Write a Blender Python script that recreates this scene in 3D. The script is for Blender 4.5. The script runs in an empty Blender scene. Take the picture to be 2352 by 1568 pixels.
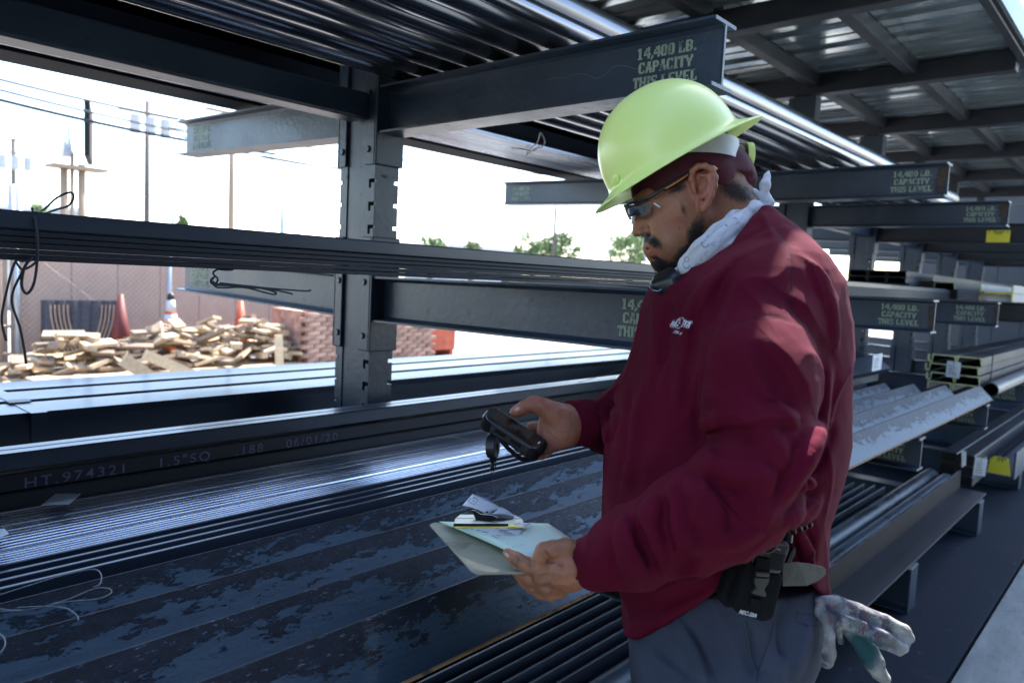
import bpy, bmesh, math, random
import numpy as np
from mathutils import Vector, Matrix
rnd = random.Random(7)
C = bpy.context.scene.collection
SC = bpy.context.scene

# ---------------------------------------------------------------- camera
CAM_H = 1.45
FPX, CXP, CYP = 1708.3, 1176.0, 784.0
_yaw, _pit, _rol = math.radians(41.72), math.radians(5.035), math.radians(2.865)
_f = np.array([math.cos(_yaw)*math.cos(_pit), math.sin(_yaw)*math.cos(_pit), -math.sin(_pit)])
_r0 = np.array([math.sin(_yaw), -math.cos(_yaw), 0.0]); _u0 = np.cross(_r0, _f)
_r = math.cos(_rol)*_r0+math.sin(_rol)*_u0
_u = -math.sin(_rol)*_r0+math.cos(_rol)*_u0
_O = np.array([0.0, 0.0, CAM_H])
cam = bpy.data.cameras.new('camera'); camo = bpy.data.objects.new('camera', cam); C.objects.link(camo)
camo.matrix_world = Matrix(((_r[0], _u[0], -_f[0], 0), (_r[1], _u[1], -_f[1], 0), (_r[2], _u[2], -_f[2], CAM_H), (0, 0, 0, 1)))
cam.sensor_width = 36; cam.lens = FPX/2352*36; cam.clip_start = 0.05; cam.clip_end = 3000
cam.dof.use_dof = True; cam.dof.focus_distance = 1.45; cam.dof.aperture_fstop = 4.4
SC.camera = camo
def _ray(x, y): return (_f*FPX+_r*(x-CXP)-_u*(y-CYP))/FPX
def at(x, y, z): return _O+_ray(x, y)*z          # a point of the place at depth z
def onY(x, y, v): d = _ray(x, y); return _O+d*(v/d[1])
def onX(x, y, v): d = _ray(x, y); return _O+d*(v/d[0])
def onZ(x, y, v): d = _ray(x, y); return _O+d*((v-CAM_H)/d[2])

# ---------------------------------------------------------------- daylight
SUN_EL, SUN_AZ = math.radians(56), math.radians(19.0)   # azimuth measured from +X towards +Y
w = bpy.data.worlds.new('World'); SC.world = w; w.use_nodes = True
nt = w.node_tree; bg = nt.nodes['Background']; sky = nt.nodes.new('ShaderNodeTexSky')
sky.sky_type = 'NISHITA'; sky.sun_disc = False; sky.sun_elevation = SUN_EL
sky.sun_rotation = math.pi/2-SUN_AZ; sky.air_density = 1.0; sky.dust_density = 1.0; sky.ozone_density = 1.6
nt.links.new(sky.outputs[0], bg.inputs[0]); bg.inputs[1].default_value = 0.15
sun = bpy.data.lights.new('sun', 'SUN'); sun.energy = 4.0; sun.angle = math.radians(0.6); sun.color = (1, .95, .88)
so = bpy.data.objects.new('sun', sun); C.objects.link(so)
sd = Vector((math.cos(SUN_AZ)*math.cos(SUN_EL), math.sin(SUN_AZ)*math.cos(SUN_EL), math.sin(SUN_EL)))
so.rotation_euler = sd.to_track_quat('Z', 'Y').to_euler()
SC.view_settings.view_transform = 'Standard'; SC.view_settings.look = 'None'
SC.view_settings.exposure = 2.35; SC.view_settings.gamma = 1.0; SC.view_settings.use_curve_mapping = False
SC.render.engine = 'CYCLES'
SC.cycles.max_bounces = 7; SC.cycles.diffuse_bounces = 4; SC.cycles.glossy_bounces = 4
SC.cycles.caustics_reflective = False; SC.cycles.caustics_refractive = False

# ---------------------------------------------------------------- helpers
ORG = {}
def org(o): return ORG.get(o.name, np.zeros(3)) if o is not None else np.zeros(3)
class MB:
    def __init__(s): s.v = []; s.f = []; s.mi = []
    def add(s, vs, fs, m=0):
        n = len(s.v); s.v += [tuple(float(c) for c in p) for p in vs]; s.f += [tuple(i+n for i in q) for q in fs]; s.mi += [m]*len(fs); return s
    def box(s, x0, x1, y0, y1, z0, z1, m=0):
        vs = [(x, y, z) for z in (z0, z1) for y in (y0, y1) for x in (x0, x1)]
        return s.add(vs, [(0, 2, 3, 1), (4, 5, 7, 6), (0, 1, 5, 4), (2, 6, 7, 3), (0, 4, 6, 2), (1, 3, 7, 5)], m)
    def obox(s, c, ax, ay, az, m=0):
        c, ax, ay, az = map(np.asarray, (c, ax, ay, az)); vs = [c+a*ax+b*ay+d*az for d in (-1, 1) for b in (-1, 1) for a in (-1, 1)]
        return s.add(vs, [(0, 2, 3, 1), (4, 5, 7, 6), (0, 1, 5, 4), (2, 6, 7, 3), (0, 4, 6, 2), (1, 3, 7, 5)], m)
    def extrude(s, prof, o, du, dv, dw, closed=True, cap=True, m=0):
        # prof: 2D points (u, v) ; swept from o along dw
        o, du, dv, dw = map(np.asarray, (o, du, dv, dw)); n = len(prof)
        a = [o+p[0]*du+p[1]*dv for p in prof]; b = [q+dw for q in a]
        fs = [(i, (i+1) % n, (i+1) % n+n, i+n) for i in range(n if closed else n-1)]
        if cap: fs += [tuple(range(n))[::-1], tuple(range(n, 2*n))]
        return s.add(a+b, fs, m)
    def tube(s, pts, r, n=6, m=0, cap=True, rad=None):
        pts = [np.asarray(p, float) for p in pts]; vs = []; fs = []; up = None
        for i, p in enumerate(pts):
            t = pts[min(i+1, len(pts)-1)]-pts[max(i-1, 0)]; t = t/(np.linalg.norm(t)+1e-9)
            if up is None:
                up = np.cross(t, (0, 0, 1)) if abs(t[2]) < .9 else np.cross(t, (1, 0, 0))
            a = up-t*(up@t); a /= np.linalg.norm(a)+1e-9; up = a; b = np.cross(t, a); rr = rad[i] if rad else r
            for k in range(n): th = 2*math.pi*k/n; vs.append(p+rr*(math.cos(th)*a+math.sin(th)*b))
        for i in range(len(pts)-1):
            for k in range(n): k2 = (k+1) % n; fs.append((i*n+k, i*n+k2, (i+1)*n+k2, (i+1)*n+k))
        if cap: fs += [tuple(range(n))[::-1], tuple((len(pts)-1)*n+k for k in range(n))]
        return s.add(vs, fs, m)
    def pipe(s, c0, c1, ro, ri, n=20, m=0):
        c0, c1 = np.asarray(c0, float), np.asarray(c1, float); t = (c1-c0)/np.linalg.norm(c1-c0)
        a = np.cross(t, (0, 0, 1)) if abs(t[2]) < .9 else np.cross(t, (1, 0, 0)); a /= np.linalg.norm(a); b = np.cross(t, a); vs = []
        for c, r_ in ((c0, ro), (c1, ro), (c1, ri), (c0, ri)):
            for k in range(n): th = 2*math.pi*k/n; vs.append(c+r_*(math.cos(th)*a+math.sin(th)*b))
        fs = []
        for j in range(4):
            for k in range(n): k2 = (k+1) % n; j2 = (j+1) % 4; fs.append((j*n+k, j*n+k2, j2*n+k2, j2*n+k))
        return s.add(vs, fs, m)
def link(name, me, parent=None, label=None, cat=None, group=None, kind=None, loc=None):
    o = bpy.data.objects.new(name, me); C.objects.link(o)
    if parent is not None: o.parent = parent
    if loc is not None: o.location = loc
    if label: o['label'] = label
    if cat: o['category'] = cat
    if group: o['group'] = group
    if kind: o['kind'] = kind
    ORG[o.name] = org(parent)+(np.array(loc, float) if loc is not None else 0)
    return o
def mesh_of(mb, mats, origin=(0, 0, 0), smooth=False, bevel=0):
    me = bpy.data.meshes.new('m'); o = np.asarray(origin, float)
    me.from_pydata([tuple(np.asarray(v)-o) for v in mb.v], [], mb.f)
    if not isinstance(mats, (list, tuple)): mats = [mats]
    for m in mats: me.materials.append(m)
    me.polygons.foreach_set('material_index', mb.mi)
    if smooth: me.polygons.foreach_set('use_smooth', [True]*len(me.polygons))
    me.update(); return me
def auto(o, ang=35):
    me = o.data; me.polygons.foreach_set('use_smooth', [True]*len(me.polygons)); me.set_sharp_from_angle(angle=math.radians(ang))
def part(name, mb, mats, parent=None, smooth=False, bevel=0, ang=None, **k):
    o = link(name, None, parent, **k) if False else None
    me = mesh_of(mb, mats, org(parent), smooth); me.name = name
    o = link(name, me, parent, **k)
    if bevel:
        b = o.modifiers.new('b', 'BEVEL'); b.width = bevel; b.segments = 2; b.limit_method = 'ANGLE'
    if ang: auto(o, ang)
    return o
def thing(name, base, label, cat, group=None, kind=None):
    return link(name, None, None, label, cat, group, kind, loc=tuple(float(c) for c in base))
def solo(name, mb, mats, label, cat, group=None, smooth=False, bevel=0, ang=None, kind=None):
    return part(name, mb, mats, None, smooth, bevel, ang, label=label, cat=cat, group=group, kind=kind)
X_, Y_, Z_ = np.array([1., 0, 0]), np.array([0, 1., 0]), np.array([0, 0, 1.])

# ---------------------------------------------------------------- materials
MATS = {}
def mk(name, c1, c2=None, scale=8, stretch=(1, 1, 1), rough=.5, rough2=None, metal=0, bump=0, bscale=None, bstretch=None, detail=6,
       c3=None, c3scale=3, c3cut=(.55, .65), c3stretch=(1, 1, 1), c3rough=None, contrast=(.35, .65), coat=0, sheen=0, sss=0, spec=.5, rand=0):
    m = bpy.data.materials.new(name); m.use_nodes = True; t = m.node_tree; N = t.nodes; L = t.links; b = N['Principled BSDF']
    b.inputs['Metallic'].default_value = metal; b.inputs['Roughness'].default_value = rough; b.inputs['Base Color'].default_value = (*c1, 1)
    b.inputs['Specular IOR Level'].default_value = spec
    if coat: b.inputs['Coat Weight'].default_value = coat; b.inputs['Coat Roughness'].default_value = .08
    if sheen: b.inputs['Sheen Weight'].default_value = sheen; b.inputs['Sheen Roughness'].default_value = .5
    if sss: b.inputs['Subsurface Weight'].default_value = sss; b.inputs['Subsurface Radius'].default_value = (.012, .004, .002); b.inputs['Subsurface Scale'].default_value = 1
    tc = N.new('ShaderNodeTexCoord')
    def noise(sc, st, det=detail, ro=.6):
        mp = N.new('ShaderNodeMapping'); mp.inputs['Scale'].default_value = st; L.new(tc.outputs['Object'], mp.inputs[0])
        n = N.new('ShaderNodeTexNoise'); n.inputs['Scale'].default_value = sc; n.inputs['Detail'].default_value = det; n.inputs['Roughness'].default_value = ro
        L.new(mp.outputs[0], n.inputs['Vector']); return n.outputs['Fac']
    def ramp(src, lo, hi):
        r = N.new('ShaderNodeMapRange'); r.inputs[1].default_value = lo; r.inputs[2].default_value = hi; L.new(src, r.inputs[0]); return r.outputs[0]
    def mix(fac, a, bb):
        x = N.new('ShaderNodeMix'); x.data_type = 'RGBA'; L.new(fac, x.inputs[0])
        for v, i in ((a, 6), (bb, 7)):
            if isinstance(v, tuple): x.inputs[i].default_value = (*v, 1)
            else: L.new(v, x.inputs[i])
        return x.outputs[2]
    col = None
    if c2:
        f = ramp(noise(scale, stretch), *contrast); col = mix(f, c1, c2)
        if rough2 is not None:
            rr = N.new('ShaderNodeMapRange'); rr.inputs[3].default_value = rough; rr.inputs[4].default_value = rough2; L.new(f, rr.inputs[0]); L.new(rr.outputs[0], b.inputs['Roughness'])
    if c3:
        g = ramp(noise(c3scale, c3stretch, 9, .68), *c3cut); col = mix(g, col if col is not None else c1, c3)
        if c3rough is not None:
            rm = N.new('ShaderNodeMix'); L.new(g, rm.inputs[0]); src = b.inputs['Roughness'].links[0].from_socket if b.inputs['Roughness'].links else None
            if src: L.new(src, rm.inputs[2])
            else: rm.inputs[2].default_value = rough
            rm.inputs[3].default_value = c3rough; L.new(rm.outputs[0], b.inputs['Roughness'])
    if rand:
        oi = N.new('ShaderNodeObjectInfo'); hv = N.new('ShaderNodeHueSaturation'); mr = N.new('ShaderNodeMapRange')
        mr.inputs[3].default_value = 1-rand; mr.inputs[4].default_value = 1+rand; L.new(oi.outputs['Random'], mr.inputs[0]); L.new(mr.outputs[0], hv.inputs['Value'])
        if col is not None: L.new(col, hv.inputs['Color'])
        else: hv.inputs['Color'].default_value = (*c1, 1)
        col = hv.outputs[0]
    if col is not None: L.new(col, b.inputs['Base Color'])
    if bump:
        n = noise(bscale or scale*3, bstretch or stretch, 5); bp = N.new('ShaderNodeBump'); bp.inputs['Strength'].default_value = 1; bp.inputs['Distance'].default_value = bump
        L.new(n, bp.inputs['Height']); L.new(bp.outputs[0], b.inputs['Normal'])
    MATS[name] = m; m['_'] = 1; return m
M = {}
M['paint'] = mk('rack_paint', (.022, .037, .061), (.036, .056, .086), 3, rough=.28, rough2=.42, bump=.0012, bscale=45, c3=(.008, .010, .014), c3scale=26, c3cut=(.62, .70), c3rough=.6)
M['paint_light'] = mk('rack_paint_worn', (.10, .13, .15), (.15, .18, .19), 5, rough=.45, bump=.0008, bscale=50, c3=(.04, .045, .05), c3scale=18, c3cut=(.6, .7))
M['mill'] = mk('mill_scale', (.018, .026, .044), (.034, .048, .075), 2.2, (.15, 1, 1), rough=.3, rough2=.45, metal=.3, spec=.6, coat=.12, bump=.0004, bscale=30, bstretch=(.1, 1, 1), rand=.3)
M['mill_dark'] = mk('dark_mill_scale', (.005, .007, .012), (.011, .015, .025), 3, (.15, 1, 1), rough=.42, rough2=.58, metal=.15, spec=.4, bump=.0003, bscale=30, rand=.25)
M['mottled'] = mk('mottled_scale', (.048, .070, .108), (.065, .095, .14), 4, (.3, 1, 1), rough=.42, metal=.5, bump=.001, bscale=60,
                  c3=(.016, .020, .036), c3scale=9, c3cut=(.49, .53), c3stretch=(.35, 1, 1), c3rough=.5, rand=.1)
def mottled():
    m = bpy.data.materials.new('mottled_scale'); m.use_nodes = True; t = m.node_tree; N, L = t.nodes, t.links; b = N['Principled BSDF']; tc = N.new('ShaderNodeTexCoord')
    def nz(sc, st, det=8, ro=.65):
        mp = N.new('ShaderNodeMapping'); mp.inputs['Scale'].default_value = st; L.new(tc.outputs['Object'], mp.inputs[0]); n = N.new('ShaderNodeTexNoise'); n.inputs['Scale'].default_value = sc; n.inputs['Detail'].default_value = det; n.inputs['Roughness'].default_value = ro; L.new(mp.outputs[0], n.inputs['Vector']); return n.outputs['Fac']
    def mr(src, a, b_, c=0, d=1):
        r = N.new('ShaderNodeMapRange'); r.inputs[1].default_value = a; r.inputs[2].default_value = b_; r.inputs[3].default_value = c; r.inputs[4].default_value = d; L.new(src, r.inputs[0]); return r.outputs[0]
    def ma(op, x, y):
        n = N.new('ShaderNodeMath'); n.operation = op
        for v, i in ((x, 0), (y, 1)):
            if isinstance(v, (int, float)): n.inputs[i].default_value = v
            else: L.new(v, n.inputs[i])
        return n.outputs[0]
    def mix(f, x, y):
        n = N.new('ShaderNodeMix'); n.data_type = 'RGBA'; L.new(f, n.inputs[0])
        for v, i in ((x, 6), (y, 7)):
            if isinstance(v, tuple): n.inputs[i].default_value = (*v, 1)
            else: L.new(v, n.inputs[i])
        return n.outputs[2]
    sp = N.new('ShaderNodeSeparateXYZ'); L.new(tc.outputs['Object'], sp.inputs[0])
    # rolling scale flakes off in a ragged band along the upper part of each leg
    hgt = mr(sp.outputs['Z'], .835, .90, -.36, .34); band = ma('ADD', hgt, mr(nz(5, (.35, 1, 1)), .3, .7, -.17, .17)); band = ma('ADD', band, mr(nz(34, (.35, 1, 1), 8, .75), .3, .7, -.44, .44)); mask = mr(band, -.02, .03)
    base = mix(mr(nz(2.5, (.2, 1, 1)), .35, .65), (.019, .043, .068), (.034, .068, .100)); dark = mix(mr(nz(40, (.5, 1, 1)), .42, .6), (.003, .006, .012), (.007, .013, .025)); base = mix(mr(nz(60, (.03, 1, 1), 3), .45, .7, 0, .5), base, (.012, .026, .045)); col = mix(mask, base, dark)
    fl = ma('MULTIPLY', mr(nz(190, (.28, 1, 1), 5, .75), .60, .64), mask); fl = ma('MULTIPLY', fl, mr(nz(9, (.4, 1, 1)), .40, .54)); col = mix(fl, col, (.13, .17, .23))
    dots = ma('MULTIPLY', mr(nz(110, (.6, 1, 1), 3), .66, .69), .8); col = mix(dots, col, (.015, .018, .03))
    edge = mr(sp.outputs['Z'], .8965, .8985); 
    L.new(col, b.inputs['Base Color']); b.inputs['Metallic'].default_value = .25; L.new(mr(mask, 0, 1, .38, .5), b.inputs['Roughness']); b.inputs['Specular IOR Level'].default_value = .26
    bp = N.new('ShaderNodeBump'); bp.inputs['Distance'].default_value = .0012; L.new(ma('ADD', nz(80, (.5, 1, 1)), ma('MULTIPLY', mask, .4)), bp.inputs['Height']); L.new(bp.outputs[0], b.inputs['Normal']); return m
M['matt'] = mk('matt_dark_steel', (.006, .008, .013), (.012, .015, .024), 3, rough=.75, spec=.15)
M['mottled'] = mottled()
M['bright'] = mk('bright_cold_rolled', (.52, .58, .68), (.7, .76, .86), 3, (.08, 1, 1), rough=.2, rough2=.3, metal=.95, bump=.0002, bscale=60, bstretch=(.05, 1, 1), rand=.25)
M['chrome'] = mk('oiled_pipe', (.12, .125, .145), (.34, .33, .34), 6, (.1, 1, 1), rough=.13, rough2=.30, metal=.95, bump=.0004, bscale=20, bstretch=(.2, 1, 1), rand=.3)
M['galv'] = mk('galvanized_sheet', (.42, .49, .50), (.66, .72, .73), 6, (1, .2, 1), rough=.10, rough2=.22, metal=.72, bump=.006, bscale=2.2, bstretch=(1, .6, 1))
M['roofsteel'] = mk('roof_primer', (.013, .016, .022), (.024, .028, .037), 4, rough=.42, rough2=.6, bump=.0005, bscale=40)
M['fascia'] = mk('fascia_sheet', (.20, .27, .31), (.28, .35, .39), 3, rough=.35, metal=.3, bump=.002, bscale=3)
M['rust'] = mk('rusty_edge', (.22, .11, .05), (.32, .2, .1), 12, rough=.8, c3=(.05, .04, .04), c3scale=20)
M['rustp'] = mk('rust_stain', (.075, .042, .024), (.035, .038, .045), 22, rough=.8, contrast=(.42, .58), c3=(.02, .03, .045), c3scale=40, c3cut=(.52, .6))
M['wire2'] = mk('grey_wire', (.10, .115, .14), (.16, .18, .21), 40, rough=.5)
M['brownsteel'] = mk('brownish_steel', (.018, .0145, .0155), (.03, .024, .025), 4, (.2, 1, 1), rough=.7, spec=.15, c3=(.07, .038, .022), c3scale=8, c3stretch=(.2, 1, 1), c3cut=(.6, .75))
M['scaly'] = mk('scaly_round', (.05, .075, .10), (.075, .105, .14), 4, (.3, 1, 1), rough=.45, spec=.4, c3=(.018, .024, .036), c3scale=7, c3stretch=(.3, 1, 1), c3cut=(.5, .54))
M['wire'] = mk('tie_wire', (.012, .014, .02), rough=.45, metal=.2)
M['black'] = mk('black_plastic', (.006, .0065, .009), (.011, .012, .015), 30, rough=.38, bump=.0002, bscale=300)
M['blackrub'] = mk('black_nylon', (.004, .004, .0055), (.008, .008, .010), 200, rough=.9, spec=.2, bump=.0006, bscale=900)
M['hole'] = mk('dark_recess', (.004, .004, .005), rough=.9)
M['yend'] = mk('yellow_green_paint', (.50, .52, .22), (.62, .62, .34), 14, rough=.6, c3=(.12, .12, .1), c3scale=18, c3cut=(.58, .66))
M['yellow'] = mk('yellow_paint', (.75, .55, .04), (.8, .62, .1), 14, rough=.6, c3=(.2, .12, .05), c3scale=14, c3cut=(.5, .6))
M['tag'] = mk('white_tag', (.75, .78, .82), (.65, .68, .72), 20, rough=.6)
M['signy'] = mk('yellow_sign', (.8, .68, .03), (.85, .72, .06), 5, rough=.45)
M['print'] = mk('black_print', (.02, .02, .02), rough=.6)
M['stencil'] = mk('stencil_paint', (.34, .42, .30), (.26, .33, .25), 12, rough=.6, c3=(.05, .07, .10), c3scale=30, c3cut=(.56, .66))
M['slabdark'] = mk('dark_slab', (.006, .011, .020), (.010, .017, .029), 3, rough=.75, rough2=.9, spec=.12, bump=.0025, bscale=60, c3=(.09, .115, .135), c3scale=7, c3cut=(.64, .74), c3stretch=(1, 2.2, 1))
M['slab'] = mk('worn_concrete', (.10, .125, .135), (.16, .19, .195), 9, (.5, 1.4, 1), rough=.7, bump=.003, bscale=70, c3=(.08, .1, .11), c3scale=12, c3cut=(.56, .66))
M['ground'] = mk('yard_concrete', (.24, .235, .225), (.29, .285, .27), .6, rough=.85, bump=.004, bscale=20)
M['wood'] = mk('pale_pine', (.42, .31, .19), (.54, .42, .28), 5, (4, 1, 4), rough=.75, bump=.001, bscale=30, rand=.25)
M['wood_old'] = mk('weathered_pine', (.17, .12, .08), (.27, .20, .14), 5, (4, 1, 4), rough=.8, bump=.001, bscale=30, rand=.3)
M['wall'] = mk('pinkish_wall', (.50, .31, .21), (.56, .36, .25), 2, rough=.85, bump=.004, bscale=25)
M['galvpost'] = mk('galvanized_post', (.34, .38, .42), (.42, .46, .5), 6, rough=.45, metal=.6)
M['slat'] = mk('privacy_slat', (.27, .19, .14), (.33, .24, .18), 3, rough=.7, rand=.2)
M['conered'] = mk('cone_orange', (.45, .06, .018), (.52, .09, .03), 5, rough=.5)
M['cone_shaded'] = mk('cone_orange_shaded', (.10, .012, .010), (.14, .02, .014), 5, rough=.6)  # cone colour darkened for the shade it stands in
M['white'] = mk('reflective_white', (.55, .57, .6), rough=.35)
M['brick'] = mk('brick_red', (.27, .12, .08), (.40, .25, .19), 8, rough=.85, c3=(.44, .34, .28), c3scale=10, c3cut=(.54, .64), rand=.35)
M['redpaint'] = mk('faded_red_paint', (.42, .07, .035), (.5, .12, .06), 5, rough=.6, c3=(.2, .06, .04), c3scale=6)
M['pole'] = mk('creosote_pole', (.085, .07, .065), (.13, .11, .10), 3, (1, 1, .1), rough=.85)
M['pole_light'] = mk('weathered_pole', (.26, .18, .12), (.32, .23, .16), 3, (1, 1, .1), rough=.85)
M['cable'] = mk('power_cable', (.01, .011, .014), rough=.7)
M['leaf'] = mk('tree_leaves', (.11, .17, .05), (.17, .23, .085), 3, rough=.6, rand=.2)
M['bark'] = mk('tree_bark', (.10, .08, .06), (.14, .11, .08), 5, rough=.9)
M['grey'] = mk('far_grey', (.35, .36, .38), (.42, .43, .44), 3, rough=.7)
M['shadow_sheet'] = mk('shadow_grey', (.05, .052, .065), (.08, .082, .095), 20, rough=.8)  # shadow tone for the dark sheet before the yard wall

# ---------------------------------------------------------------- setting
def struct(name, mb, m, **k): o = part(name, mb, m, **k); o['kind'] = 'structure'; return o
g = MB(); g.add([(-500, -500, -.05), (900, -500, -.05), (900, 900, -.05), (-500, 900, -.05)], [(0, 1, 2, 3)])
struct('ground', g, M['ground'])
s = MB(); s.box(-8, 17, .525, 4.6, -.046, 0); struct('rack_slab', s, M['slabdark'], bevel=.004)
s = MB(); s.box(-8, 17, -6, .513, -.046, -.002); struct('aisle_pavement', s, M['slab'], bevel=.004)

# ---------------------------------------------------------------- cantilever rack
COLX = [-.58, 1.578, 3.75, 5.31, 6.87, 8.43, 10.0, 11.6]
LEV = [.80, 1.425, 2.04]
YN, YF = 2.0, 2.19
HW = .05
def ibeam_prof(w_, h, tf=.009, tw=.008, fil=.008):
    a, b = w_/2, tw/2
    return [(-a, 0), (a, 0), (a, tf*.7), (b+fil, tf), (b, tf+fil), (b, h-tf-fil), (b+fil, h-tf), (a, h-tf*.7), (a, h), (-a, h), (-a, h-tf*.7), (-b-fil, h-tf), (-b, h-tf-fil), (-b, tf+fil), (-b-fil, tf), (-a, tf*.7)]
GLY = {  # blocky stencil letters on a 5 x 7 grid: rectangles (x0, y0, x1, y1)
 '1': [(1.6, .8, 3, 6.2), (.8, 0, 3.8, .7), (.8, 5.2, 1.3, 7), (1.6, 6.3, 3, 7)],
 '4': [(3, 0, 4.3, 1.6), (0, 2, 2.4, 3), (2.8, 2, 5, 3), (3, 3.4, 4.3, 7), (.3, 3.4, 1.5, 4.8), (1.5, 4.8, 2.6, 6.5)],
 ',': [(.6, 0, 1.8, 1.4), (.3, -1.1, 1, 0)], '.': [(.6, 0, 1.9, 1.4)],
 '0': [(0, 1, 1.6, 6), (3, 1, 4.6, 6), (.7, 0, 2, 1), (2.6, 0, 3.9, 1), (.7, 6, 2, 7), (2.6, 6, 3.9, 7)],
 'L': [(.4, 0, 1.8, 7), (0, 6.4, 2.6, 7), (2.2, 0, 4.4, .8), (3.7, .8, 4.4, 2.2)],
 'B': [(0, 0, 1.5, 7), (1.9, 6.2, 3.4, 7), (1.9, 3.2, 3.4, 4), (1.9, 0, 3.4, .8), (3.2, 4, 4.5, 6.2), (3.2, .8, 4.5, 3.2)],
 'C': [(0, 1, 1.5, 6), (.8, 0, 2.2, 1), (2.6, 0, 4.2, 1), (.8, 6, 2.2, 7), (2.6, 6, 4.2, 7), (3.6, 5, 4.4, 6.2), (3.6, 1, 4.4, 2)],
 'A': [(0, 0, 1.4, 1), (.6, 1, 1.8, 4), (1.4, 4.4, 2.3, 7), (2.6, 3, 3.6, 7), (3.2, 0, 4.6, 3), (1.9, 2, 3, 2.8)],
 'P': [(.2, 0, 1.7, 7), (2.1, 6.2, 3.6, 7), (2.1, 3, 3.6, 3.8), (3.2, 3.8, 4.6, 6.2)],
 'I': [(.6, 0, 2.1, 7), (0, 0, .4, .7), (0, 6.3, .4, 7), (2.3, 0, 2.7, .7), (2.3, 6.3, 2.7, 7)],
 'T': [(1.6, 0, 3.1, 6), (0, 6.2, 2, 7), (2.6, 6.2, 4.7, 7), (0, 5.2, .6, 6.2), (4.1, 5.2, 4.7, 6.2)],
 'Y': [(1.6, 0, 3, 3), (0, 5, 1.2, 7), (.7, 3.3, 1.9, 5), (3.4, 5, 4.7, 7), (2.7, 3.3, 3.8, 5)],
 'H': [(0, 0, 1.4, 7), (3.2, 0, 4.6, 7), (1.7, 3.1, 2.9, 4)],
 'S': [(0, 4, 1.4, 6.2), (.9, 6.2, 2.2, 7), (2.6, 6.2, 4.2, 7), (1.2, 3, 3.3, 4.2), (3.1, .8, 4.5, 3), (.1, 0, 2, .8), (2.4, 0, 3.6, .8), (0, .8, .6, 2.2), (3.7, 5.2, 4.2, 6.2)],
 'E': [(.3, 0, 1.7, 7), (2.1, 0, 4.3, .8), (2.1, 6.2, 4.3, 7), (2.1, 3.1, 3.5, 3.9), (3.6, .8, 4.3, 2)],
 'V': [(0, 4.4, 1.3, 7), (.7, 1.6, 1.9, 4.4), (1.4, 0, 2.5, 1.6), (2.7, 1.4, 3.5, 4.4), (3.2, 4.4, 4.5, 7)], ' ': []}
GW = {',': 2.2, '.': 2.4, 'I': 3.3, ' ': 2.4}
def stencil(mb, lines, o, du, dv, h, gap, align='c', thick=.0006, m=0):
    # o: top centre of the block, du along the text, dv up, n outward
    n = np.cross(du, dv); k = h/7; y = 0
    for ln in lines:
        wd = sum(GW.get(c, 5.3) for c in ln)*k; x = -wd/2; y -= h
        for c in ln:
            for (a, b, c2, d) in GLY.get(c, []):
                a -= .22; c2 += .22; b -= .12; d += .12
                q0 = o+du*(x+a*k)+dv*(y+b*k)+n*.0012; U = du*((c2-a)*k); V = dv*((d-b)*k)
                mb.add([q0, q0+U, q0+U+V, q0+V], [(0, 1, 2, 3)], m)
            x += GW.get(c, 5.3)*k
        y -= gap
def plate(mb, plane, c, t, us, z0, z1, holes, m=0):
    # thin steel plate with square holes. plane 'x' -> constant X=c, us=(y0,y1); plane 'y' -> constant Y=c
    def bx(u0, u1, a, b):
        if u1-u0 < 1e-4 or b-a < 1e-4: return
        if plane == 'x': mb.box(c, c+t, u0, u1, a, b, m)
        else: mb.box(u0, u1, c, c+t, a, b, m)
    zs = z0
    for (h0, h1, a, b) in sorted(holes, key=lambda q: q[2]):
        if a < z0 or b > z1: continue
        bx(us[0], us[1], zs, a); bx(us[0], h0, a, b); bx(h1, us[1], a, b); zs = b
    bx(us[0], us[1], zs, z1)
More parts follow.
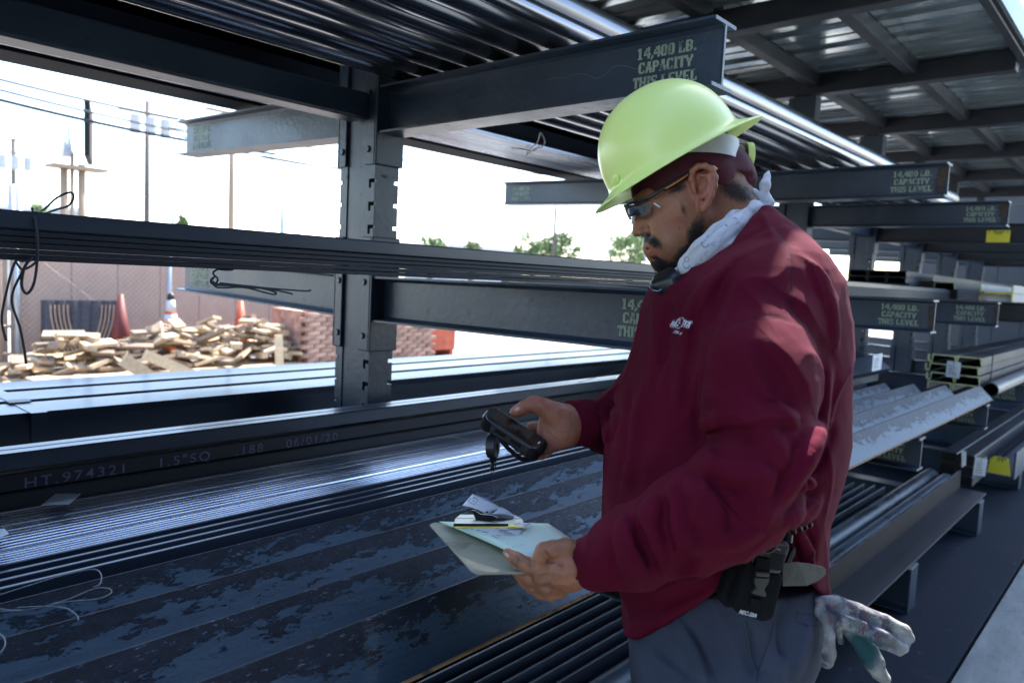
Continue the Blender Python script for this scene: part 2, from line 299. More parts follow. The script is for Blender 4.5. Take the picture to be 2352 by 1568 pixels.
def build_arm(up, X, z, sgn, tilt, lettered, first, dark=False):
    y0 = YN-.012 if sgn < 0 else YF+.012; y1 = .815 if sgn < 0 else 3.47; ln = abs(y1-y0); d = np.array([0, sgn*math.cos(tilt), math.sin(tilt)])*ln
    mb = MB(); ztop = z-(.0 if sgn < 0 else -.005)
    mb.extrude(ibeam_prof(.10, .15), (X, y0, ztop-.15), X_, Z_, d)
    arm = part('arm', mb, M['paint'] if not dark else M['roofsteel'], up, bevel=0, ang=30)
    if lettered:
        t = MB(); du = np.array([0, -1, 0.])            # reads left to right when seen from the -X side
        yc = y1+.145 if sgn < 0 else y1-.15; zc = ztop-.028+(ln-.16)*math.sin(tilt)
        stencil(t, ['14,400 LB.', 'CAPACITY', 'THIS LEVEL'], np.array([X-.0045, yc, zc]), du, Z_, .0255, .0085)
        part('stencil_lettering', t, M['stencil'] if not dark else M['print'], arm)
        e = MB(); yy = y1+.002 if sgn < 0 else y1-.002; zt = ztop+ln*math.sin(tilt)
        e.box(X-.049, X+.049, min(yy-.004*0-.004, yy), max(yy-.004, yy), zt-.1495, zt-.1415); e.box(X-.049, X+.049, yy-.004, yy, zt-.0085, zt-.0005); e.box(X-.004, X+.004, yy-.004, yy, zt-.1415, zt-.0085)
        if sgn < 0: part('sawn_end', e, M['paint_light'], arm)
        if sgn < 0 and X > 3 and not dark and z > 1:
            rp_ = MB(); R_r = random.Random(int(X*10+z*7)); w_ = .055 if z > 1.8 else .03; n_ = 14
            pts = [(X-.0052, y1+.004+(w_*(.55+.45*R_r.random()) if 0 < k < n_ else 0), ztop-.012-.125*k/n_) for k in range(n_+1)]+[(X-.0052, y1+.003, ztop-.137), (X-.0052, y1+.003, ztop-.012)]
            rp_.add(pts, [tuple(range(len(pts)))]); part('rust_patch', rp_, M['rustp'], arm)
    br = MB()
    if sgn < 0:
        br.box(X-HW-.008, X+HW+.008, YN-.012, YN-.003, z-.25, z+.13); br.box(X-HW-.008, X-HW-.0008, YN-.003, YN+.052, z-.25, z+.13); br.box(X+HW+.0008, X+HW+.008, YN-.003, YN+.052, z-.25, z+.13)
    else:
        br.box(X-HW-.008, X+HW+.008, YF+.003, YF+.012, z-.25, z+.13); br.box(X-HW-.008, X-HW-.0008, YF-.038, YF+.003, z-.25, z+.13); br.box(X+HW+.0008, X+HW+.008, YF-.038, YF+.003, z-.25, z+.13)
    b = part('arm_bracket', br, M['paint'], up, bevel=.0035)
    if first:
        for zz in (z+.09, z-.02, z-.2):
            bt = MB(); yy = YN+.03 if sgn < 0 else YF-.018; bt.pipe((X-HW-.008, yy, zz), (X-HW-.014, yy, zz), .011, .0005, 8); part('bolt', bt, M['paint'], b)
ulab = ['nearest rack upright, left of the worker in the yellow hard hat', 'rack upright hidden behind the head of the worker', 'rack upright just right of the white neckerchief knot',
        'second rack upright right of the worker, above the dark channel ends', 'third rack upright right of the worker, seen between bundles', 'small far rack upright near the right edge of the picture', 'farthest rack upright at the right, half lost in shade']
for i, X in enumerate(COLX):
    vis = ['rack upright standing outside the left edge of the picture']+ulab
    up = thing('rack_upright', (X, (YN+YF)/2, 0), 'blue grey steel '+vis[i], 'rack upright', 'uprights of the cantilever rack')
    zt = 2.42 if i < 3 else 2.79
    if i >= 5: zt = 2.42
    slots = []
    z = 2.42
    k = 0
    while z > .32:
        slots.append((z-.03, z)); z -= .075
    body = MB()
    if i in (1, 3, 4):
        hy = []
        for a, b in slots: hy.append((YN+.0, YN+.030, b-.013, b)); hy.append((YN+.017, YN+.030, a, b-.013))
        plate(body, 'x', X-HW, .006, (YN, YN+.048), .215, zt, hy); plate(body, 'x', X+HW-.006, .006, (YN, YN+.048), .215, zt, hy)
        plate(body, 'x', X-HW, .006, (YF-.040, YF), .215, zt, [(YF-.018, YF, b-.012, b) for a, b in slots])
        plate(body, 'x', X+HW-.006, .006, (YF-.040, YF), .215, zt, [(YF-.018, YF, b-.012, b) for a, b in slots])
        plate(body, 'y', YN-.0004, .007, (X-HW+.0061, X+HW-.0061), .215, zt, [(X+HW-.018, X+HW-.0061, b-.012, b) for a, b in slots])
        plate(body, 'y', YF-.0066, .007, (X-HW+.0061, X+HW-.0061), .215, zt, [])
        body.box(X-HW+.004, X+HW-.006, YN+.0485, YF-.0405, .215, zt-.004)
        
    else:
        body.box(X-HW, X+HW, YN, YN+.048, .215, zt); body.box(X-HW, X+HW, YF-.04, YF, .215, zt); body.box(X-HW+.004, X+HW-.006, YN+.0485, YF-.0405, .215, zt-.004)
        for a, b in slots: body.box(X-HW-.0008, X-HW+.0005, YN+.004, YN+.026, b-.012, b, 1); body.box(X-HW-.0008, X-HW+.0005, YN+.016, YN+.026, a, b-.0125, 1)
    part('post', body, [M['paint'], M['hole']], up)
    bs = MB(); bs.extrude(ibeam_prof(.13, .21, .012, .01), (X, .80, .004), X_, Z_, (0, 2.7, 0)); bs.box(X-.06, X+.06, .792, .7995, .004, .214)
    part('base_beam', bs, M['paint'], up, bevel=.002)
    for li, z in enumerate(LEV):
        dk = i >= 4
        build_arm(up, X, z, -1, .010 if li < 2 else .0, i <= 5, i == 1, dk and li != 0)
        build_arm(up, X, z, 1, .022, i <= 2, i == 1)
# braces between the uprights
bi = 0
for a, b in zip(COLX[:-1], COLX[1:]):
    for z in ((1.975,) if a < 1 or a > 5 else ())+((.62,) if a > 5 else ()):
        mb = MB(); mb.box(a+.06, b-.06, YN+.03, YN+.12, z-.043, z+.045)
        lab = 'blue grey square brace from the left edge to the nearest upright' if bi < 1 else 'dark square brace between the %s and %s upright right of the worker, %s one' % (['first', 'second', 'third', 'fourth', 'fifth'][(bi-1)//2], ['second', 'third', 'fourth', 'farthest', 'last'][(bi-1)//2], ['upper', 'lower'][(bi-1) % 2])
        solo('rack_brace', mb, M['paint'], lab, 'brace', 'braces between the rack uprights', bevel=.008)
        bi += 1

# ---------------------------------------------------------------- roof
rf = thing('canopy_roof', (3, 2.2, 2.9), 'dark steel canopy roof with shiny galvanized decking over the rack', 'roof')
RB = [-.56, 1.6, 3.75, 5.31, 6.87, 8.43, 10.0, 11.6]
for X in RB:
    mb = MB(); zb = 2.80 if X > 5 else 2.775
    mb.extrude([(-.05, 0), (.05, 0), (.05, .12), (-.05, .12)], (X, .85, zb), X_, Z_, (0, 2.75, 0)); part('roof_beam', mb, M['roofsteel'], rf, bevel=.006)
    if X > 5 or X < 2:
        mb = MB(); mb.box(X-.045, X+.045, 2.06, 2.15, 2.42, zb-.002)
        part('roof_post', mb, M['roofsteel'], rf, bevel=.005)
for Y in (1.41, 2.02, 2.65, 3.25):
    for a, b in zip(RB[:-1], RB[1:]):
        mb = MB(); mb.box(a+.053, b-.053, Y-.035, Y+.035, 2.845, 2.925); part('purlin', mb, M['roofsteel'], rf, bevel=.004)
mb = MB(); mb.box(-3, 14, .803, .847, 2.85, 2.93); part('eave_beam', mb, M['roofsteel'], rf, bevel=.004)
mb = MB(); mb.box(-3, 14, .785, .801, 2.862, 2.876, 0); part('drip_edge', mb, M['hole'], rf)
mb = MB(); pr = [(.0, 0), (.012, .03), (.002, .06), (.016, .10), (.004, .13), (.014, .165), (.018, .165), (.02, .12), (.02, 0)]
mb.extrude([(.775+a, 2.878+b) for a, b in pr], (-3, 0, 0), Y_, Z_, (17, 0, 0)); part('fascia', mb, M['fascia'], rf, ang=50)
x = -3.0; k = 0
prof = [(0, .035), (.03, .035), (.045, 0), (.14, 0), (.15, .008), (.165, .008), (.175, 0), (.27, 0), (.28, .008), (.295, .008), (.305, 0)]
pitch = .335
while x < 13.5:
    mb = MB(); vs = []; top = []
    for j in range(3):
        vs += [(x+j*pitch+a, b) for a, b in prof]
    vs.append((x+3*pitch-.002, .035))
    ysub = np.linspace(.83, 3.9, 2)
    pv = [(a, y, 2.93+b) for y in ysub for a, b in vs]; n = len(vs)
    pv += [(a, y, 2.9312+b) for y in ysub for a, b in vs]
    fs = [(i, i+1, i+1+n, i+n) for i in range(n-1)]+[(i+2*n, i+n+2*n, i+1+n+2*n, i+1+2*n) for i in range(n-1)]
    mb.add(pv, fs); part('roof_sheet', mb, M['galv'], rf); x += 3*pitch; k += 1

sh = thing('sky_blocker', (-2, -4.5, 0), 'dark grey metal clad box added as shed across the aisle, behind the viewer', 'blocker')  # added unseen block that cuts sky light from behind the camera
mb = MB(); mb.box(-14, 5.0, -8, -3.4, -.05, 6.6); part('wall', mb, M['roofsteel'], sh)
mb = MB()
for k in range(95): mb.box(-13.98+k*.2, -13.92+k*.2, -3.399, -3.37, -.05, 6.59)
part('wall_ribs', mb, M['roofsteel'], sh, kind='stuff')
mb = MB(); mb.box(-14.2, 5.2, -8.2, -3.1, 6.605, 6.75); part('roof', mb, M['galv'], sh)
ew = thing('added_end_wall', (18, 2.5, -.05), 'dark wall added to shut out light beyond the far rack bays', 'wall')  # added wall, sized to keep horizon glare off the steel
mb = MB(); mb.box(18, 18.2, -1.5, 4.3, -.05, 5.6); part('wall_face', mb, M['mill_dark'], ew)
for k in range(12): mb = MB(); mb.box(17.96, 17.998, -1.48+k*.48, -1.01+k*.48, -.04, 5.55); part('wall_panel', mb, M['roofsteel'], ew)

def c2p(x, y): return ((800+x/2.6133)*.91875, y/2.6133*.91875)
mb = MB(); mb.tube([onX(*c2p(*p), 1.5735) for p in ((1480, 522), (1540, 512), (1600, 508), (1660, 485), (1720, 482), (1770, 500), (1800, 515), (1850, 500), (1900, 450), (1950, 428), (2000, 432), (2060, 452), (2120, 440), (2200, 430))], .0007, 5)
tag1 = [o for o in bpy.data.objects if o.name.startswith('arm.') or o.name == 'arm']
a1 = [o for o in tag1 if o.parent and abs(o.parent.location.x-1.578) < .01][4]
part('scratch', mb, M['paint_light'], a1)
# ---------------------------------------------------------------- steel stock
def barx(prof, x0, x1, y=0, z=0): m = MB(); m.extrude([(a+y, b+z) for a, b in prof], (x0, 0, 0), Y_, Z_, (x1-x0, 0, 0)); return m
def rect(w_, h, c=.0): 
    if not c: return [(0, 0), (w_, 0), (w_, h), (0, h)]
    return [(c, 0), (w_-c, 0), (w_, c), (w_, h-c), (w_-c, h), (c, h), (0, h-c), (0, c)]
def angle_prof(L, t):   # ridge up, legs at 45 degrees, ridge at origin
    q = math.sqrt(.5); o = [(0, 0), (L*q, -L*q), (L*q-t*q, -L*q-t*q), (0, -2*t*q), (-L*q+t*q, -L*q-t*q), (-L*q, -L*q)]
    return [(-.002, -.0008), (.002, -.0008)]+o[1:]
def chan_down(W, D, t=.009): return [(0, 0), (.006, 0), (t+.003, D-t-.004), (t+.012, D-t), (W-t-.012, D-t), (W-t-.003, D-t-.004), (W-.006, 0), (W, 0), (W, D-.003), (W-.003, D), (.003, D), (0, D-.003)]
def chan_up(W, D, t=.009): return [(a, D-b) for a, b in chan_down(W, D, t)][::-1]
def ends(prof, x, y, z, t=.002): m = MB(); m.extrude([(a+y, b+z) for a, b in prof], (x-t, 0, 0), Y_, Z_, (t*.9, 0, 0)); return m
def hollow_end(mb, x, y, z, w_, h, t):  # dark mouth of a tube
    mb.add([(x, y+t, z+t), (x, y+w_-t, z+t), (x, y+w_-t, z+h-t), (x, y+t, z+h-t)], [(0, 1, 2, 3)], 1)

# four big angles on the lower arms
Yr = [.905, 1.062, 1.215, 1.352]; EX = [5.52, 5.34, 5.22, 5.1]
al = ['front scaly steel angle on the lower arms, its near edge rusty', 'second scaly steel angle on the lower arms, counted from the aisle', 'third scaly steel angle on the lower arms, counted from the aisle', 'rearmost scaly steel angle, beside the upright flat bars']
for i, (y, xe) in enumerate(zip(Yr, EX)):
    mb = barx(angle_prof(.112, .010), -3, xe, y, .903-.004*i)
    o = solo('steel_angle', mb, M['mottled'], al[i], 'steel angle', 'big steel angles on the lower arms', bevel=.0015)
    if i == 0:
        e = MB(); e.box(-3, xe, y-.0792-.004, y-.0792+.001, .8225, .8262); part('rusty_edge', e, M['rust'], o)
# flats standing on edge
t = thing('flat_bar_bundle', (1, 1.45, .81), 'dark flat bars on edge with bright top edges beside the scaly angles', 'bar bundle')
for k in range(4): part('flat_bar', barx(rect(.009, .079+.001*k, .001), -3, 4.9-.05*k, 1.402+k*.033, .815), M['mill'], t)
for k in range(4): part('flat_bar', barx(rect(.020, .018, .001), -3, 4.9-.05*k, 1.4125+k*.033, .815), M['mill_dark'], t)
t = thing('thin_flat_bundle', (1, 1.55, .81), 'bluish fan of thin flat strips between the upright flats and the bright rods', 'bar bundle')
rr_ = [(.0049*math.cos(a*math.pi/5), .0049*math.sin(a*math.pi/5)) for a in range(10)]
for k in range(5): part('thin_rod', barx(rr_, -3, 4.8-.03*k, 1.516+k*.0102, .893+.0008*k), M['bright'], t, smooth=True)
part('thick_flat', barx(rect(.052, .072, .001), -3, 4.8, 1.509, .8145), M['mill'], t)
t = thing('bright_rod_bundle', (1, 1.7, .81), 'bright glossy round rods lying side by side on the lower arms under the device', 'rod bundle')
R8 = [(.0082*math.cos(a*math.pi/6), .0082*math.sin(a*math.pi/6)) for a in range(12)]
for k in range(14):
    part('round_rod', barx(R8, -3, 4.95-rnd.random()*.1, 1.581+k*.0166, .896+rnd.random()*.0008), M['bright'], t, smooth=True)
part('lower_layer', barx(rect(.232, .071, .002), -3, 4.8, 1.574, .8155), M['mill'], t)
# 1.5 inch square tubes
t = thing('square_tube_stack', (1, 1.85, .81), 'stack of small dark square tubes with printed face and shiny top behind the bright rods', 'tube stack')
tt = []
for rrow in range(5):
    for k in range(4 if rrow < 4 else 2):
        z = .8155+rrow*.0407+(.004 if rrow > 3 else 0); y = 1.8145+k*.0386+(0.001 if rrow == 4 else 0)
        tt.append(part('square_tube', barx(rect(.038, .0395 if rrow > 2 else .038, .0035), -3, 5.1-rnd.random()*.2, y, z), M['mill_dark'] if rrow < 4 else M['mill'], t, ang=30))
txt = bpy.data.curves.new('t', 'FONT'); txt.body = 'HT.974321    1.5"SQ    .188    06/01/20'; txt.size = .031; txt.space_character = 1.28; txt.offset = .0002
to = bpy.data.objects.new('tmp', txt); C.objects.link(to); bpy.context.view_layer.update()
tm = bpy.data.meshes.new_from_object(to.evaluated_get(bpy.context.evaluated_depsgraph_get())); bpy.data.objects.remove(to)
xs = [v.co.x for v in tm.vertices]; kx = .80/(max(xs)-min(xs)); po = org(t)
for v in tm.vertices:
    x, y = v.co.x, v.co.y; v.co = (.478+x*kx-po[0], 1.8134-po[1], .9425+y*1.05-po[2])
M['viol'] = mk('violet_print', (.10, .11, .24), (.05, .06, .12), 60, rough=.6)
tm.materials.clear(); tm.materials.append(M['viol']); link('printed_text', tm, tt[12])
# large square tubes behind the uprights
t = thing('large_tube_bundle', (1, 2.6, .81), 'bundle of three wide square tubes with pale tops behind the nearest upright', 'tube bundle')
for k in range(3): part('large_square_tube', barx(rect(.204, .192, .02), -4, 7, 2.335+k*.213, .812), M['mill'], t, ang=40)
x0 = .655
sb = MB(); sb.box(x0-.02, x0+.02, 2.331, 2.98, 1.0045, 1.006); sb.box(x0-.02, x0+.02, 2.3305, 2.332, .815, 1.006); part('steel_strap', sb, M['mill'], t)
sb = MB(); sb.box(x0-.028, x0+.028, 2.5, 2.55, 1.0065, 1.010); part('strap_seal', sb, M['wire'], t)
# mid level bundle crossing the picture
t = thing('long_flat_bundle', (1, 1.45, 1.43), 'long dark bundle of stacked flat bars crossing the picture at the man\'s shoulder height', 'bar bundle')
for k in range(5): part('flat_bar', barx(rect(.20, .0086, .001), -3, 6.95+rnd.random()*.06, 1.35+rnd.random()*.002, 1.4355+k*.0094), M['mill_dark'], t)
part('square_bar', barx(rect(.20, .030, .003), -3, 6.9, 1.351, 1.4828), M['mill'], t, ang=30)
e = MB(); e.box(6.99, 7.03, 1.37, 1.53, 1.437, 1.51); part('painted_end', e, M['yend'], t)
def wire(pts, label, r=.0016, cat='tie wire', parent=None, mat='wire'):
    # smooth through points with Catmull-Rom
    P = [np.asarray(p, float) for p in pts]; P = [P[0]]+P+[P[-1]]; out = []
    for i in range(1, len(P)-2):
        for s_ in np.linspace(0, 1, 7)[:-1]:
            a, b, c, d = P[i-1:i+3]; out.append(.5*((2*b)+(-a+c)*s_+(2*a-5*b+4*c-d)*s_**2+(-a+3*b-3*c+d)*s_**3))
    out.append(P[-2]); m = MB(); m.tube(out, r, 6)
    if parent is not None: return part('wire_loop', m, M[mat], parent, smooth=True)
    return solo('tie_wire', m, M[mat], label, cat, 'wire ties round the steel bundles', smooth=True)
q = lambda x, y, Y=1.343: onY(x, y, Y)
t = thing('tie_wire', q(76, 560), 'black tie wire looped round the long flat bundle at the left edge', 'tie wire', 'wire ties round the steel bundles')
wire([q(74, 478, 1.36), q(84, 530), q(86, 590), q(78, 650), q(62, 674), q(50, 655), q(56, 615), q(74, 590)], '', .0022, parent=t)
wire([q(80, 488, 1.36), q(100, 482, 1.40), q(130, 455, 1.42), q(160, 442, 1.42), q(169, 452, 1.42), q(158, 472, 1.42), q(128, 482, 1.41), q(100, 492, 1.38)], '', .0018, parent=t)
wire([q(72, 598), q(50, 600), q(36, 600), q(22, 640), q(8, 700), q(4, 740), q(14, 782)], '', .002, parent=t)
wire([q(60, 606), q(48, 630), q(30, 668), q(28, 700), q(45, 750), q(55, 800), q(60, 835)], '', .002, parent=t)
wire([q(36, 600), q(50, 618), q(70, 612), q(84, 600)], '', .002, parent=t)
t = thing('tie_wire', q(495, 640), 'black tie wire hanging in long loops under the middle of the flat bundle', 'tie wire', 'wire ties round the steel bundles')
for pl in ([(500, 618), (490, 625), (492, 632), (500, 640), (496, 650), (486, 644), (494, 634)], [(488, 638), (484, 648), (500, 655), (560, 656), (620, 662), (700, 668), (714, 666), (640, 658)][:7],
           [(490, 646), (500, 660), (560, 660), (610, 672), (628, 676), (634, 672), (610, 664), (560, 656), (505, 650)], [(496, 652), (560, 659), (620, 664), (672, 675)], [(497, 618), (520, 620), (534, 619), (534, 614)]):
    wire([q(*p, 1.36) for p in pl], '', .0019, parent=t)
q2 = lambda x, y, Z=.9: onZ(x, y, Z)
t = thing('tie_wire', q2(170, 1350), 'pale loose wire loops lying on the scaly angles at the lower left', 'tie wire', 'wire ties round the steel bundles')
for pl in ([(-20, 1372), (60, 1346), (140, 1322), (212, 1307), (232, 1318), (230, 1340), (214, 1348)], [(-20, 1396), (60, 1400), (150, 1378), (215, 1352), (250, 1351), (254, 1362), (220, 1376), (150, 1382), (60, 1400), (-20, 1404)],
           [(40, 1395), (100, 1392), (150, 1396), (176, 1412), (180, 1424)], [(-10, 1450), (8, 1462), (12, 1480), (0, 1500)]):
    wire([q2(*p, .925) for p in pl], '', .0011, parent=t, mat='wire2')
wire([onZ(1328, 878, 1.024), onZ(1370, 866, 1.05), onZ(1430, 846, 1.07), onZ(1440, 838, 1.09)], 'thin wire sticking up from the small square tubes beside the worker\'s chest', .0012)
m_ = MB(); c_ = [onZ(*p, .932) for p in ((95, 1160), (158, 1158), (185, 1134), (128, 1134))]; m_.add(c_+[p+np.array([0, 0, .0012]) for p in c_], [(0, 1, 2, 3), (4, 7, 6, 5), (0, 4, 5, 1), (1, 5, 6, 2), (2, 6, 7, 3), (3, 7, 4, 0)])
solo('metal_tag', m_, M['galvpost'], 'small dull metal tag lying on the bright rods at the left', 'tag')
m_ = MB(); c_ = [onZ(*p, .932) for p in ((-12, 1238), (20, 1226), (10, 1214), (-16, 1218))]; m_.add(c_+[p+np.array([0, 0, .001]) for p in c_], [(0, 1, 2, 3), (4, 7, 6, 5), (0, 4, 5, 1), (1, 5, 6, 2), (2, 6, 7, 3), (3, 7, 4, 0)])
solo('paper_tag', m_, M['tag'], 'torn white paper tag on the bright rods at the left edge', 'tag')

# pipes on the upper near arms
t = thing('pipe_bundle', (1.5, 1.6, 2.05), 'layer of dark glossy pipes lying on the upper arms above the nearest upright', 'pipe bundle')
PY = [1.30, 1.405, 1.505, 1.61, 1.71, 1.815, 1.92]
for k, y in enumerate(PY):
    m_ = MB(); m_.pipe((-3, y, 2.099), (6.3+rnd.random()*.3, y, 2.099), .0495, .044, 28); part('pipe', m_, M['chrome'], t, ang=40)
for k, y in enumerate([1.352, 1.457, 1.56, 1.665, 1.77, 1.87]):
    m_ = MB(); m_.pipe((-3, y, 2.186), (6.2+rnd.random()*.3, y, 2.186), .0495, .044, 28); part('pipe', m_, M['chrome'], t, ang=40)
t = thing('conduit_bundle', (1.5, 1.22, 2.05), 'pair of slimmer shiny pipes at the aisle side of the upper arms', 'pipe bundle')
for y, z in ((1.215, 2.077),): m_ = MB(); m_.pipe((-3, y, z), (4.9, y, z), .0235, .020, 20); part('pipe', m_, M['chrome'], t, ang=40)
# far upper arms: small bars and an outer tube
t = thing('small_bar_bundle', (1.5, 2.6, 2.06), 'bundle of small bars on the far upper arms showing pale stripes from below', 'bar bundle')
for k in range(15):
    y = 2.40+k*.0285; part('square_bar', barx(rect(.0125, .0125, .002), -4, 5.4+rnd.random()*.2, y, 2.078+.022*(y-2.32)), M['bright'], t)
part('upper_layer', barx(rect(.43, .06, .002), -4, 5.3, 2.40, 2.108), M['matt'], t)
solo('outer_tube', barx(rect(.20, .12, .01), -4, 5.5, 2.90, 2.096), M['matt'], 'dark square tube outermost on the far upper arms, edged against the sky', 'steel tube', ang=40)
t = thing('dark_tube_pile', (1.5, 2.7, 2.17), 'dark pile of square tubes on the far upper arms reaching up towards the roof', 'tube pile')
for row in range(4):
    for k in range(4): part('square_tube', barx(rect(.155, .125, .01), -4, 5.2-.1*row if row < 2 else 1.9, 2.42+k*.157, 2.222+row*.127), M['matt'], t, ang=40)
t = thing('tie_wire', (2.9, 2.2, 2.05), 'dark tie wires hanging from the small bars right of the nearest upright', 'tie wire', 'wire ties round the steel bundles')
def c2_(x, y): return ((800+x/2.6133)*.91875, y/2.6133*.91875)
for pl in ([(1440, 860), (1470, 920), (1450, 960), (1400, 975), (1345, 1015), (1375, 970), (1420, 930), (1440, 860)], [(1250, 965), (1330, 975), (1400, 985), (1440, 940)]):
    wire([onZ(*c2_(*p), 2.06) for p in pl], '', .0026, parent=t)

# base level stock
o = None
m_ = MB(); m_.extrude([(a+.805, b+.216) for a, b in [(0, 0), (.146, 0), (.146, .013), (0, .011)]], (-2, 0, 0), Y_, Z_, (7.5, 0, 0)); m_.extrude([(a+.805, b+.216) for a, b in [(.1462, 0), (.16, 0), (.16, .125), (.148, .125)]], (-2, 0, 0), Y_, Z_, (7.5, 0, 0), m=1)
m_.box(-2, 5.5, .8035, .8048, .2255, .2275, 2); m_.box(-2, 5.49, .9535, .9645, .3412, .3420, 2)  # pale strips paint in the highlights along the edges of both legs
solo('base_angle', m_, [M['mill_dark'], M['brownsteel'], M['scaly']], 'dark L shaped steel angle at the front of the base level, over the floor', 'steel angle', bevel=.001)
for k, (y, z, xe) in enumerate(((1.022, .268, 5.46), (1.125, .272, 5.5))):
    m_ = MB(); m_.pipe((-2, y, z), (xe, y, z), .0455, .040, 28); m_.box(-2, xe-.02, y-.03, y+.03, .2165, .225)
    solo('round_bar', m_, M['scaly'], ['scaly round pipe beside the L shaped angle on the base level', 'scaly round pipe second from the L shaped angle on the base level'][k], 'pipe', 'round pipes on the base level', ang=40)
t = thing('base_flat_stack', (1, 1.5, .22), 'dark stack of flats on edge with thin bright lines on the base level', 'bar stack')
for k in range(17):
    y = 1.19+k*.046; part('flat_bar', barx(rect(.008, .11+.005*k, .001), -2, 4.7-.04*k, y, .216), M['mill'], t); part('spacer_bar', barx(rect(.034, .03), -2, 4.6-.04*k, y+.0095, .216), M['mill_dark'], t)
# things at the right hand end
t = thing('channel_stack', (5.7, 1.1, .82), 'stack of steel channels with yellow green painted ends, white tag hanging on it', 'channel stack')
for row in range(4):
    for k in range(2):
        y = .945+k*.150-(.012 if row % 2 else 0); z = .824+row*.062
        pr = chan_down(.147, .056); b_ = part('channel', barx(pr, 5.70, 10.5, y, z), M['mill_dark'], t); part('painted_end', ends(pr, 5.70, y, z), M['yend'], b_)
for row in range(3):
    y = 1.242-(.012 if row % 2 == 0 else 0); z = .886+row*.062; pr = [(0, 0), (.008, .002), (.02, .012), (.02, .05), (.012, .05), (.012, .016), (0, .01)]
    part('painted_lip', ends([(a+.0, b) for a, b in pr], 5.70, y, z, .03), M['yend'], t)
wb = MB(); wb.box(6.05, 6.062, .928, .934, .83, 1.078); wb.box(6.05, 6.062, .93, 1.24, 1.0745, 1.0795); part('band_wire', wb, M['wire'], t)
def hangtag(a, b, c, d, label, lines=True, mat='tag', parent=None):
    m2 = MB(); P = [np.asarray(p) for p in (a, b, c, d)]; n = np.cross(P[1]-P[0], P[3]-P[0]); n = n/np.linalg.norm(n)*.0008
    m2.add(P+[p+n for p in P], [(0, 1, 2, 3), (4, 7, 6, 5), (0, 4, 5, 1), (1, 5, 6, 2), (2, 6, 7, 3), (3, 7, 4, 0)])
    o = solo('paper_tag', m2, M[mat], label, 'tag')
    if lines:
        m3 = MB(); U, V = P[1]-P[0], P[3]-P[0]; s_ = 1 if (n@_f) < 0 else -1
        nn = n*1.6 if s_ > 0 else -n*.6
        for k in range(5): u0 = .15+.0*k; v0 = .25+k*.13; q0 = P[0]+U*u0+V*v0+nn; m3.add([q0, q0+U*(.35+.3*rnd.random()), q0+U*(.35+.3*rnd.random())+V*.035, q0+V*.035], [(0, 1, 2, 3)])
        q0 = P[0]+U*.45+V*.08+nn; m3.add([q0, q0+U*.1, q0+U*.1+V*.06, q0+V*.06], [(0, 1, 2, 3)])
        part('print_lines', m3, M['print'], o)
    return o
X5 = 5.66
hangtag((X5, 1.128, 1.03), (X5, 1.045, 1.025), (X5, 1.047, .918), (X5, 1.130, .922), 'white tag hanging on the yellow ended channel stack')
# thin angles and flats bundle with tag
t = thing('thin_angle_bundle', (4.8, 1.45, .9), 'bundle of thin nested angles with bent ends and a white tag above the big angles', 'angle bundle')
for k in range(4):
    part('thin_angle', barx([(0, 0), (.10, .07), (.20, .02), (.197, .014), (.10, .062), (.004, -.006)], 3.0, 5.32-.05*k, 1.36-.015*k+.03, .95+.011*k), M['mill'], t)
part('flat_stack', barx(rect(.21, .042, .002), 2.8, 5.05, 1.38, .906), M['mill'], t)
hangtag((4.62, 1.30, 1.095), (4.80, 1.30, 1.10), (4.80, 1.30, 1.0), (4.62, 1.30, 1.0), 'white tag standing on the thin angle bundle behind the worker\'s back')
for k, (y, z) in enumerate(((.875, .862), (.985, .872))):
    m_ = MB(); m_.pipe((5.72+.25*k, y-.03*0, z), (10, y, z), .048, .041, 24)
    solo('steel_pipe', m_, M['mill'], ['brown grey pipe with open dark mouth at the right edge below the channel stack', 'second open pipe half hidden under the channel stack'][k], 'pipe', 'pipes under the channel stack', ang=40)
t = thing('dark_channel_stack', (6.2, 1.77, 1.44), 'two rows of dark channels with hollow ends on the middle arms', 'channel stack')
for row in range(2):
    for k in range(3): part('channel', barx(chan_down(.135, .044, .007), 6.2, 11, 1.565+k*.14, 1.545+row*.047), M['mill_dark'], t)
m_ = barx(rect(.42, .10, .004), 6.3, 11, 1.565, 1.443); part('under_layer', m_, M['mill_dark'], t)
t = thing('pale_end_channels', (6.6, 1.45, 1.44), 'two channels with pale green ends, one open upward and one downward, on the middle arms', 'channel pair')
pr = chan_up(.15, .05, .008); b_ = part('channel', barx(pr, 6.6, 11, 1.470, 1.573), M['mill_dark'], t); part('painted_end', ends(pr, 6.6, 1.470, 1.573), M['yend'], b_)
pr = chan_down(.15, .055, .008); b_ = part('channel', barx(pr, 6.6, 11, 1.312, 1.517), M['mill_dark'], t); part('painted_end', ends(pr, 6.6, 1.312, 1.517), M['yend'], b_)
part('under_layer', barx(rect(.30, .07, .004), 6.7, 11, 1.312, 1.443), M['mill_dark'], t)
t = thing('yellow_end_channels', (6.6, 1.04, 1.44), 'pair of channels back to back with orange yellow ends near the right edge', 'channel pair')
for pr, z in ((chan_down(.215, .062, .008), 1.441), (chan_up(.215, .062, .008), 1.504)):
    b_ = part('channel', barx(pr, 6.6, 11, .932, z), M['paint_light'], t); part('painted_end', ends(pr, 6.6, .932, z), M['yellow'], b_)
t = thing('dark_tube_stack', (5.6, 1.1, .22), 'dark square tubes at the base level behind the white hanging tags', 'tube stack')
for row in range(3):
    for k in range(2): 
        m_ = barx(rect(.098, .068, .006), 5.62, 10, .905+k*.10, .218+row*.070); hollow_end(m_, 5.6195, .905+k*.10, .218+row*.070, .098, .068, .008)
        part('square_tube', m_, [M['mill_dark'], M['hole']], t)
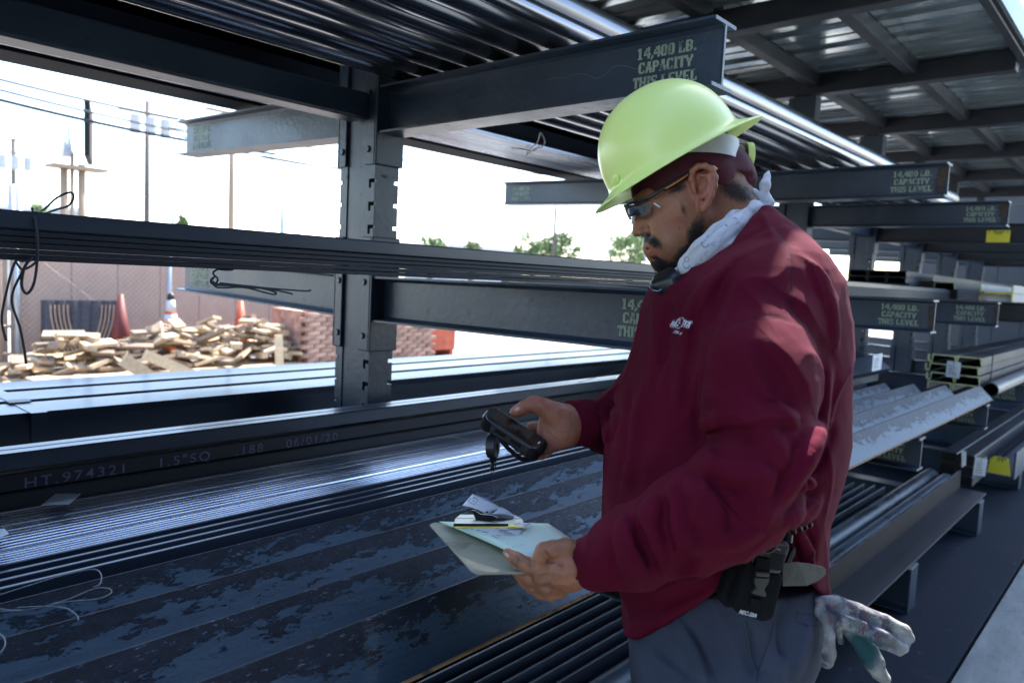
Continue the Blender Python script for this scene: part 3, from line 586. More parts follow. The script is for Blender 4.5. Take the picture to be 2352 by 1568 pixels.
hangtag((5.58, .895, .43), (5.60, .83, .425), (5.60, .835, .31), (5.58, .90, .31), 'white tag on the base level beside the yellow sign')
hangtag((5.55, .97, .46), (5.56, .945, .46), (5.56, .94, .37), (5.55, .962, .35), 'narrow white tag curled against the dark tubes', False)
t = thing('yellow_rack_sign', (6.7, 1.09, 1.9), 'yellow rack sign with arrows and black print hanging on a dark far arm', 'sign')
m_ = MB(); m_.box(6.80, 6.803, 1.02, 1.175, 1.893, 1.985); part('sign_plate', m_, M['signy'], t, bevel=.003)
m_ = MB()
for k in range(10): m_.box(6.7985, 6.7995, 1.06+k*.0075, 1.0645+k*.0075, 1.966, 1.978)
stencil(m_, ['11-H'], np.array([6.7995, 1.097, 1.962]), np.array([0, -1., 0]), Z_, .012, .002); m_.box(6.7985, 6.7995, 1.096, 1.102, 1.955, 1.9565)
for yy in (1.035, 1.158): m_.add([(6.7985, yy-.007, 1.972), (6.7985, yy+.007, 1.972), (6.7985, yy, 1.981)], [(0, 1, 2)]); m_.box(6.7985, 6.7992, yy-.0015, yy+.0015, 1.962, 1.972)
part('sign_print', m_, M['print'], t)
t = thing('yellow_base_sign', (6.1, .78, .3), 'yellow sign with a number on the end of a base beam at the right', 'sign')
XS = 6.1; s0, s1 = onX(2267, 1083, XS), onX(2326, 1053, XS); m_ = MB(); m_.extrude([(s1[1], s0[2]), (s0[1], s0[2]+.003), (s0[1]-.012, s1[2]-.022), (s0[1]-.035, s1[2]), (s1[1]+.02, s1[2]-.004)], (XS-.01, 0, 0), Y_, Z_, (.003, 0, 0)); part('sign_plate', m_, M['signy'], t)
m_ = MB()
for k in range(7): m_.box(XS-.0118, XS-.0112, s0[1]-.06-k*.008, s0[1]-.055-k*.008, s1[2]-.016, s1[2]-.007)
stencil(m_, ['11-B'], np.array([XS-.0095, (s0[1]+s1[1])/2, s1[2]-.02]), np.array([0, -1., 0]), Z_, .013, .002); part('sign_print', m_, M['print'], t)
XS = 6.1; p0, p1 = onX(2258, 1108, XS), onX(2336, 1040, XS); ya, yb, za, zb_ = p1[1], p0[1], max(.22, p0[2]), p1[2]
b_ = MB(); b_.box(XS, XS+3, ya, yb, za, za+.02); b_.box(XS, XS+3, ya, ya+.012, za+.0205, zb_); b_.box(XS, XS+3, yb-.012, yb, za+.0205, zb_)
solo('open_channel', b_, M['paint'], 'dark open channel holding the yellow sign at the right end of the base level', 'channel')
# ---------------------------------------------------------------- yard behind the rack
def cone(x, y, h, label, mat, bands, hide=False):
    t = thing('traffic_cone', (x, y, -.05), label, 'traffic cone', 'traffic cones by the fence'); r0, r1 = .175*h/.95, .032
    def seg(a, b, m, nm, e=0):
        mb = MB(); mb.pipe((x, y, -.05+a*h), (x, y, -.05+b*h), .1, .09, 24)
        vs = mb.v; out = []
        for v in vs:
            f = (v[2]+.05)/h; R = r0+(r1-r0)*f+e; d = math.hypot(v[0]-x, v[1]-y); k = (R if d > .095 else R-.008)/d; out.append((x+(v[0]-x)*k, y+(v[1]-y)*k, v[2]))
        mb.v = out; part(nm, mb, m, t, smooth=True)
    seg(.03, 1, mat, 'body')
    for a, b, m in bands: seg(a, b, m, 'band', .003)
    mb = MB(); mb.box(x-.2, x+.2, y-.2, y+.2, -.05, -.02); part('base', mb, M['black'], t, bevel=.01)
cone(3.83, 10.3, 1.01, 'dark red traffic cone with painted-in shade at the left, against the fence', M['cone_shaded'], [])
cone(4.48, 10.3, 1.03, 'orange traffic cone with two white bands and a dark tip, in the middle', M['conered'], [(.61, .72, M['white']), (.757, .91, M['white']), (.91, 1.0, M['black'])])
cone(5.505, 10.3, .93, 'plain pale orange traffic cone beside the far arm end', M['conered'], [])
# wall and fence
s_ = MB(); s_.box(2.95, 9.0, 11.4, 11.6, -.05, 1.72); wl = solo('yard_wall', s_, M['wall'], 'pinkish plastered wall behind the chain link fence', 'wall')
for k in range(10):
    m_ = MB(); m_.box(3.0+k*.6, 3.585+k*.6, 11.385, 11.3995, -.04, 1.7); part('wall_panel', m_, M['wall'], wl, bevel=.004)
t = thing('slatted_fence', (1.0, 11.3, -.05), 'brown slatted fence gate at the far left', 'fence')
for k in range(26):
    m_ = MB(); m_.box(-.9+k*.15, -.78+k*.15, 11.3, 11.315, 0.0, 1.55); part('slat', m_, M['slat'], t)
t = thing('chain_link_fence', (5, 10.95, -.05), 'galvanized chain link fence in front of the pink wall', 'fence')
for xp in (2.83, 4.74, 6.65, 8.56):
    m_ = MB(); m_.pipe((xp, 10.95, -.05), (xp, 10.95, 1.75), .03, .026, 12); part('fence_post', m_, M['galvpost'], t, smooth=True)
m_ = MB(); m_.tube([(2.83, 10.95, 1.7), (8.56, 10.95, 1.7)], .02, 8); part('top_rail', m_, M['galvpost'], t, smooth=True)
m_ = MB(); m_.tube([(2.86, 10.98, 1.55), (4.2, 10.98, .45)], .006, 5); m_.tube([(2.0, 10.95, .5), (2.83, 10.95, .5)], .02, 8); m_.tube([(2.65, 10.95, -.05), (2.65, 10.95, 1.5)], .025, 8); m_.tube([(2.65, 10.95, .15), (2.83, 10.95, .15)], .02, 8); part('brace_rod', m_, M['slat'], t, smooth=True)
m_ = MB(); st = .075
x = 2.83-1.8
def dwire(x0, sgn):
    a, b = max(0, 0), 1.7; pts = []
    z0, z1 = 0.0, 1.68; xa, xb = x0, x0+sgn*1.68
    lo, hi = 2.83, 8.56
    ta = 0; tb = 1
    if sgn > 0: ta = max(0, (lo-xa)/1.68); tb = min(1, (hi-xa)/1.68)
    else: ta = max(0, (xa-hi)/1.68); tb = min(1, (xa-lo)/1.68)
    if tb > ta: m_.tube([(xa+sgn*1.68*ta, 10.95, 1.68*ta), (xa+sgn*1.68*tb, 10.95, 1.68*tb)], .0032, 3, cap=False)
while x < 8.6: dwire(x, 1); dwire(x+1.7, -1); x += st
part('chain_mesh', m_, M['galvpost'], t, kind='stuff')
m_ = MB(); npx = 24; vs = []
for j in range(2):
    for i in range(npx+1):
        u_ = i/npx; vs.append((3.08+u_*1.03, 10.88+.02*math.sin(i*1.9), .84 if j else -.04))
m_.add(vs, [(i, i+1, i+2+npx, i+1+npx) for i in range(npx)])
v2 = MB(); v2.add(vs+[(a, b+.012, c) for a, b, c in vs], m_.f+[tuple(i+2*(npx+1) for i in q)[::-1] for q in m_.f]+[(i+npx+1, i+npx+2, i+npx+2+2*(npx+1), i+npx+1+2*(npx+1)) for i in range(npx)])
tp = solo('wall_shadow', v2, M['shadow_sheet'], 'dark grey sheet standing in for the shadow on the wall behind the left wood heap', 'shadow_sheet')  # wavy dark sheet put where the wall carries a shadow
m_ = MB()
for sgn, c0 in ((1, 3.18), (-1, 4.0)):
    for k in range(5):
        pts = [(c0+sgn*(.05*k+.38*(1-u_)**1.6*0+.30*u_**2.2), 10.86, .78-.8*u_) for u_ in np.linspace(0, 1, 9)]; m_.tube(pts, .011, 5)
part('sheet_fold', m_, M['slat'], tp)
# pallets
def pallet(x0, x1, y0, y1, z, label):
    t = thing('wood_pallet', ((x0+x1)/2, (y0+y1)/2, z), label, 'pallet', 'pallets under the offcuts'); n = int((y1-y0)/.13)
    for k in range(n): a = y0+k*(y1-y0)/n; m_ = MB(); m_.box(x0, x1, a, a+.09, z+.105, z+.123); part('deck_board', m_, M['wood'], t)
    for k in range(3): a = x0+k*(x1-x0-.045)/2; m_ = MB(); m_.box(a, a+.045, y0+.005, y1-.02, z+.02, z+.104); part('stringer', m_, M['wood'], t)
    for k in range(3): a = y0+k*(y1-y0-.1)/2; m_ = MB(); m_.box(x0, x1, a, a+.1, z, z+.019); part('bottom_board', m_, M['wood'], t)
pallet(2.50, 3.62, 9.05, 10.0, -.05, 'pale wood pallet under the left heap of offcuts')
pallet(3.75, 4.95, 9.2, 10.1, -.05, 'pale wood pallet under the middle of the right heap')
pallet(4.85, 5.85, 9.05, 10.0, -.05, 'pale wood pallet at the right end of the right heap')
def wood_heap(prof, y0, y1, n, lab, grp, sd):
    R = random.Random(sd)
    xs, hs = zip(*prof)
    ms = []
    for k in range(8):
        mb = MB(); L_, W_, H_ = [(.26, .045, .019), (.36, .045, .022), (.20, .07, .02), (.48, .045, .02), (.15, .045, .04), (.32, .07, .02), (.42, .07, .022), (.24, .045, .022)][k]
        mb.box(-W_, W_, -L_/1.0*.5, L_*.5, -H_, H_); ms.append([mesh_of(mb, M['wood']), mesh_of(mb, M['wood_old'])])
    for i in range(n):
        u_ = R.random(); x = xs[0]+(xs[-1]-xs[0])*u_; h = float(np.interp(x, xs, hs)); y = y0+(y1-y0)*R.random(); 
        fy = 1-abs((y-(y0+y1)/2)/((y1-y0)/2))**2*.85; top = max(h*fy, .05)
        z = .10+ (R.random()**.5)*(top-.05) if top > .12 else .02
        kk, tn = R.randrange(8), (1 if R.random() < .33 else 0)
        o = link('wood_offcut', ms[kk][tn], None, lab % (['narrow', 'long narrow', 'short wide', 'very long thin', 'short square', 'wide', 'long wide', 'small'][kk]+(' weathered grey' if tn else ' pale pine')), 'wood offcut', grp, loc=(x, y, z))
        o.rotation_euler = (R.gauss(0, .22), R.gauss(0, .25), R.choice([R.uniform(-2.2, -.9), R.uniform(-2, -1.1), R.uniform(-.5, .5), R.uniform(0, 3.14)]))
wood_heap([(2.15, .05), (2.5, .12), (2.75, .36), (3.05, .56), (3.2, .50), (3.4, .30), (3.65, .12)], 9.32, 10.0, 105, '%s offcut lying in the left heap of scrap wood', 'offcuts in the left heap', 3)
wood_heap([(3.45, .30), (3.7, .42), (4.2, .58), (4.6, .62), (5.0, .68), (5.55, .62), (5.95, .42), (6.2, .12)], 9.32, 10.1, 195, '%s offcut lying in the right heap of scrap wood', 'offcuts in the right heap', 5)
def board(p0, p1, w_, th, label, mat='wood'):
    p0, p1 = np.array(p0, float), np.array(p1, float); d = (p1-p0)/2; n = np.cross(d, (0, 1, 0)); n = n/np.linalg.norm(n)
    b_ = MB(); b_.obox((p0+p1)/2, d, n*w_/2, np.array([0, th/2, 0])); solo('loose_board', b_, M[mat], label, 'board', 'loose boards on the heaps')
board((5.36, 8.95, .02), (5.36, 9.0, .50), .11, .03, 'board standing upright in front of the right heap')
board((3.55, 8.85, .34), (4.3, 8.8, -.03), .12, .03, 'wide board sloping down between the two heaps')
board((3.3, 8.8, .30), (3.72, 8.75, -.03), .15, .03, 'shorter board leaning between the two heaps')
board((2.0, 8.8, .02), (2.8, 8.9, .06), .12, .03, 'board lying flat left of the left pallet')
for k in range(12):
    R = rnd; b_ = MB(); a = R.uniform(-.4, .4); c0 = np.array([2.0+R.random()*.6, 8.7+R.random()*.9, -.02+.03*(k % 3)])
    b_.obox(c0, np.array([math.cos(a), math.sin(a), 0])*.25, np.array([-math.sin(a), math.cos(a), 0])*.05, np.array([0, 0, .012])); solo('loose_board', b_, M['wood'], ['short board lying flat on the ground at the left edge, number %s from the heap' % w_ for w_ in ('one',)][0][:0]+'short loose board lying among others on the ground left of the left heap', 'board', 'short boards on the ground')
# brick pallet and red bin
t = thing('brick_stack', (7.2, 9.4, -.05), 'shrink wrapped stack of red and pale bricks behind the nearest upright', 'brick stack'); bm_ = MB(); bm_.box(-.098, .098, -.045, .045, -.03, .03); bmesh_ = mesh_of(bm_, M['brick'])
for lay in range(12):
    for k in range(12):
        for yy, ry in ((9.25, 0),):
            x = 5.95+k*.205+(.1 if lay % 2 else 0); o = link('brick', bmesh_, t, loc=tuple(np.array([x+rnd.uniform(-.006, .006), yy+rnd.uniform(-.01, .01), .04+lay*.064])-org(t))); o.rotation_euler = (0, 0, rnd.uniform(-.06, .06))
m_ = MB(); m_.box(5.9, 8.3, 9.32, 10.1, .01, .80); part('brick_core', m_, M['brick'], t); m_ = MB(); m_.box(5.85, 8.35, 9.2, 10.1, -.05, .005); part('pallet_base', m_, M['wood_old'], t)
t = thing('red_bin', (8.6, 9.6, -.05), 'faded red steel bin right of the brick stack', 'bin'); m_ = MB(); m_.box(8.4, 9.15, 9.5, 10.3, .10, .52); part('body', m_, M['redpaint'], t, bevel=.02)
m_ = MB(); m_.box(8.37, 9.18, 9.47, 10.33, .52, .56); part('rim', m_, M['redpaint'], t, bevel=.006)
for a in (8.45, 9.05): m_ = MB(); m_.box(a, a+.07, 9.52, 10.28, -.05, .099); part('foot', m_, M['redpaint'], t)
# poles and wires
def pole(px, y0, y1, Y, r_, label, mat='pole', arms=(), zb=-.05):
    a = onY(px, y0, Y); b = onY(px+(y0-y1)*.03*0+2, y1, Y); b[0] = a[0]+.0; t = thing('utility_pole', (a[0], Y, zb), label, 'utility pole', 'utility poles beyond the yard')
    m_ = MB(); m_.tube([(a[0], Y, zb), (a[0], Y, b[2])], r_, 10, rad=[r_*1.2, r_*.85]); part('shaft', m_, M[mat], t, smooth=True)
    for (fy, wd) in arms:
        z = onY(px, fy, Y)[2]; m_ = MB(); m_.box(a[0]-wd/2, a[0]+wd/2, Y-.05-r_, Y+.05-r_, z-.06, z+.06); part('crossarm', m_, M['pole_light'], t)
    return a[0], b[2], t
def cans(t, x, Y, z, n=3):
    for k in range(n): m_ = MB(); m_.pipe((x+(k-1)*.75, Y-.4, z-.45), (x+(k-1)*.75, Y-.4, z+.45), .25, .01, 12); part('transformer', m_, M['grey'], t, smooth=False)
a = pole(337, 500, 232, 40, .13, 'tall dark utility pole with crossarm and transformers, left of the far arm end', arms=((262, 2.9),)); cans(a[2], a[0], 40, onY(337, 292, 40)[2], 3)
a = pole(32, 480, 318, 60, .16, 'distant utility pole with two crossarms at the left edge', arms=((322, 4), (352, 4))); cans(a[2], a[0], 60, onY(32, 375, 60)[2], 3)
pole(530, 520, 262, 30, .12, 'brownish wooden pole rising behind the far upper arm end', 'pole_light', arms=((262, 2.4),))
pole(1271, 583, 440, 40, .13, 'slim dark pole among the trees in front of the worker\'s face')
pole(649, 520, 462, 22, .09, 'short pale banded post left of the nearest upright', 'galvpost'); pole(687, 520, 488, 22, .05, 'thin pale post beside the nearest upright', 'galvpost')
pole(397, 515, 459, 22, .06, 'thin grey post above the striped cone', 'galvpost'); pole(910, 560, 510, 22, .05, 'thin post just right of the nearest upright', 'galvpost')
pole(1395, 600, 552, 22, .05, 'thin fence post before the tree beside the worker\'s nose', 'galvpost'); pole(1483, 600, 560, 22, .05, 'thin fence post close to the worker\'s nose', 'galvpost')
pole(28, 485, 425, 22, .10, 'left one of two pale posts at the left edge', 'galvpost'); pole(42, 485, 428, 22, .10, 'right one of two pale posts at the left edge', 'galvpost')
# billboard
Yb = 32; t = thing('billboard', onY(170, 480, Yb), 'billboard seen edge on, on a wooden platform with round posts', 'billboard')
def bb(px, py): return onY(px, py, Yb)
a, b = bb(199, 241), bb(209, 364); vd = _ray(204, 300); vd[2] = 0; vd /= np.linalg.norm(vd); sd_ = np.array([vd[1], -vd[0], 0]); m_ = MB(); cc = bb(204, 300); m_.obox([cc[0]+.9*vd[0], Yb+.9*vd[1], (a[2]+b[2])/2], vd*1.7+sd_*.06, sd_*.10, np.array([0, 0, (a[2]-b[2])/2])); part('panel', m_, M['hole'], t)
a, b = bb(112, 376), bb(238, 368); m_ = MB(); m_.box(a[0], b[0], Yb-.5, Yb+.5, a[2]-.10, a[2]+.02); part('platform', m_, M['pole_light'], t)
for px in (147, 166, 188):
    q_ = bb(px, 490); m_ = MB(); m_.tube([(q_[0], Yb, -.05), (q_[0], Yb, bb(px, 378 if px != 166 else 350)[2])], .13 if px != 166 else .07, 10); part('post', m_, M['pole_light'], t, smooth=True)
t = thing('canopy_umbrella', onY(158, 350, 34), 'pale folded shade shapes standing on the billboard platform', 'shade'); m_ = MB()
for cx, wd in ((151, 16), (163, 12)):
    p_ = [onY(cx-wd/2, 360, 34), onY(cx+wd/2, 360, 34), onY(cx-1, 315, 34)]; m_.add(p_+[q_+np.array([0, .4, 0]) for q_ in p_], [(0, 1, 2), (5, 4, 3), (0, 3, 4, 1), (1, 4, 5, 2), (2, 5, 3, 0)])
part('cloth', m_, M['white'], t); m_ = MB(); m_.tube([onY(158, 360, 34.2), onY(158, 290, 34.2)], .05, 6); part('mast', m_, M['galvpost'], t)
# cables
def cable(p, label, Y0, Y1, r_=.03):
    (xa, ya), (xb, yb) = p; A, B = onY(xa, ya, Y0), onY(xb, yb, Y1); A0 = A+(A-B)*.8; pts = []
    L_ = np.linspace(-.0, 1, 2)
    m_ = MB(); D = B-A; ts = np.linspace(-.8, 1.6, 25); m_.tube([A+D*t_+np.array([0, 0, .25*((t_-.4)**2-.16)]) for t_ in ts], r_, 5); solo('power_cable', m_, M['cable'], label, 'cable', 'power cables across the sky')
cable(((0, 183), (436, 281)), 'topmost power cable crossing the sky at the left', 30, 30, .05)
cable(((0, 207), (436, 309)), 'thin middle power cable crossing the sky at the left', 30, 30, .045)
cable(((0, 230), (434, 327)), 'thick lowest power cable crossing the sky at the left', 30, 30, .065)
cable(((587, 358), (773, 388)), 'power cable between the far arm and the nearest upright', 30, 30, .04)
cable(((905, 365), (1300, 408)), 'upper cable right of the nearest upright', 36, 36, .045); cable(((905, 408), (1180, 440)), 'lower cable right of the nearest upright', 36, 36, .05)
cable(((905, 398), (1180, 428)), 'faint middle cable right of the nearest upright', 36, 36, .02)
# trees
def tree(px0, px1, pytop, pybase, Y, label, n=2600, sd=1):
    R = np.random.RandomState(sd); a, b = onY(px0, pybase, Y), onY(px1, pybase, Y); cx = (a[0]+b[0])/2; W_ = (b[0]-a[0])/2; zt = onY((px0+px1)/2, pytop, Y)[2]; zb = max(1.2, zt*.3)
    t = thing('leafy_tree', (cx, Y, -.05), label, 'tree', 'trees beyond the yard'); m_ = MB(); 
    m_.tube([(cx, Y, -.05), (cx+.1, Y, zb+.5), (cx-.1, Y, (zt+zb)/2)], .3, 8, rad=[.3, .2, .08])
    for k in range(5): an = k*1.3; m_.tube([(cx, Y, zb+.3), (cx+math.cos(an)*W_*.6, Y+math.sin(an)*W_*.6, zb+(zt-zb)*.6)], .08, 5, rad=[.1, .03])
    part('trunk', m_, M['bark'], t)
    cl = []
    for k in range(26):
        th = R.rand()*6.28; rr = math.sqrt(R.rand())*.8; hh = R.rand(); k2 = math.sqrt(max(0, 1-(hh*.95)**2)); cl.append((cx+math.cos(th)*rr*W_*k2, Y+math.sin(th)*rr*W_*k2, zb+(zt-zb)*(.12+.8*hh), (.16+.2*R.rand())*W_))
    vs = []; fs = []
    for k in range(n):
        c_ = cl[R.randint(26)]; d = R.normal(size=3); d /= np.linalg.norm(d); p = np.array(c_[:3])+d*c_[3]*(R.rand()**.4)*np.array([1, 1, .8])
        u_ = R.normal(size=3); u_ /= np.linalg.norm(u_); v_ = np.cross(u_, d); v_ /= np.linalg.norm(v_)+1e-6; s0 = .10+.12*R.rand(); i0 = len(vs)
        vs += [p-u_*s0, p+v_*s0*.6, p+u_*s0, p-v_*s0*.6]; fs.append((i0, i0+1, i0+2, i0+3))
    m_ = MB(); m_.add(vs, fs); part('crown', m_, M['leaf'], t, kind='stuff')
tree(945, 1030, 536, 575, 45, 'small green tree right of the nearest upright', 1600, 1); tree(1052, 1112, 548, 585, 50, 'low far tree between the upright and the bigger trees', 1200, 2)
tree(1182, 1262, 532, 590, 45, 'left one of the two bigger trees before the worker', 2400, 3); tree(1240, 1325, 530, 592, 44, 'right one of the two bigger trees before the worker', 2400, 4)
tree(1392, 1500, 532, 600, 38, 'green tree right before the worker\'s nose', 3200, 5); tree(396, 436, 486, 520, 40, 'small tree behind the thin post at the left', 900, 6)
tree(50, 125, 462, 490, 55, 'pale green tree below the billboard at the left edge', 1400, 7)
# low far buildings
for px0, px1, py, Y, lb in ((-20, 60, 476, 70, 'long low grey building at the left edge'), (100, 200, 480, 70, 'flat pale building behind the billboard posts'), (1040, 1200, 566, 60, 'low pale building between the trees')):
    a, b = onY(px0, py, Y), onY(px1, py, Y); m_ = MB(); m_.box(a[0], b[0], Y, Y+8, -.05, a[2]); o = solo('far_building', m_, M['grey'], lb, 'building', 'low buildings beyond the yard'); m2 = MB(); m2.box(a[0]-.3, b[0]+.3, Y-.3, Y+8.3, a[2]+.01, a[2]+.35); part('roof_edge', m2, M['white'], o)
# white tarps and panels behind the far bays
for k, (x, y, w_, h, lb, mt) in enumerate(((17.0, 6.6, .9, 2.3, 'white covered load behind the far bays, left one', 'white'), (19.6, 6.6, 1.2, 2.2, 'white covered load behind the far bays, right one', 'white'), (13.4, 6.4, 2.0, 1.4, 'grey ribbed panel stack behind the far bays', 'grey'))):
    t = thing('covered_load', (x, y, -.05), lb, 'covered load', 'covered loads beyond the rack'); m_ = MB(); m_.add([(x-w_, y, -.05), (x+w_, y, -.05), (x+w_, y+1.2, -.05), (x-w_, y+1.2, -.05), (x-w_*.6, y+.2, h), (x+w_*.6, y+.2, h), (x+w_*.6, y+1, h), (x-w_*.6, y+1, h)], [(0, 1, 5, 4), (1, 2, 6, 5), (2, 3, 7, 6), (3, 0, 4, 7), (4, 5, 6, 7)])
    part('cover', m_, M[mt], t, bevel=.05)
    for j in range(6): m2 = MB(); xx = x-w_*.9+j*w_*.36; m2.tube([(xx, y-.01, 0), (x+(xx-x)*.6, y+.19, h*.98)], .025, 5); part('fold', m2, M[mt], t, smooth=True)
# ---------------------------------------------------------------- smooth solid modelling (distance fields -> mesh)
F3 = np.float32
class SDF:
    def __init__(s, lo, hi, h):
        s.lo = np.array(lo, float); s.h = h; n = np.ceil((np.array(hi)-s.lo)/h).astype(int)+1; s.n = n
        s.ax = [(s.lo[i]+np.arange(n[i])*h).astype(F3) for i in range(3)]
        s.d = np.full(n, .5, F3)
    def sl(s, lo, hi):
        a = np.clip(np.floor((np.asarray(lo)-s.lo)/s.h).astype(int), 0, s.n); b = np.clip(np.ceil((np.asarray(hi)-s.lo)/s.h).astype(int)+1, 0, s.n)
        if (b <= a).any(): return None, None
        q = tuple(slice(i, j) for i, j in zip(a, b))
        return q, (s.ax[0][q[0]][:, None, None], s.ax[1][q[1]][None, :, None], s.ax[2][q[2]][None, None, :])
    def put(s, q, d, k, sub=False):
        o = s.d[q]
        if sub: d = -d; h = np.maximum(k-np.abs(o-d), 0)/k; s.d[q] = np.maximum(o, d)+h*h*k*.25
        else: h = np.maximum(k-np.abs(o-d), 0)/k; s.d[q] = np.minimum(o, d)-h*h*k*.25
    def cap(s, a, ra, b, rb, k=.01, sub=False):
        a, b = np.asarray(a, float), np.asarray(b, float); m = max(ra, rb)+k+s.h*3
        q, P = s.sl(np.minimum(a, b)-m, np.maximum(a, b)+m)
        if q is None: return s
        ba = b-a; L = max(ba@ba, 1e-9); t = np.clip(((P[0]-F3(a[0]))*F3(ba[0])+(P[1]-F3(a[1]))*F3(ba[1])+(P[2]-F3(a[2]))*F3(ba[2]))/F3(L), 0, 1)
        d = np.sqrt((P[0]-F3(a[0])-t*F3(ba[0]))**2+(P[1]-F3(a[1])-t*F3(ba[1]))**2+(P[2]-F3(a[2])-t*F3(ba[2]))**2)-(F3(ra)+t*F3(rb-ra))
        s.put(q, d, k, sub); return s
    def ell(s, c, R, ax=None, k=.01, sub=False):
        c = np.asarray(c, float); ax = np.eye(3) if ax is None else np.asarray(ax); m = max(R)+k+s.h*3
        q, P = s.sl(c-m, c+m)
        if q is None: return s
        D = [P[i]-F3(c[i]) for i in range(3)]; k0 = 0; k1 = 0
        for i in range(3):
            u = D[0]*F3(ax[i][0])+D[1]*F3(ax[i][1])+D[2]*F3(ax[i][2]); k0 = k0+(u/F3(R[i]))**2; k1 = k1+(u/F3(R[i]**2))**2
        k0 = np.sqrt(k0); k1 = np.sqrt(k1)+1e-6
        s.put(q, k0*(k0-1)/k1, k, sub); return s
    def chain(s, pts, k=.006, sub=False):
        for (a, ra), (b, rb) in zip(pts[:-1], pts[1:]): s.cap(a, ra, b, rb, k, sub)
        return s
    def val(s, p):
        g = (np.asarray(p)-s.lo)/s.h; i = np.clip(g.astype(int), 0, s.n-2); f = g-i; r = 0
        for dx in (0, 1):
            for dy in (0, 1):
                for dz in (0, 1): r += s.d[i[0]+dx, i[1]+dy, i[2]+dz]*(f[0] if dx else 1-f[0])*(f[1] if dy else 1-f[1])*(f[2] if dz else 1-f[2])
        return r
    def hit(s, px, py, z0=.85, z1=1.7):
        z = z0
        while z < z1:
            p = at(px, py, z); g = (p-s.lo)/s.h
            if (g > 0).all() and (g < s.n-1).all():
                if s.val(p) < 0:
                    a, b = z-.004, z
                    for _ in range(5):
                        m = (a+b)/2; a, b = (a, m) if s.val(at(px, py, m)) < 0 else (m, b)
                    return b
            z += .004
        return None
    def mesh(s):
        d = s.d; neg = d < 0; n = s.n; acc = np.zeros((n[0]-1, n[1]-1, n[2]-1, 3), F3); cnt = np.zeros((n[0]-1, n[1]-1, n[2]-1), F3)
        off = [(0, 0, 0), (1, 0, 0), (0, 1, 0), (1, 1, 0), (0, 0, 1), (1, 0, 1), (0, 1, 1), (1, 1, 1)]
        cs = sum(neg[o[0]:n[0]-1+o[0], o[1]:n[1]-1+o[1], o[2]:n[2]-1+o[2]].astype(np.int8) for o in off)
        I = np.argwhere((cs > 0) & (cs < 8)); V = np.zeros((len(I), 3)); Cn = np.zeros(len(I))
        dv = np.stack([d[I[:, 0]+o[0], I[:, 1]+o[1], I[:, 2]+o[2]] for o in off], 1).astype(float)
        for a in range(8):
            for b in range(a+1, 8):
                df = np.array(off[b])-np.array(off[a])
                if np.abs(df).sum() != 1: continue
                da, db = dv[:, a], dv[:, b]; m = (da < 0) != (db < 0); t = da/np.where(m, da-db, 1)
                V[m] += np.array(off[a])+t[m, None]*df; Cn[m] += 1
        V = s.lo+(I+V/Cn[:, None])*s.h
        idx = np.full(cs.shape, -1, np.int64); idx[tuple(I.T)] = np.arange(len(I)); faces = []
        for ax in range(3):
            o = [slice(None)]*3; o2 = [slice(None)]*3; o[ax] = slice(0, -1); o2[ax] = slice(1, None)
            ch = neg[tuple(o)] != neg[tuple(o2)]; E = np.argwhere(ch); fl = neg[tuple(o)][tuple(E.T)]
            b, c = (ax+1) % 3, (ax+2) % 3; ok = (E[:, b] > 0) & (E[:, c] > 0) & (E[:, b] < n[b]-1) & (E[:, c] < n[c]-1); E = E[ok]; fl = fl[ok]
            def g(db, dc): q = E.copy(); q[:, b] -= db; q[:, c] -= dc; return idx[tuple(q.T)]
            Q = np.stack([g(1, 1), g(0, 1), g(0, 0), g(1, 0)], 1); Q[~fl] = Q[~fl][:, ::-1]; faces.append(Q)
        return V, np.concatenate(faces)
def relax(V, Fq, it=2, lam=.5):
    e = np.concatenate([Fq[:, [0, 1]], Fq[:, [1, 2]], Fq[:, [2, 3]], Fq[:, [3, 0]]]); e = np.concatenate([e, e[:, ::-1]])
    for _ in range(it):
        S_ = np.zeros_like(V); c = np.bincount(e[:, 0], minlength=len(V)).astype(float)
        for i in range(3): S_[:, i] = np.bincount(e[:, 0], weights=V[e[:, 1], i], minlength=len(V))
        V = V+(S_/np.maximum(c, 1)[:, None]-V)*lam
    return V
def npmesh(V, Fq, mats, origin, attr=None, name='m', rough=None):
    me = bpy.data.meshes.new(name); V = V-np.asarray(origin); me.vertices.add(len(V)); me.vertices.foreach_set('co', V.astype(F3).ravel())
    me.loops.add(Fq.size); me.loops.foreach_set('vertex_index', Fq.astype(np.int32).ravel()); me.polygons.add(len(Fq))
    me.polygons.foreach_set('loop_start', (np.arange(len(Fq))*Fq.shape[1]).astype(np.int32))
    for m in (mats if isinstance(mats, (list, tuple)) else [mats]): me.materials.append(m)
    me.update(calc_edges=True); me.validate(); me.polygons.foreach_set('use_smooth', [True]*len(me.polygons))
    if attr:
        for k, v in attr.items(): a = me.attributes.new(k, 'FLOAT', 'POINT'); a.data.foreach_set('value', v.astype(F3))
    return me
def R_(px, z): return px*z/FPX
def K(px, py, z, r): return (at(px, py, z), R_(r, z))
def topx(V):      # vertices -> picture plane, for laying out colour borders on the head
    d = V-_O; z = d@_f; return CXP+FPX*(d@_r)/z, CYP-FPX*(d@_u)/z, z
AX = np.array([_r, _u, _f])
def tilt_ax(deg):
    a = math.radians(deg); return np.array([math.cos(a)*_r+math.sin(a)*_u, -math.sin(a)*_r+math.cos(a)*_u, _f])
def snoise(P, f, seed=0):
    R = np.random.RandomState(seed); o = np.zeros(len(P))
    for k in range(7):
        w_ = R.normal(size=3); w_ = w_/np.linalg.norm(w_)*f*(.6+R.rand()); o += np.sin(P@w_+R.rand()*6.28+1.3*np.sin(P@R.normal(size=3)*f*.4))
    return o/7

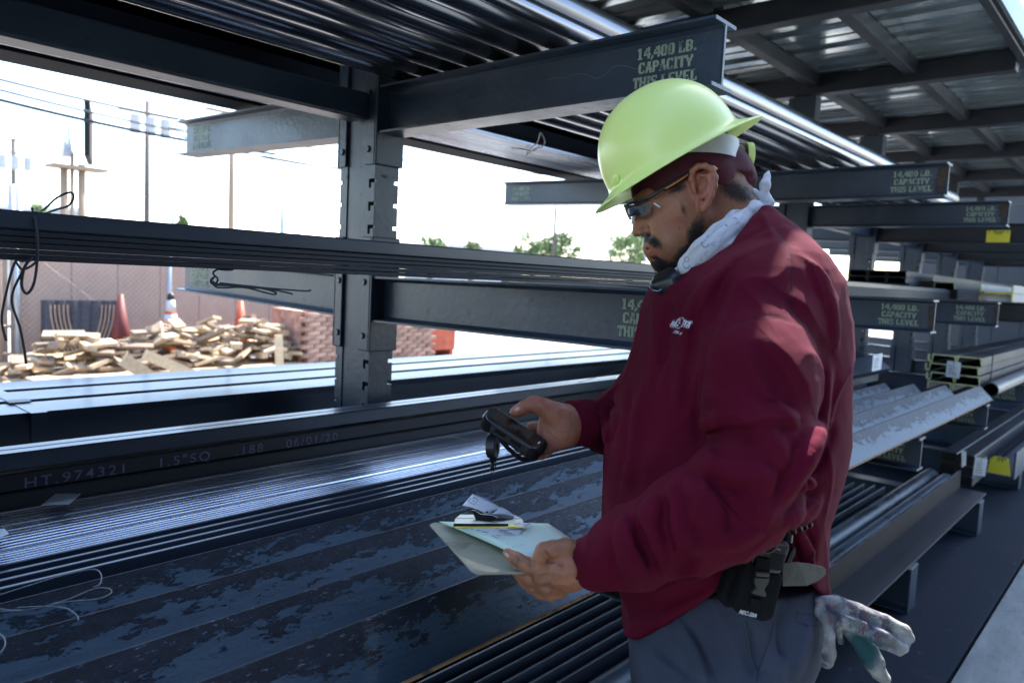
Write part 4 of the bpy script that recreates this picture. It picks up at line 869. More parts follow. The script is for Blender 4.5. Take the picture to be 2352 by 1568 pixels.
# ---- person materials
M['skin'] = mk('skin', (.30, .125, .062), (.36, .155, .08), 30, rough=.40, rough2=.58, bump=.0009, bscale=420, sss=.10, c3=(.20, .075, .042), c3scale=60, c3cut=(.5, .75))
def add_attr_mix(m, attr, col, rough=None):
    t = m.node_tree; N, L = t.nodes, t.links; b = N['Principled BSDF']; a = N.new('ShaderNodeAttribute'); a.attribute_name = attr
    x = N.new('ShaderNodeMix'); x.data_type = 'RGBA'; L.new(a.outputs['Fac'], x.inputs[0]); src = b.inputs['Base Color'].links
    if src: L.new(src[0].from_socket, x.inputs[6])
    x.inputs[7].default_value = (*col, 1); L.new(x.outputs[2], b.inputs['Base Color'])
add_attr_mix(M['skin'], 'red', (.36, .10, .07)); add_attr_mix(M['skin'], 'dirt_shade', (.11, .06, .045)); add_attr_mix(M['skin'], 'hair', (.012, .008, .007))  # second mix holds random dirt, dark crease lines and darker eye sockets
M['hairm'] = mk('black_hair', (.012, .009, .008), (.03, .022, .018), 200, rough=.5)
M['shirt'] = mk('maroon_cotton', (.074, .0014, .0125), (.098, .0025, .018), 6, rough=.9, bump=.0006, bscale=900, spec=.15)
t_ = M['shirt'].node_tree; n_ = t_.nodes.new('ShaderNodeTexNoise'); n_.noise_type = 'RIDGED_MULTIFRACTAL'; n_.inputs['Scale'].default_value = 7; n_.inputs['Detail'].default_value = 2; n_.inputs['Distortion'].default_value = .6
tc_ = t_.nodes.new('ShaderNodeTexCoord'); mp_ = t_.nodes.new('ShaderNodeMapping'); mp_.inputs['Scale'].default_value = (1, 1, .55); t_.links.new(tc_.outputs['Object'], mp_.inputs[0]); t_.links.new(mp_.outputs[0], n_.inputs['Vector'])
b2_ = t_.nodes.new('ShaderNodeBump'); b2_.inputs['Distance'].default_value = .0035; t_.links.new(n_.outputs['Fac'], b2_.inputs['Height']); ob_ = [q for q in t_.nodes if q.type == 'BUMP' and q != b2_][0]; t_.links.new(b2_.outputs[0], ob_.inputs['Normal'])
M['pants'] = mk('grey_blue_twill', (.040, .047, .074), (.055, .064, .095), 8, rough=.9, bump=.0006, bscale=900, spec=.2)
M['bandana'] = mk('dark_red_bandana', (.05, .003, .010), (.075, .005, .015), 10, rough=.8, bump=.001, bscale=60)
M['hat'] = mk('fluorescent_hat', (.82, .99, .33), (.84, .99, .36), 5, rough=.3, spec=.35, bump=.0001, bscale=60)
M['strap'] = mk('grey_plastic', (.42, .43, .42), (.5, .5, .5), 30, rough=.45)
M['kerchief'] = mk('white_neckerchief', (.46, .48, .53), (.58, .60, .65), 12, rough=.85, bump=.001, bscale=120, c3=(.03, .03, .045), c3scale=95, c3cut=(.675, .69))
M['clipb'] = mk('old_clipboard', (.26, .25, .18), (.32, .31, .23), 25, rough=.6, c3=(.09, .085, .06), c3scale=10, c3cut=(.54, .68))
M['paperg'] = mk('green_paper', (.66, .84, .74), (.70, .87, .77), 6, rough=.7); M['paperw'] = mk('white_paper', (.72, .76, .84), (.76, .80, .87), 20, rough=.7)
M['ink'] = mk('print_ink', (.10, .12, .2), rough=.6)
M['leatherbelt'] = mk('grey_leather', (.035, .035, .028), (.05, .05, .042), 30, rough=.6, bump=.0008, bscale=120)
M['lens'] = mk('glasses_lens', (.02, .03, .05), rough=.04, coat=.4)
M['lens'].node_tree.nodes['Principled BSDF'].inputs['Alpha'].default_value = .86
M['amber'] = mk('amber_rubber', (.75, .28, .04), rough=.5)
M['screen'] = mk('dark_screen', (.012, .011, .010), (.022, .018, .014), 20, rough=.12)
HEADO = at(1590, 400, 1.30)
PZ = 1.30

# ---------------------------------------------------------------- person
def build_head():
    c = at(1590, 430, PZ); s = SDF(c-np.array([.21, .21, .20]), c+np.array([.21, .21, .18]), .0022); z = PZ; T = tilt_ax(18)
    def ell(px, py, zz, rx, ry, rz, deg=0, k=.012, sub=False): s.ell(at(px, py, zz), (R_(rx, zz), R_(ry, zz), rz), tilt_ax(deg), k, sub)
    def cap(a, b, k=.012, sub=False): s.cap(a[0], a[1], b[0], b[1], k, sub)
    ell(1576, 388, z, 116, 104, .076, 25)
    ell(1550, 478, z, 84, 116, .064, 24, k=.03)          # face block
    for sg in (-1, 1):
        cap(K(1606, 500, z+sg*.050, 24), K(1548, 585, z+sg*.026, 24), .03)     # jaw
        cap(K(1530, 500, z+sg*.040, 28), K(1560, 480, z+sg*.058, 24), .03)     # cheekbone
        cap(K(1524, 546, z+sg*.030, 27), K(1540, 560, z+sg*.038, 26), .03)     # cheek
        cap(K(1478, 458, z+sg*.012, 13), K(1492, 452, z+sg*.044, 13), .018)    # brow
    cap(K(1528, 596, z, 23), K(1524, 600, z, 22), .03)     # chin
    cap(K(1545, 590, z, 30), K(1600, 560, z, 36), .035)
    cap(K(1500, 566, z-.012, 22), K(1500, 566, z+.012, 22), .02)    # mouth mass
    cap(K(1476, 480, z, 10), K(1468, 515, z, 12), .014)      # nose bridge
    cap(K(1468, 515, z, 12), K(1463, 533, z, 11.5), .008)    # nose tip
    for sg in (-1, 1): cap(K(1477, 534, z+sg*.013, 9), K(1486, 532, z+sg*.017, 7.5), .006)
    for sg in (-1, 1): ell(1472, 492, z+sg*.034, 15, 17, .017, 10, k=.012, sub=True)   # eye sockets
    for sg in (-1, 1): ell(1484, 489, z+sg*.031, 14, 13, .0145, 10, k=.003)            # lids
    for sg in (-1, 1): cap(K(1469, 494, z+sg*.022, 2.4), K(1476, 497, z+sg*.044, 2.4), .002, True)
    for sg in (-1, 1): cap(K(1474, 544, z+sg*.007, 3.2), K(1479, 543, z+sg*.011, 3), .003, True)    # nostrils
    cap(K(1490, 563, z-.018, 8), K(1491, 562, z+.018, 7), .006)     # upper lip
    cap(K(1500, 580, z-.015, 9), K(1500, 580, z+.015, 9), .006)     # lower lip
    cap(K(1488, 571.5, z-.026, 2.6), K(1488, 571.5, z+.026, 2.6), .003, True)
    cap(K(1494, 571.5, z-.026, 2.4), K(1512, 575, z-.028, 1.2), .003, True)
    cap(K(1505, 589, z-.018, 5), K(1505, 589, z+.018, 5), .008, True)
    cap(K(1489, 549, z-.022, 7), K(1487, 546, z+.022, 7), .006)     # moustache volume
    cap(K(1489, 549, z-.020, 7), K(1510, 562, z-.030, 5), .006)
    cap(K(1494, 528, z-.030, 3), K(1512, 556, z-.037, 2.4), .012, True)   # nasolabial fold
    # neck
    cap(K(1640, 455, z+.003, 72), K(1690, 600, z+.01, 80), .03); cap(K(1640, 425, z, 60), K(1680, 500, z+.005, 70), .03)
    # ear, near side
    ze = z-.0745
    H_ = [(1596, 432), (1588, 412), (1590, 393), (1603, 382), (1620, 381), (1636, 391), (1643, 408), (1641, 428), (1633, 449), (1624, 468), (1615, 482)]
    ell(1616, 422, ze+.004, 27, 44, .010, -12, k=.008)
    zz = [ze+.002, ze-.003, ze-.008, ze-.012, ze-.015, ze-.017, ze-.018, ze-.017, ze-.014, ze-.010, ze-.006]
    ell(1614, 424, ze-.010, 17, 27, .011, -12, k=.006, sub=True)
    s.chain([K(*H_[i], zz[i], 6.3 if i < 9 else 7.5) for i in range(len(H_))], .005)
    s.chain([K(1610, 402, ze-.007, 4), K(1626, 406, ze-.012, 4.5), K(1629, 424, ze-.013, 4.5), K(1621, 444, ze-.011, 5), K(1610, 454, ze-.008, 5)], .006)
    cap(K(1594, 430, ze-.002, 5), K(1597, 440, ze-.003, 5), .005)    # tragus
    ell(1607, 433, ze-.006, 7, 10, .012, -10, k=.004, sub=True)
    cap(K(1615, 478, ze-.005, 7.5), K(1610, 470, ze-.003, 6), .006)
    # far ear simple
    ell(1612, 425, z+.078, 24, 42, .009, -12, k=.008)
    V, Fq = s.mesh(); V = relax(V, Fq, 2, .4)
    x, y, zz_ = topx(V); N = len(V)
    sm = lambda e0, e1, v: np.clip((v-e0)/(e1-e0), 0, 1)**2*(3-2*np.clip((v-e0)/(e1-e0), 0, 1))
    wob = snoise(V, 260, 3)*4+snoise(V, 700, 5)*3.5+snoise(V, 1500, 6)*3; fine = snoise(V, 1900, 8)
    hair = np.zeros(N)
    def blob(cx, cy, rx, ry, deg, soft=.35, amp=1):
        a = math.radians(deg); dx, dy = x-cx+wob, y-cy+wob; u_ = (dx*math.cos(a)+dy*math.sin(a))/rx; v_ = (-dx*math.sin(a)+dy*math.cos(a))/ry
        return amp*(1-sm(1-soft, 1+soft, np.sqrt(u_*u_+v_*v_)))
    near = (zz_ < z+.06)
    hair = np.maximum(hair, blob(1497, 552, 26, 10.5, 32, .5, 1.15))                 # moustache
    hair = np.maximum(hair, 1.0*blob(1478, 549, 12, 9, 0, .3)*(zz_ < z+.03))
    hair = np.maximum(hair, blob(1516, 611, 22, 18, 35, .45, 1.1)); hair = np.maximum(hair, blob(1540, 622, 32, 20, 0, .3)); hair = np.maximum(hair, blob(1508, 594, 9, 6, 0, .4, 1.0))  # chin beard
    hair = np.maximum(hair, blob(1598, 535, 17, 42, 22, .45, .85)); hair = np.maximum(hair, blob(1580, 580, 46, 22, -38, .45, .8)); hair = np.maximum(hair, blob(1570, 480, 5, 16, -20, .6, .55))   # jaw beard
    hair = np.maximum(hair, blob(1560, 430, 18, 9, -28, .5, .8)); hair = np.maximum(hair, blob(1535, 443, 22, 5, -28, .6, .3))
    hair = np.maximum(hair, blob(1695, 440, 46, 22, 22, .5, .9))              # nape
    hair = np.maximum(hair, .30*blob(1555, 585, 60, 34, -30, .6)); hair = np.maximum(hair, .22*blob(1670, 470, 40, 25, 30, .8))
    hair = np.maximum(hair, blob(1487, 456, 20, 4, -18, .4, .75)*(zz_ < z+.06))  # eyebrow
    hair = np.clip(hair*(1.0+.25*fine), 0, 1)
    mole = np.hypot(x-1561, y-526) < 2.0; hair[mole] = .8
    red = .35*blob(1467, 532, 20, 14, 0, .6)+.55*blob(1616, 430, 34, 58, -12, .3)+1.0*blob(1498, 575, 15, 9, 12, .3)*(1-hair)+.3*blob(1540, 505, 34, 26, 0, .8)
    red = np.clip(red, 0, 1); dirt_shade = .25*blob(1476, 490, 20, 14, 0, .7)  # eye sockets toned darker in the colour
    return V, Fq, hair, red, dirt_shade
def hand_near():
    c = at(1260, 1310, 1.10); s = SDF(c-np.array([.15, .15, .09]), c+np.array([.17, .13, .09]), .0018); z = 1.10; k = .006
    s.cap(*K(1395, 1292, z-.005, 37), *K(1350, 1292, z-.004, 39), .02)
    s.cap(*K(1350, 1292, z, 39), *K(1295, 1304, z, 42), .02); s.cap(*K(1310, 1285, z, 36), *K(1266, 1300, z, 24), .015); s.cap(*K(1310, 1325, z+.008, 34), *K(1268, 1345, z+.016, 22), .015)
    s.cap(*K(1300, 1305, z-.004, 34), *K(1262, 1320, z-.003, 23), .014)
    s.chain([K(1275, 1300, z-.002, 22), K(1243, 1306, z-.006, 20.5), K(1212, 1297, z-.004, 17), K(1186, 1283, z+.0, 15), K(1166, 1270, z+.004, 12)], k)
    s.cap(*K(1243, 1306, z-.008, 20), *K(1243, 1306, z-.008, 20), .01)
    s.chain([K(1275, 1322, z, 21), K(1240, 1330, z+.002, 19), K(1213, 1326, z+.008, 15), K(1196, 1318, z+.018, 13), K(1178, 1306, z+.03, 11)], k)
    s.chain([K(1280, 1340, z+.008, 20), K(1248, 1349, z+.010, 17.5), K(1222, 1346, z+.016, 14), K(1206, 1336, z+.026, 12), K(1190, 1322, z+.04, 10)], k)
    s.chain([K(1288, 1355, z+.016, 18), K(1264, 1363, z+.02, 15), K(1240, 1361, z+.026, 12.5), K(1224, 1352, z+.036, 10.5)], k)
    s.chain([K(1330, 1272, z-.004, 28), K(1300, 1260, z-.010, 24), K(1270, 1260, z-.016, 19), K(1248, 1263, z-.016, 17), K(1239, 1280, z-.014, 15), K(1240, 1288, z-.013, 12)], k)
    # creases and veins
    for a, b in (((1252, 1270), (1262, 1290)), ((1262, 1290), (1290, 1300))): s.cap(*K(*a, z-.026, 3), *K(*b, z-.026, 2.5), .006, True)
    for p in ((1213, 1290), (1186, 1277)): s.cap(at(p[0]-1, p[1]-8, z-.018), .0012, at(p[0]+4, p[1]+12, z-.018), .0012, .003, True)
    for pl in ([(1330, 1310), (1300, 1318), (1268, 1312)], [(1335, 1330), (1300, 1340), (1272, 1340)], [(1320, 1290), (1290, 1290), (1262, 1300)]):
        pts = []
        for p in pl:
            zz = s.hit(p[0], p[1], .98, 1.25)
            if zz: pts.append((at(p[0], p[1], zz+.0008), .0016))
        if len(pts) > 1: s.chain(pts, .005)
    for p in ((1243, 1306), (1240, 1331), (1250, 1350)):
        zz = s.hit(p[0], p[1], .98, 1.25)
        if zz: s.ell(at(p[0], p[1], zz+.004), (.009, .008, .007), AX, .008)
    V, Fq = s.mesh(); V = relax(V, Fq, 2, .4); return V, Fq
def hand_far():
    z = 1.42; c = at(1250, 985, z); s = SDF(c-np.array([.14, .14, .10]), c+np.array([.16, .13, .10]), .0018); k = .006
    s.cap(*K(1345, 972, z+.01, 34), *K(1308, 974, z+.005, 38), .02); s.ell(at(1280, 976, z), (R_(44, z), R_(44, z), .019), AX, .02)
    s.cap(*K(1308, 972, z+.003, 38), *K(1262, 1006, z+.004, 26), .02); s.ell(at(1276, 952, z-.012), (R_(36, z), R_(24, z), .018), tilt_ax(-22), .015)     # thenar
    s.chain([K(1275, 948, z-.012, 25), K(1248, 934, z-.014, 20), K(1226, 927, z-.012, 17.5), K(1205, 935, z-.006, 15.5), K(1188, 944, z, 13), K(1180, 948, z+.002, 10)], k)
    s.cap(*K(1300, 1000, z-.004, 26), *K(1262, 1018, z-.002, 19), .015)
    s.chain([K(1262, 985, z+.02, 20), K(1225, 985, z+.036, 15), K(1190, 1000, z+.02, 13), K(1168, 1004, z-.02, 11)], k)
    s.chain([K(1258, 1000, z+.018, 20), K(1228, 1008, z+.034, 15), K(1204, 1022, z+.018, 13.5), K(1191, 1027, z-.03, 12)], k)
    s.chain([K(1262, 1014, z+.014, 19), K(1240, 1024, z+.028, 15), K(1222, 1040, z+.012, 13), K(1213, 1044, z-.038, 11.5)], k)
    s.chain([K(1268, 1022, z+.008, 17), K(1256, 1034, z+.016, 12), K(1244, 1046, z-.01, 10.5)], k)
    for pl in () and ([(1303, 990), (1285, 988), (1268, 978), (1256, 962), (1250, 950)], [(1312, 968), (1309, 990), (1302, 1008)], [(1238, 933), (1240, 941), (1236, 946)]):
        pts = []
        for p in pl:
            zz = s.hit(p[0], p[1], 1.25, 1.55)
            if zz: pts.append((at(p[0], p[1], zz-.0008), .0014))
        if len(pts) > 1: s.chain(pts, .004, True)
    V, Fq = s.mesh(); V = relax(V, Fq, 2, .4); return V, Fq
hV, hF, hhair, hred, hdark = build_head()
n1V, n1F = hand_near(); n2V, n2F = hand_far()
def handcol(V, seed): d = np.clip(.5+.9*snoise(V, 90, seed)+.5*snoise(V, 300, seed+1), 0, 1); return np.clip(d-.55, 0, 1)*.9, np.clip(.35+.5*snoise(V, 60, seed+4), 0, 1)*.5
d1, r1 = handcol(n1V, 11); d2, r2 = handcol(n2V, 21)
def lines(V, pls, w_):
    x, y, _z = topx(V); m = np.zeros(len(V))
    for pl in pls:
        for (a, b), (c, d) in zip(pl[:-1], pl[1:]):
            L_ = (c-a)**2+(d-b)**2+1e-9; t = np.clip(((x-a)*(c-a)+(y-b)*(d-b))/L_, 0, 1); m = np.maximum(m, np.clip(1-np.hypot(x-a-t*(c-a), y-b-t*(d-b))/w_, 0, 1))
    return m
d1 = np.clip(d1+.9*lines(n1V, [[(1213, 1283), (1219, 1297), (1216, 1308)], [(1186, 1274), (1190, 1284), (1188, 1294)], [(1190, 1277), (1194, 1287)], [(1252, 1262), (1256, 1276), (1266, 1290), (1290, 1300)], [(1258, 1268), (1268, 1284)], [(1240, 1320), (1262, 1316)], [(1245, 1342), (1264, 1338)], [(1318, 1262), (1312, 1275)], [(1222, 1318), (1226, 1332)]], 2.4)+.35*lines(n1V, [[(1170, 1264), (1160, 1272)]], 9), 0, 1)  # finger creases: their shade drawn into the colour as dark lines
d2 = np.clip(d2+.85*lines(n2V, [[(1303, 992), (1290, 992), (1272, 984), (1258, 970), (1250, 952)], [(1309, 950), (1312, 972), (1308, 995), (1300, 1012)], [(1240, 932), (1243, 940), (1240, 948)], [(1234, 934), (1236, 942)], [(1282, 1010), (1268, 998), (1256, 984)]], 2.4), 0, 1)  # palm and thumb creases: shade painted as dark lines, not carved
PO = np.array([1.19, .60, 0.0])
def body_links(V, Fq, tubes):
    # arms, trunk and neck under the clothes: tubes grown out of the hands' and the head's own vertices
    nv = len(V); newV, newF = [], []
    for pts, rad, src, dst in tubes:
        rings = []; prev = None
        for j, (p, r_) in enumerate(zip(pts, rad)):
            t = pts[min(j+1, len(pts)-1)]-pts[max(j-1, 0)]; t = t/np.linalg.norm(t); a = np.cross(t, (0, 0, 1.)); a /= np.linalg.norm(a); b = np.cross(t, a); ring = []
            for k in range(10):
                q = p+r_*(math.cos(k*.6283)*a+math.sin(k*.6283)*b); rg = src if j == 0 else dst if j == len(pts)-1 else None
                if rg is None: ring.append(nv+len(newV)); newV.append(q)
                else: sl_ = V[rg[0]:rg[1]]; ring.append(rg[0]+int(np.argmin(((sl_-q)**2).sum(1))))
            if prev is not None:
                for k in range(10):
                    f4 = (prev[k], prev[(k+1) % 10], ring[(k+1) % 10], ring[k])
                    if len(set(f4)) == 4: newF.append(f4)
            prev = ring
    return np.concatenate([V, np.array(newV)]), np.concatenate([Fq, np.array(newF)]), len(newV)
VV = np.concatenate([hV, n1V, n2V]); FF = np.concatenate([hF, n1F+len(hV), n2F+len(hV)+len(n1V)])
nh, n1_, n2_ = len(hV), len(n1V), len(n2V); trunk = at(1700, 900, 1.30)
VV, FF, nx_ = body_links(VV, FF, [([at(1393, 1292, 1.095), at(1500, 1240, 1.05), at(1700, 1180, 1.03), at(1750, 1000, 1.05), at(1720, 760, 1.16), at(1705, 640, 1.29), at(1690, 595, 1.31)], [.02, .035, .04, .05, .055, .05, .03], (nh, nh+n1_), (0, nh)),
    ([at(1345, 975, 1.43), at(1420, 975, 1.50), at(1500, 900, 1.53), at(1640, 720, 1.45), at(1700, 640, 1.33), at(1692, 598, 1.315)], [.02, .035, .045, .055, .05, .03], (nh+n1_, nh+n1_+n2_), (0, nh))])
attr = dict(hair=np.concatenate([hhair, np.zeros(len(n1V)+len(n2V))]), red=np.concatenate([hred, r1, np.clip(r2+.25, 0, 1)]), dirt_shade=np.concatenate([hdark, d1, d2*.8]))
attr = {k: np.concatenate([v, np.zeros(nx_)]) for k, v in attr.items()}
person = link('person', npmesh(VV, FF, M['skin'], PO, attr), None, 'worker in a yellow green hard hat and maroon long sleeved shirt reading a handheld device', 'person', loc=tuple(PO))
# ---------------------------------------------------------------- shirt
def loft(s, ys, xl, xr, rz, zc, k, zw=None, cut=None):
    # body of elliptical slices laid along the camera's up axis; ys rising downward
    X, Y, Z = np.meshgrid(*s.ax, indexing='ij'); D = (X, Y, Z-F3(CAM_H))
    pr = sum(D[i]*F3(_r[i]) for i in range(3)); pu = sum(D[i]*F3(_u[i]) for i in range(3)); pf = sum(D[i]*F3(_f[i]) for i in range(3))
    py = CYP-pu*FPX/zc; L_ = (np.interp(py, ys, xl)-CXP)*zc/FPX; Rr = (np.interp(py, ys, xr)-CXP)*zc/FPX; a = (Rr-L_)/2; c = (Rr+L_)/2; b = np.interp(py, ys, rz)
    q = np.sqrt(((pr-c)/a)**2+((pf-zc)/b)**2)+1e-6; d = (q-1)*np.minimum(a, b)*.95
    d = np.maximum(d, (F3(ys[0])-py)*F3(zc/FPX)); d = np.maximum(d, (py-F3(ys[-1]))*F3(zc/FPX)); d = d.astype(F3)
    h = np.maximum(k-np.abs(s.d-d), 0)/k; s.d = np.minimum(s.d, d)-h*h*k*.25
    return pr, pu, pf
def folds(s, items, z0=.9, z1=1.6):
    todo = []
    for kind, r, pl in items:
        P_ = []
        for (a, b), (c, d) in zip(pl[:-1], pl[1:]):
            for t in np.linspace(0, 1, 5)[:-1]: P_.append((a+(c-a)*t, b+(d-b)*t))
        P_.append(pl[-1]); pts = []
        for i, (px, py) in enumerate(P_):
            z = s.hit(px, py, z0, z1); tp = math.sin(math.pi*(i+.6)/(len(P_)+.2))**.6
            if z is None: continue
            rr = r*tp+.0015; pts.append((px, py, z, rr))
        todo.append((kind, pts))
    for kind, pts in todo:
        if len(pts) < 2: continue
        if kind == '+': s.chain([(at(x, y, z+r*.62), r*.85) for x, y, z, r in pts], .014)
        elif kind == '-': s.chain([(at(x, y, z-r*.52), r*.8) for x, y, z, r in pts], .013, True)
        else: s.chain([(at(x, y, z-.0003), .0016) for x, y, z, r in pts], .003, True)
s = SDF((.72, .10, .78), (1.70, 1.30, 1.72), .0046)
ys = [486, 505, 520, 560, 600, 640, 665, 700, 790, 866, 904, 1010, 1042, 1138, 1223, 1342, 1377, 1470]
xl = [1722, 1700, 1676, 1634, 1590, 1530, 1494, 1480, 1457, 1432, 1419, 1397, 1391, 1387, 1387, 1412, 1428, 1434]
yr = [486, 514, 546, 609, 666, 742, 831, 1010, 1053, 1118, 1180, 1215, 1292, 1369, 1470]
xrv = [1756, 1789, 1824, 1881, 1913, 1930, 1933, 1933, 1925, 1906, 1884, 1880, 1877, 1886, 1896]
ally = sorted(set(ys+yr)); XL_ = np.interp(ally, ys, xl); XR_ = np.interp(ally, yr, xrv)
RZ = np.interp(ally, [486, 505, 520, 560, 600, 650, 720, 800, 1000, 1150, 1300, 1470], [.055, .075, .095, .14, .175, .20, .205, .20, .20, .205, .20, .195])
loft(s, ally, XL_, XR_, RZ, 1.30, .03)
# near arm
s.cap(*K(1725, 690, 1.145, 88), *K(1738, 860, 1.075, 112), .06); s.cap(*K(1738, 860, 1.075, 112), *K(1748, 1060, 1.03, 112), .05)
s.cap(*K(1748, 1055, 1.03, 110), *K(1702, 1160, 1.02, 86), .03); s.cap(*K(1698, 1160, 1.02, 90), *K(1600, 1190, 1.03, 98), .05)
s.cap(*K(1600, 1190, 1.03, 98), *K(1450, 1262, 1.06, 82), .05); s.cap(*K(1450, 1262, 1.06, 82), *K(1385, 1287, 1.08, 62), .03); s.cap(*K(1385, 1287, 1.08, 57), *K(1352, 1291, 1.09, 55), .01)
# far arm
s.cap(*K(1640, 700, 1.46, 90), *K(1500, 900, 1.53, 75), .05); s.cap(*K(1500, 900, 1.53, 75), *K(1420, 975, 1.50, 74), .03); s.cap(*K(1420, 975, 1.50, 74), *K(1342, 970, 1.445, 50), .02); s.cap(*K(1342, 970, 1.445, 54), *K(1322, 970, 1.435, 51), .01)
folds(s, [
 ('+', .013, [(1609, 1061), (1655, 1092), (1705, 1146), (1744, 1184)]), ('+', .011, [(1617, 1046), (1671, 1076), (1724, 1092), (1775, 1100), (1782, 1138)]),
 ('-', .010, [(1640, 1092), (1690, 1135), (1722, 1178)]), ('-', .010, [(1565, 1107), (1572, 1150), (1592, 1190), (1602, 1220)]),
 ('-', .009, [(1915, 988), (1888, 1050), (1862, 1120)]), ('-', .008, [(1850, 1010), (1815, 1085), (1785, 1150)]),
 ('+', .010, [(1545, 1125), (1535, 1180), (1560, 1240), (1600, 1262)]), ('-', .009, [(1520, 1142), (1512, 1200), (1530, 1270)]),
 ('+', .010, [(1505, 1150), (1490, 1210), (1500, 1265), (1518, 1310)]), ('-', .011, [(1459, 1203), (1468, 1257), (1500, 1300)]), ('+', .011, [(1440, 1205), (1442, 1262), (1462, 1322)]),
 ('-', .008, [(1593, 1275), (1570, 1300), (1555, 1325)]), ('-', .007, [(1405, 1245), (1400, 1290), (1410, 1330)]), ('+', .008, [(1640, 1245), (1690, 1235), (1730, 1215)]),
 ('-', .007, [(1620, 1140), (1650, 1180), (1690, 1210)]), ('+', .009, [(1590, 1110), (1620, 1160), (1650, 1210)]),
 ('-', .010, [(1740, 800), (1775, 860), (1815, 930)]), ('-', .007, [(1770, 950), (1805, 930), (1835, 960)]),
 ('+', .011, [(1612, 973), (1670, 960), (1740, 960), (1820, 955)]), ('-', .010, [(1612, 1000), (1680, 985), (1740, 990), (1800, 1010)]), ('+', .009, [(1625, 900), (1700, 930), (1770, 1000), (1800, 1060)]),
 ('+', .010, [(1596, 704), (1574, 799), (1558, 926)]), ('-', .009, [(1536, 692), (1522, 780), (1505, 880)]), ('-', .012, [(1614, 800), (1600, 870), (1600, 950), (1608, 1010)]), ('+', .009, [(1650, 640), (1610, 700), (1580, 790)]),
 ('-', .008, [(1690, 600), (1650, 680), (1630, 740)]),  ('+', .008, [(1480, 900), (1465, 1000), (1450, 1120)]), ('-', .008, [(1450, 880), (1432, 1000), (1420, 1130)]),
 ('+', .010, [(1500, 1380), (1560, 1345), (1620, 1310)]), ('-', .010, [(1480, 1400), (1550, 1370), (1620, 1335)]), ('+', .009, [(1830, 1215), (1845, 1260), (1862, 1330)]), ('-', .009, [(1812, 1215), (1835, 1280), (1850, 1340)]), ('-', .008, [(1850, 1195), (1868, 1230), (1866, 1290)]),
 ('+', .009, [(1800, 1195), (1840, 1180), (1876, 1150)]), ('-', .009, [(1800, 1180), (1845, 1150), (1885, 1110)]), ('+', .010, [(1870, 620), (1900, 700), (1915, 790)]),
 ('+', .010, [(1900, 860), (1880, 960), (1850, 1050)]), ('+', .008, [(1380, 940), (1400, 985), (1400, 1030)]), ('-', .007, [(1400, 905), (1420, 960), (1400, 1010)]),
])
# seams
folds(s, [('s', .002, [(1606, 783), (1647, 758), (1694, 742), (1758, 728), (1789, 729), (1853, 752), (1900, 793), (1922, 804)]), ('s', .002, [(1775, 519), (1805, 560), (1813, 600), (1812, 660), (1811, 725)]), ('s', .002, [(1620, 600), (1690, 560), (1755, 527), (1790, 530)])])
# hem: cut along the lower edge of the shirt
X, Y, Z = np.meshgrid(*s.ax, indexing='ij'); D = (X, Y, Z-F3(CAM_H)); pr = sum(D[i]*F3(_r[i]) for i in range(3)); pu = sum(D[i]*F3(_u[i]) for i in range(3)); pf = sum(D[i]*F3(_f[i]) for i in range(3))
px_ = CXP+FPX*pr/pf; py_ = CYP-FPX*pu/pf
hem = np.interp(px_, [1380, 1434, 1466, 1500, 1532, 1594, 1648, 1700, 1780, 1850, 1890, 1920], [1440, 1461, 1463, 1444, 1423, 1392, 1352, 1342, 1300, 1318, 1369, 1372]).astype(F3)
far = pf > 1.38; hem = np.where(far, np.minimum(hem, 1400), hem)
s.d = np.maximum(s.d, (py_-hem)*pf/F3(FPX)*F3(.9)).astype(F3); del X, Y, Z, D, pr, pu, px_, py_, hem, far, pf
# hollow cuffs
s.cap(*K(1362, 1292, 1.087, 44), *K(1300, 1296, 1.10, 47), .004, True); s.cap(*K(1330, 971, 1.44, 41), *K(1280, 971, 1.42, 43), .004, True)
V, Fq = s.mesh(); V = relax(V, Fq, 2, .35)
e1 = V[Fq[:, 1]]-V[Fq[:, 0]]; e2 = V[Fq[:, 3]]-V[Fq[:, 0]]; fn = np.cross(e1, e2); vn = np.zeros_like(V)
for i in range(4): np.add.at(vn, Fq[:, i], fn)
vn /= np.linalg.norm(vn, axis=1)[:, None]+1e-9
rdg = np.clip((1-np.abs(snoise(V*np.array([1, 1, .55]), 34, 37))*2.2-.45)/.55, 0, 1)**2; V = V+vn*(.0020*snoise(V*np.array([1, 1, .6]), 60, 31)+.0010*snoise(V, 150, 33)+.0042*rdg)[:, None]
def subdivide(V, Fq):
    e = np.sort(np.concatenate([Fq[:, [0, 1]], Fq[:, [1, 2]], Fq[:, [2, 3]], Fq[:, [3, 0]]]), 1); key = e[:, 0].astype(np.int64)*len(V)+e[:, 1]; u_, inv = np.unique(key, return_inverse=True); nF = len(Fq)
    mid = (V[u_//len(V)]+V[u_ % len(V)])/2; M4 = inv.reshape(4, nF)+len(V); cf = np.arange(nF)+len(V)+len(mid); W = np.concatenate([V, mid, V[Fq].mean(1)])
    return W, np.concatenate([np.stack([Fq[:, i], M4[i], cf, M4[(i+3) % 4]], 1) for i in range(4)])
def vnormals(V, Fq):
    fn = np.cross(V[Fq[:, 1]]-V[Fq[:, 0]], V[Fq[:, 3]]-V[Fq[:, 0]]); vn = np.zeros_like(V)
    for i in range(4):
        for a in range(3): vn[:, a] += np.bincount(Fq[:, i], weights=fn[:, a], minlength=len(V))
    return vn/(np.linalg.norm(vn, axis=1)[:, None]+1e-9)
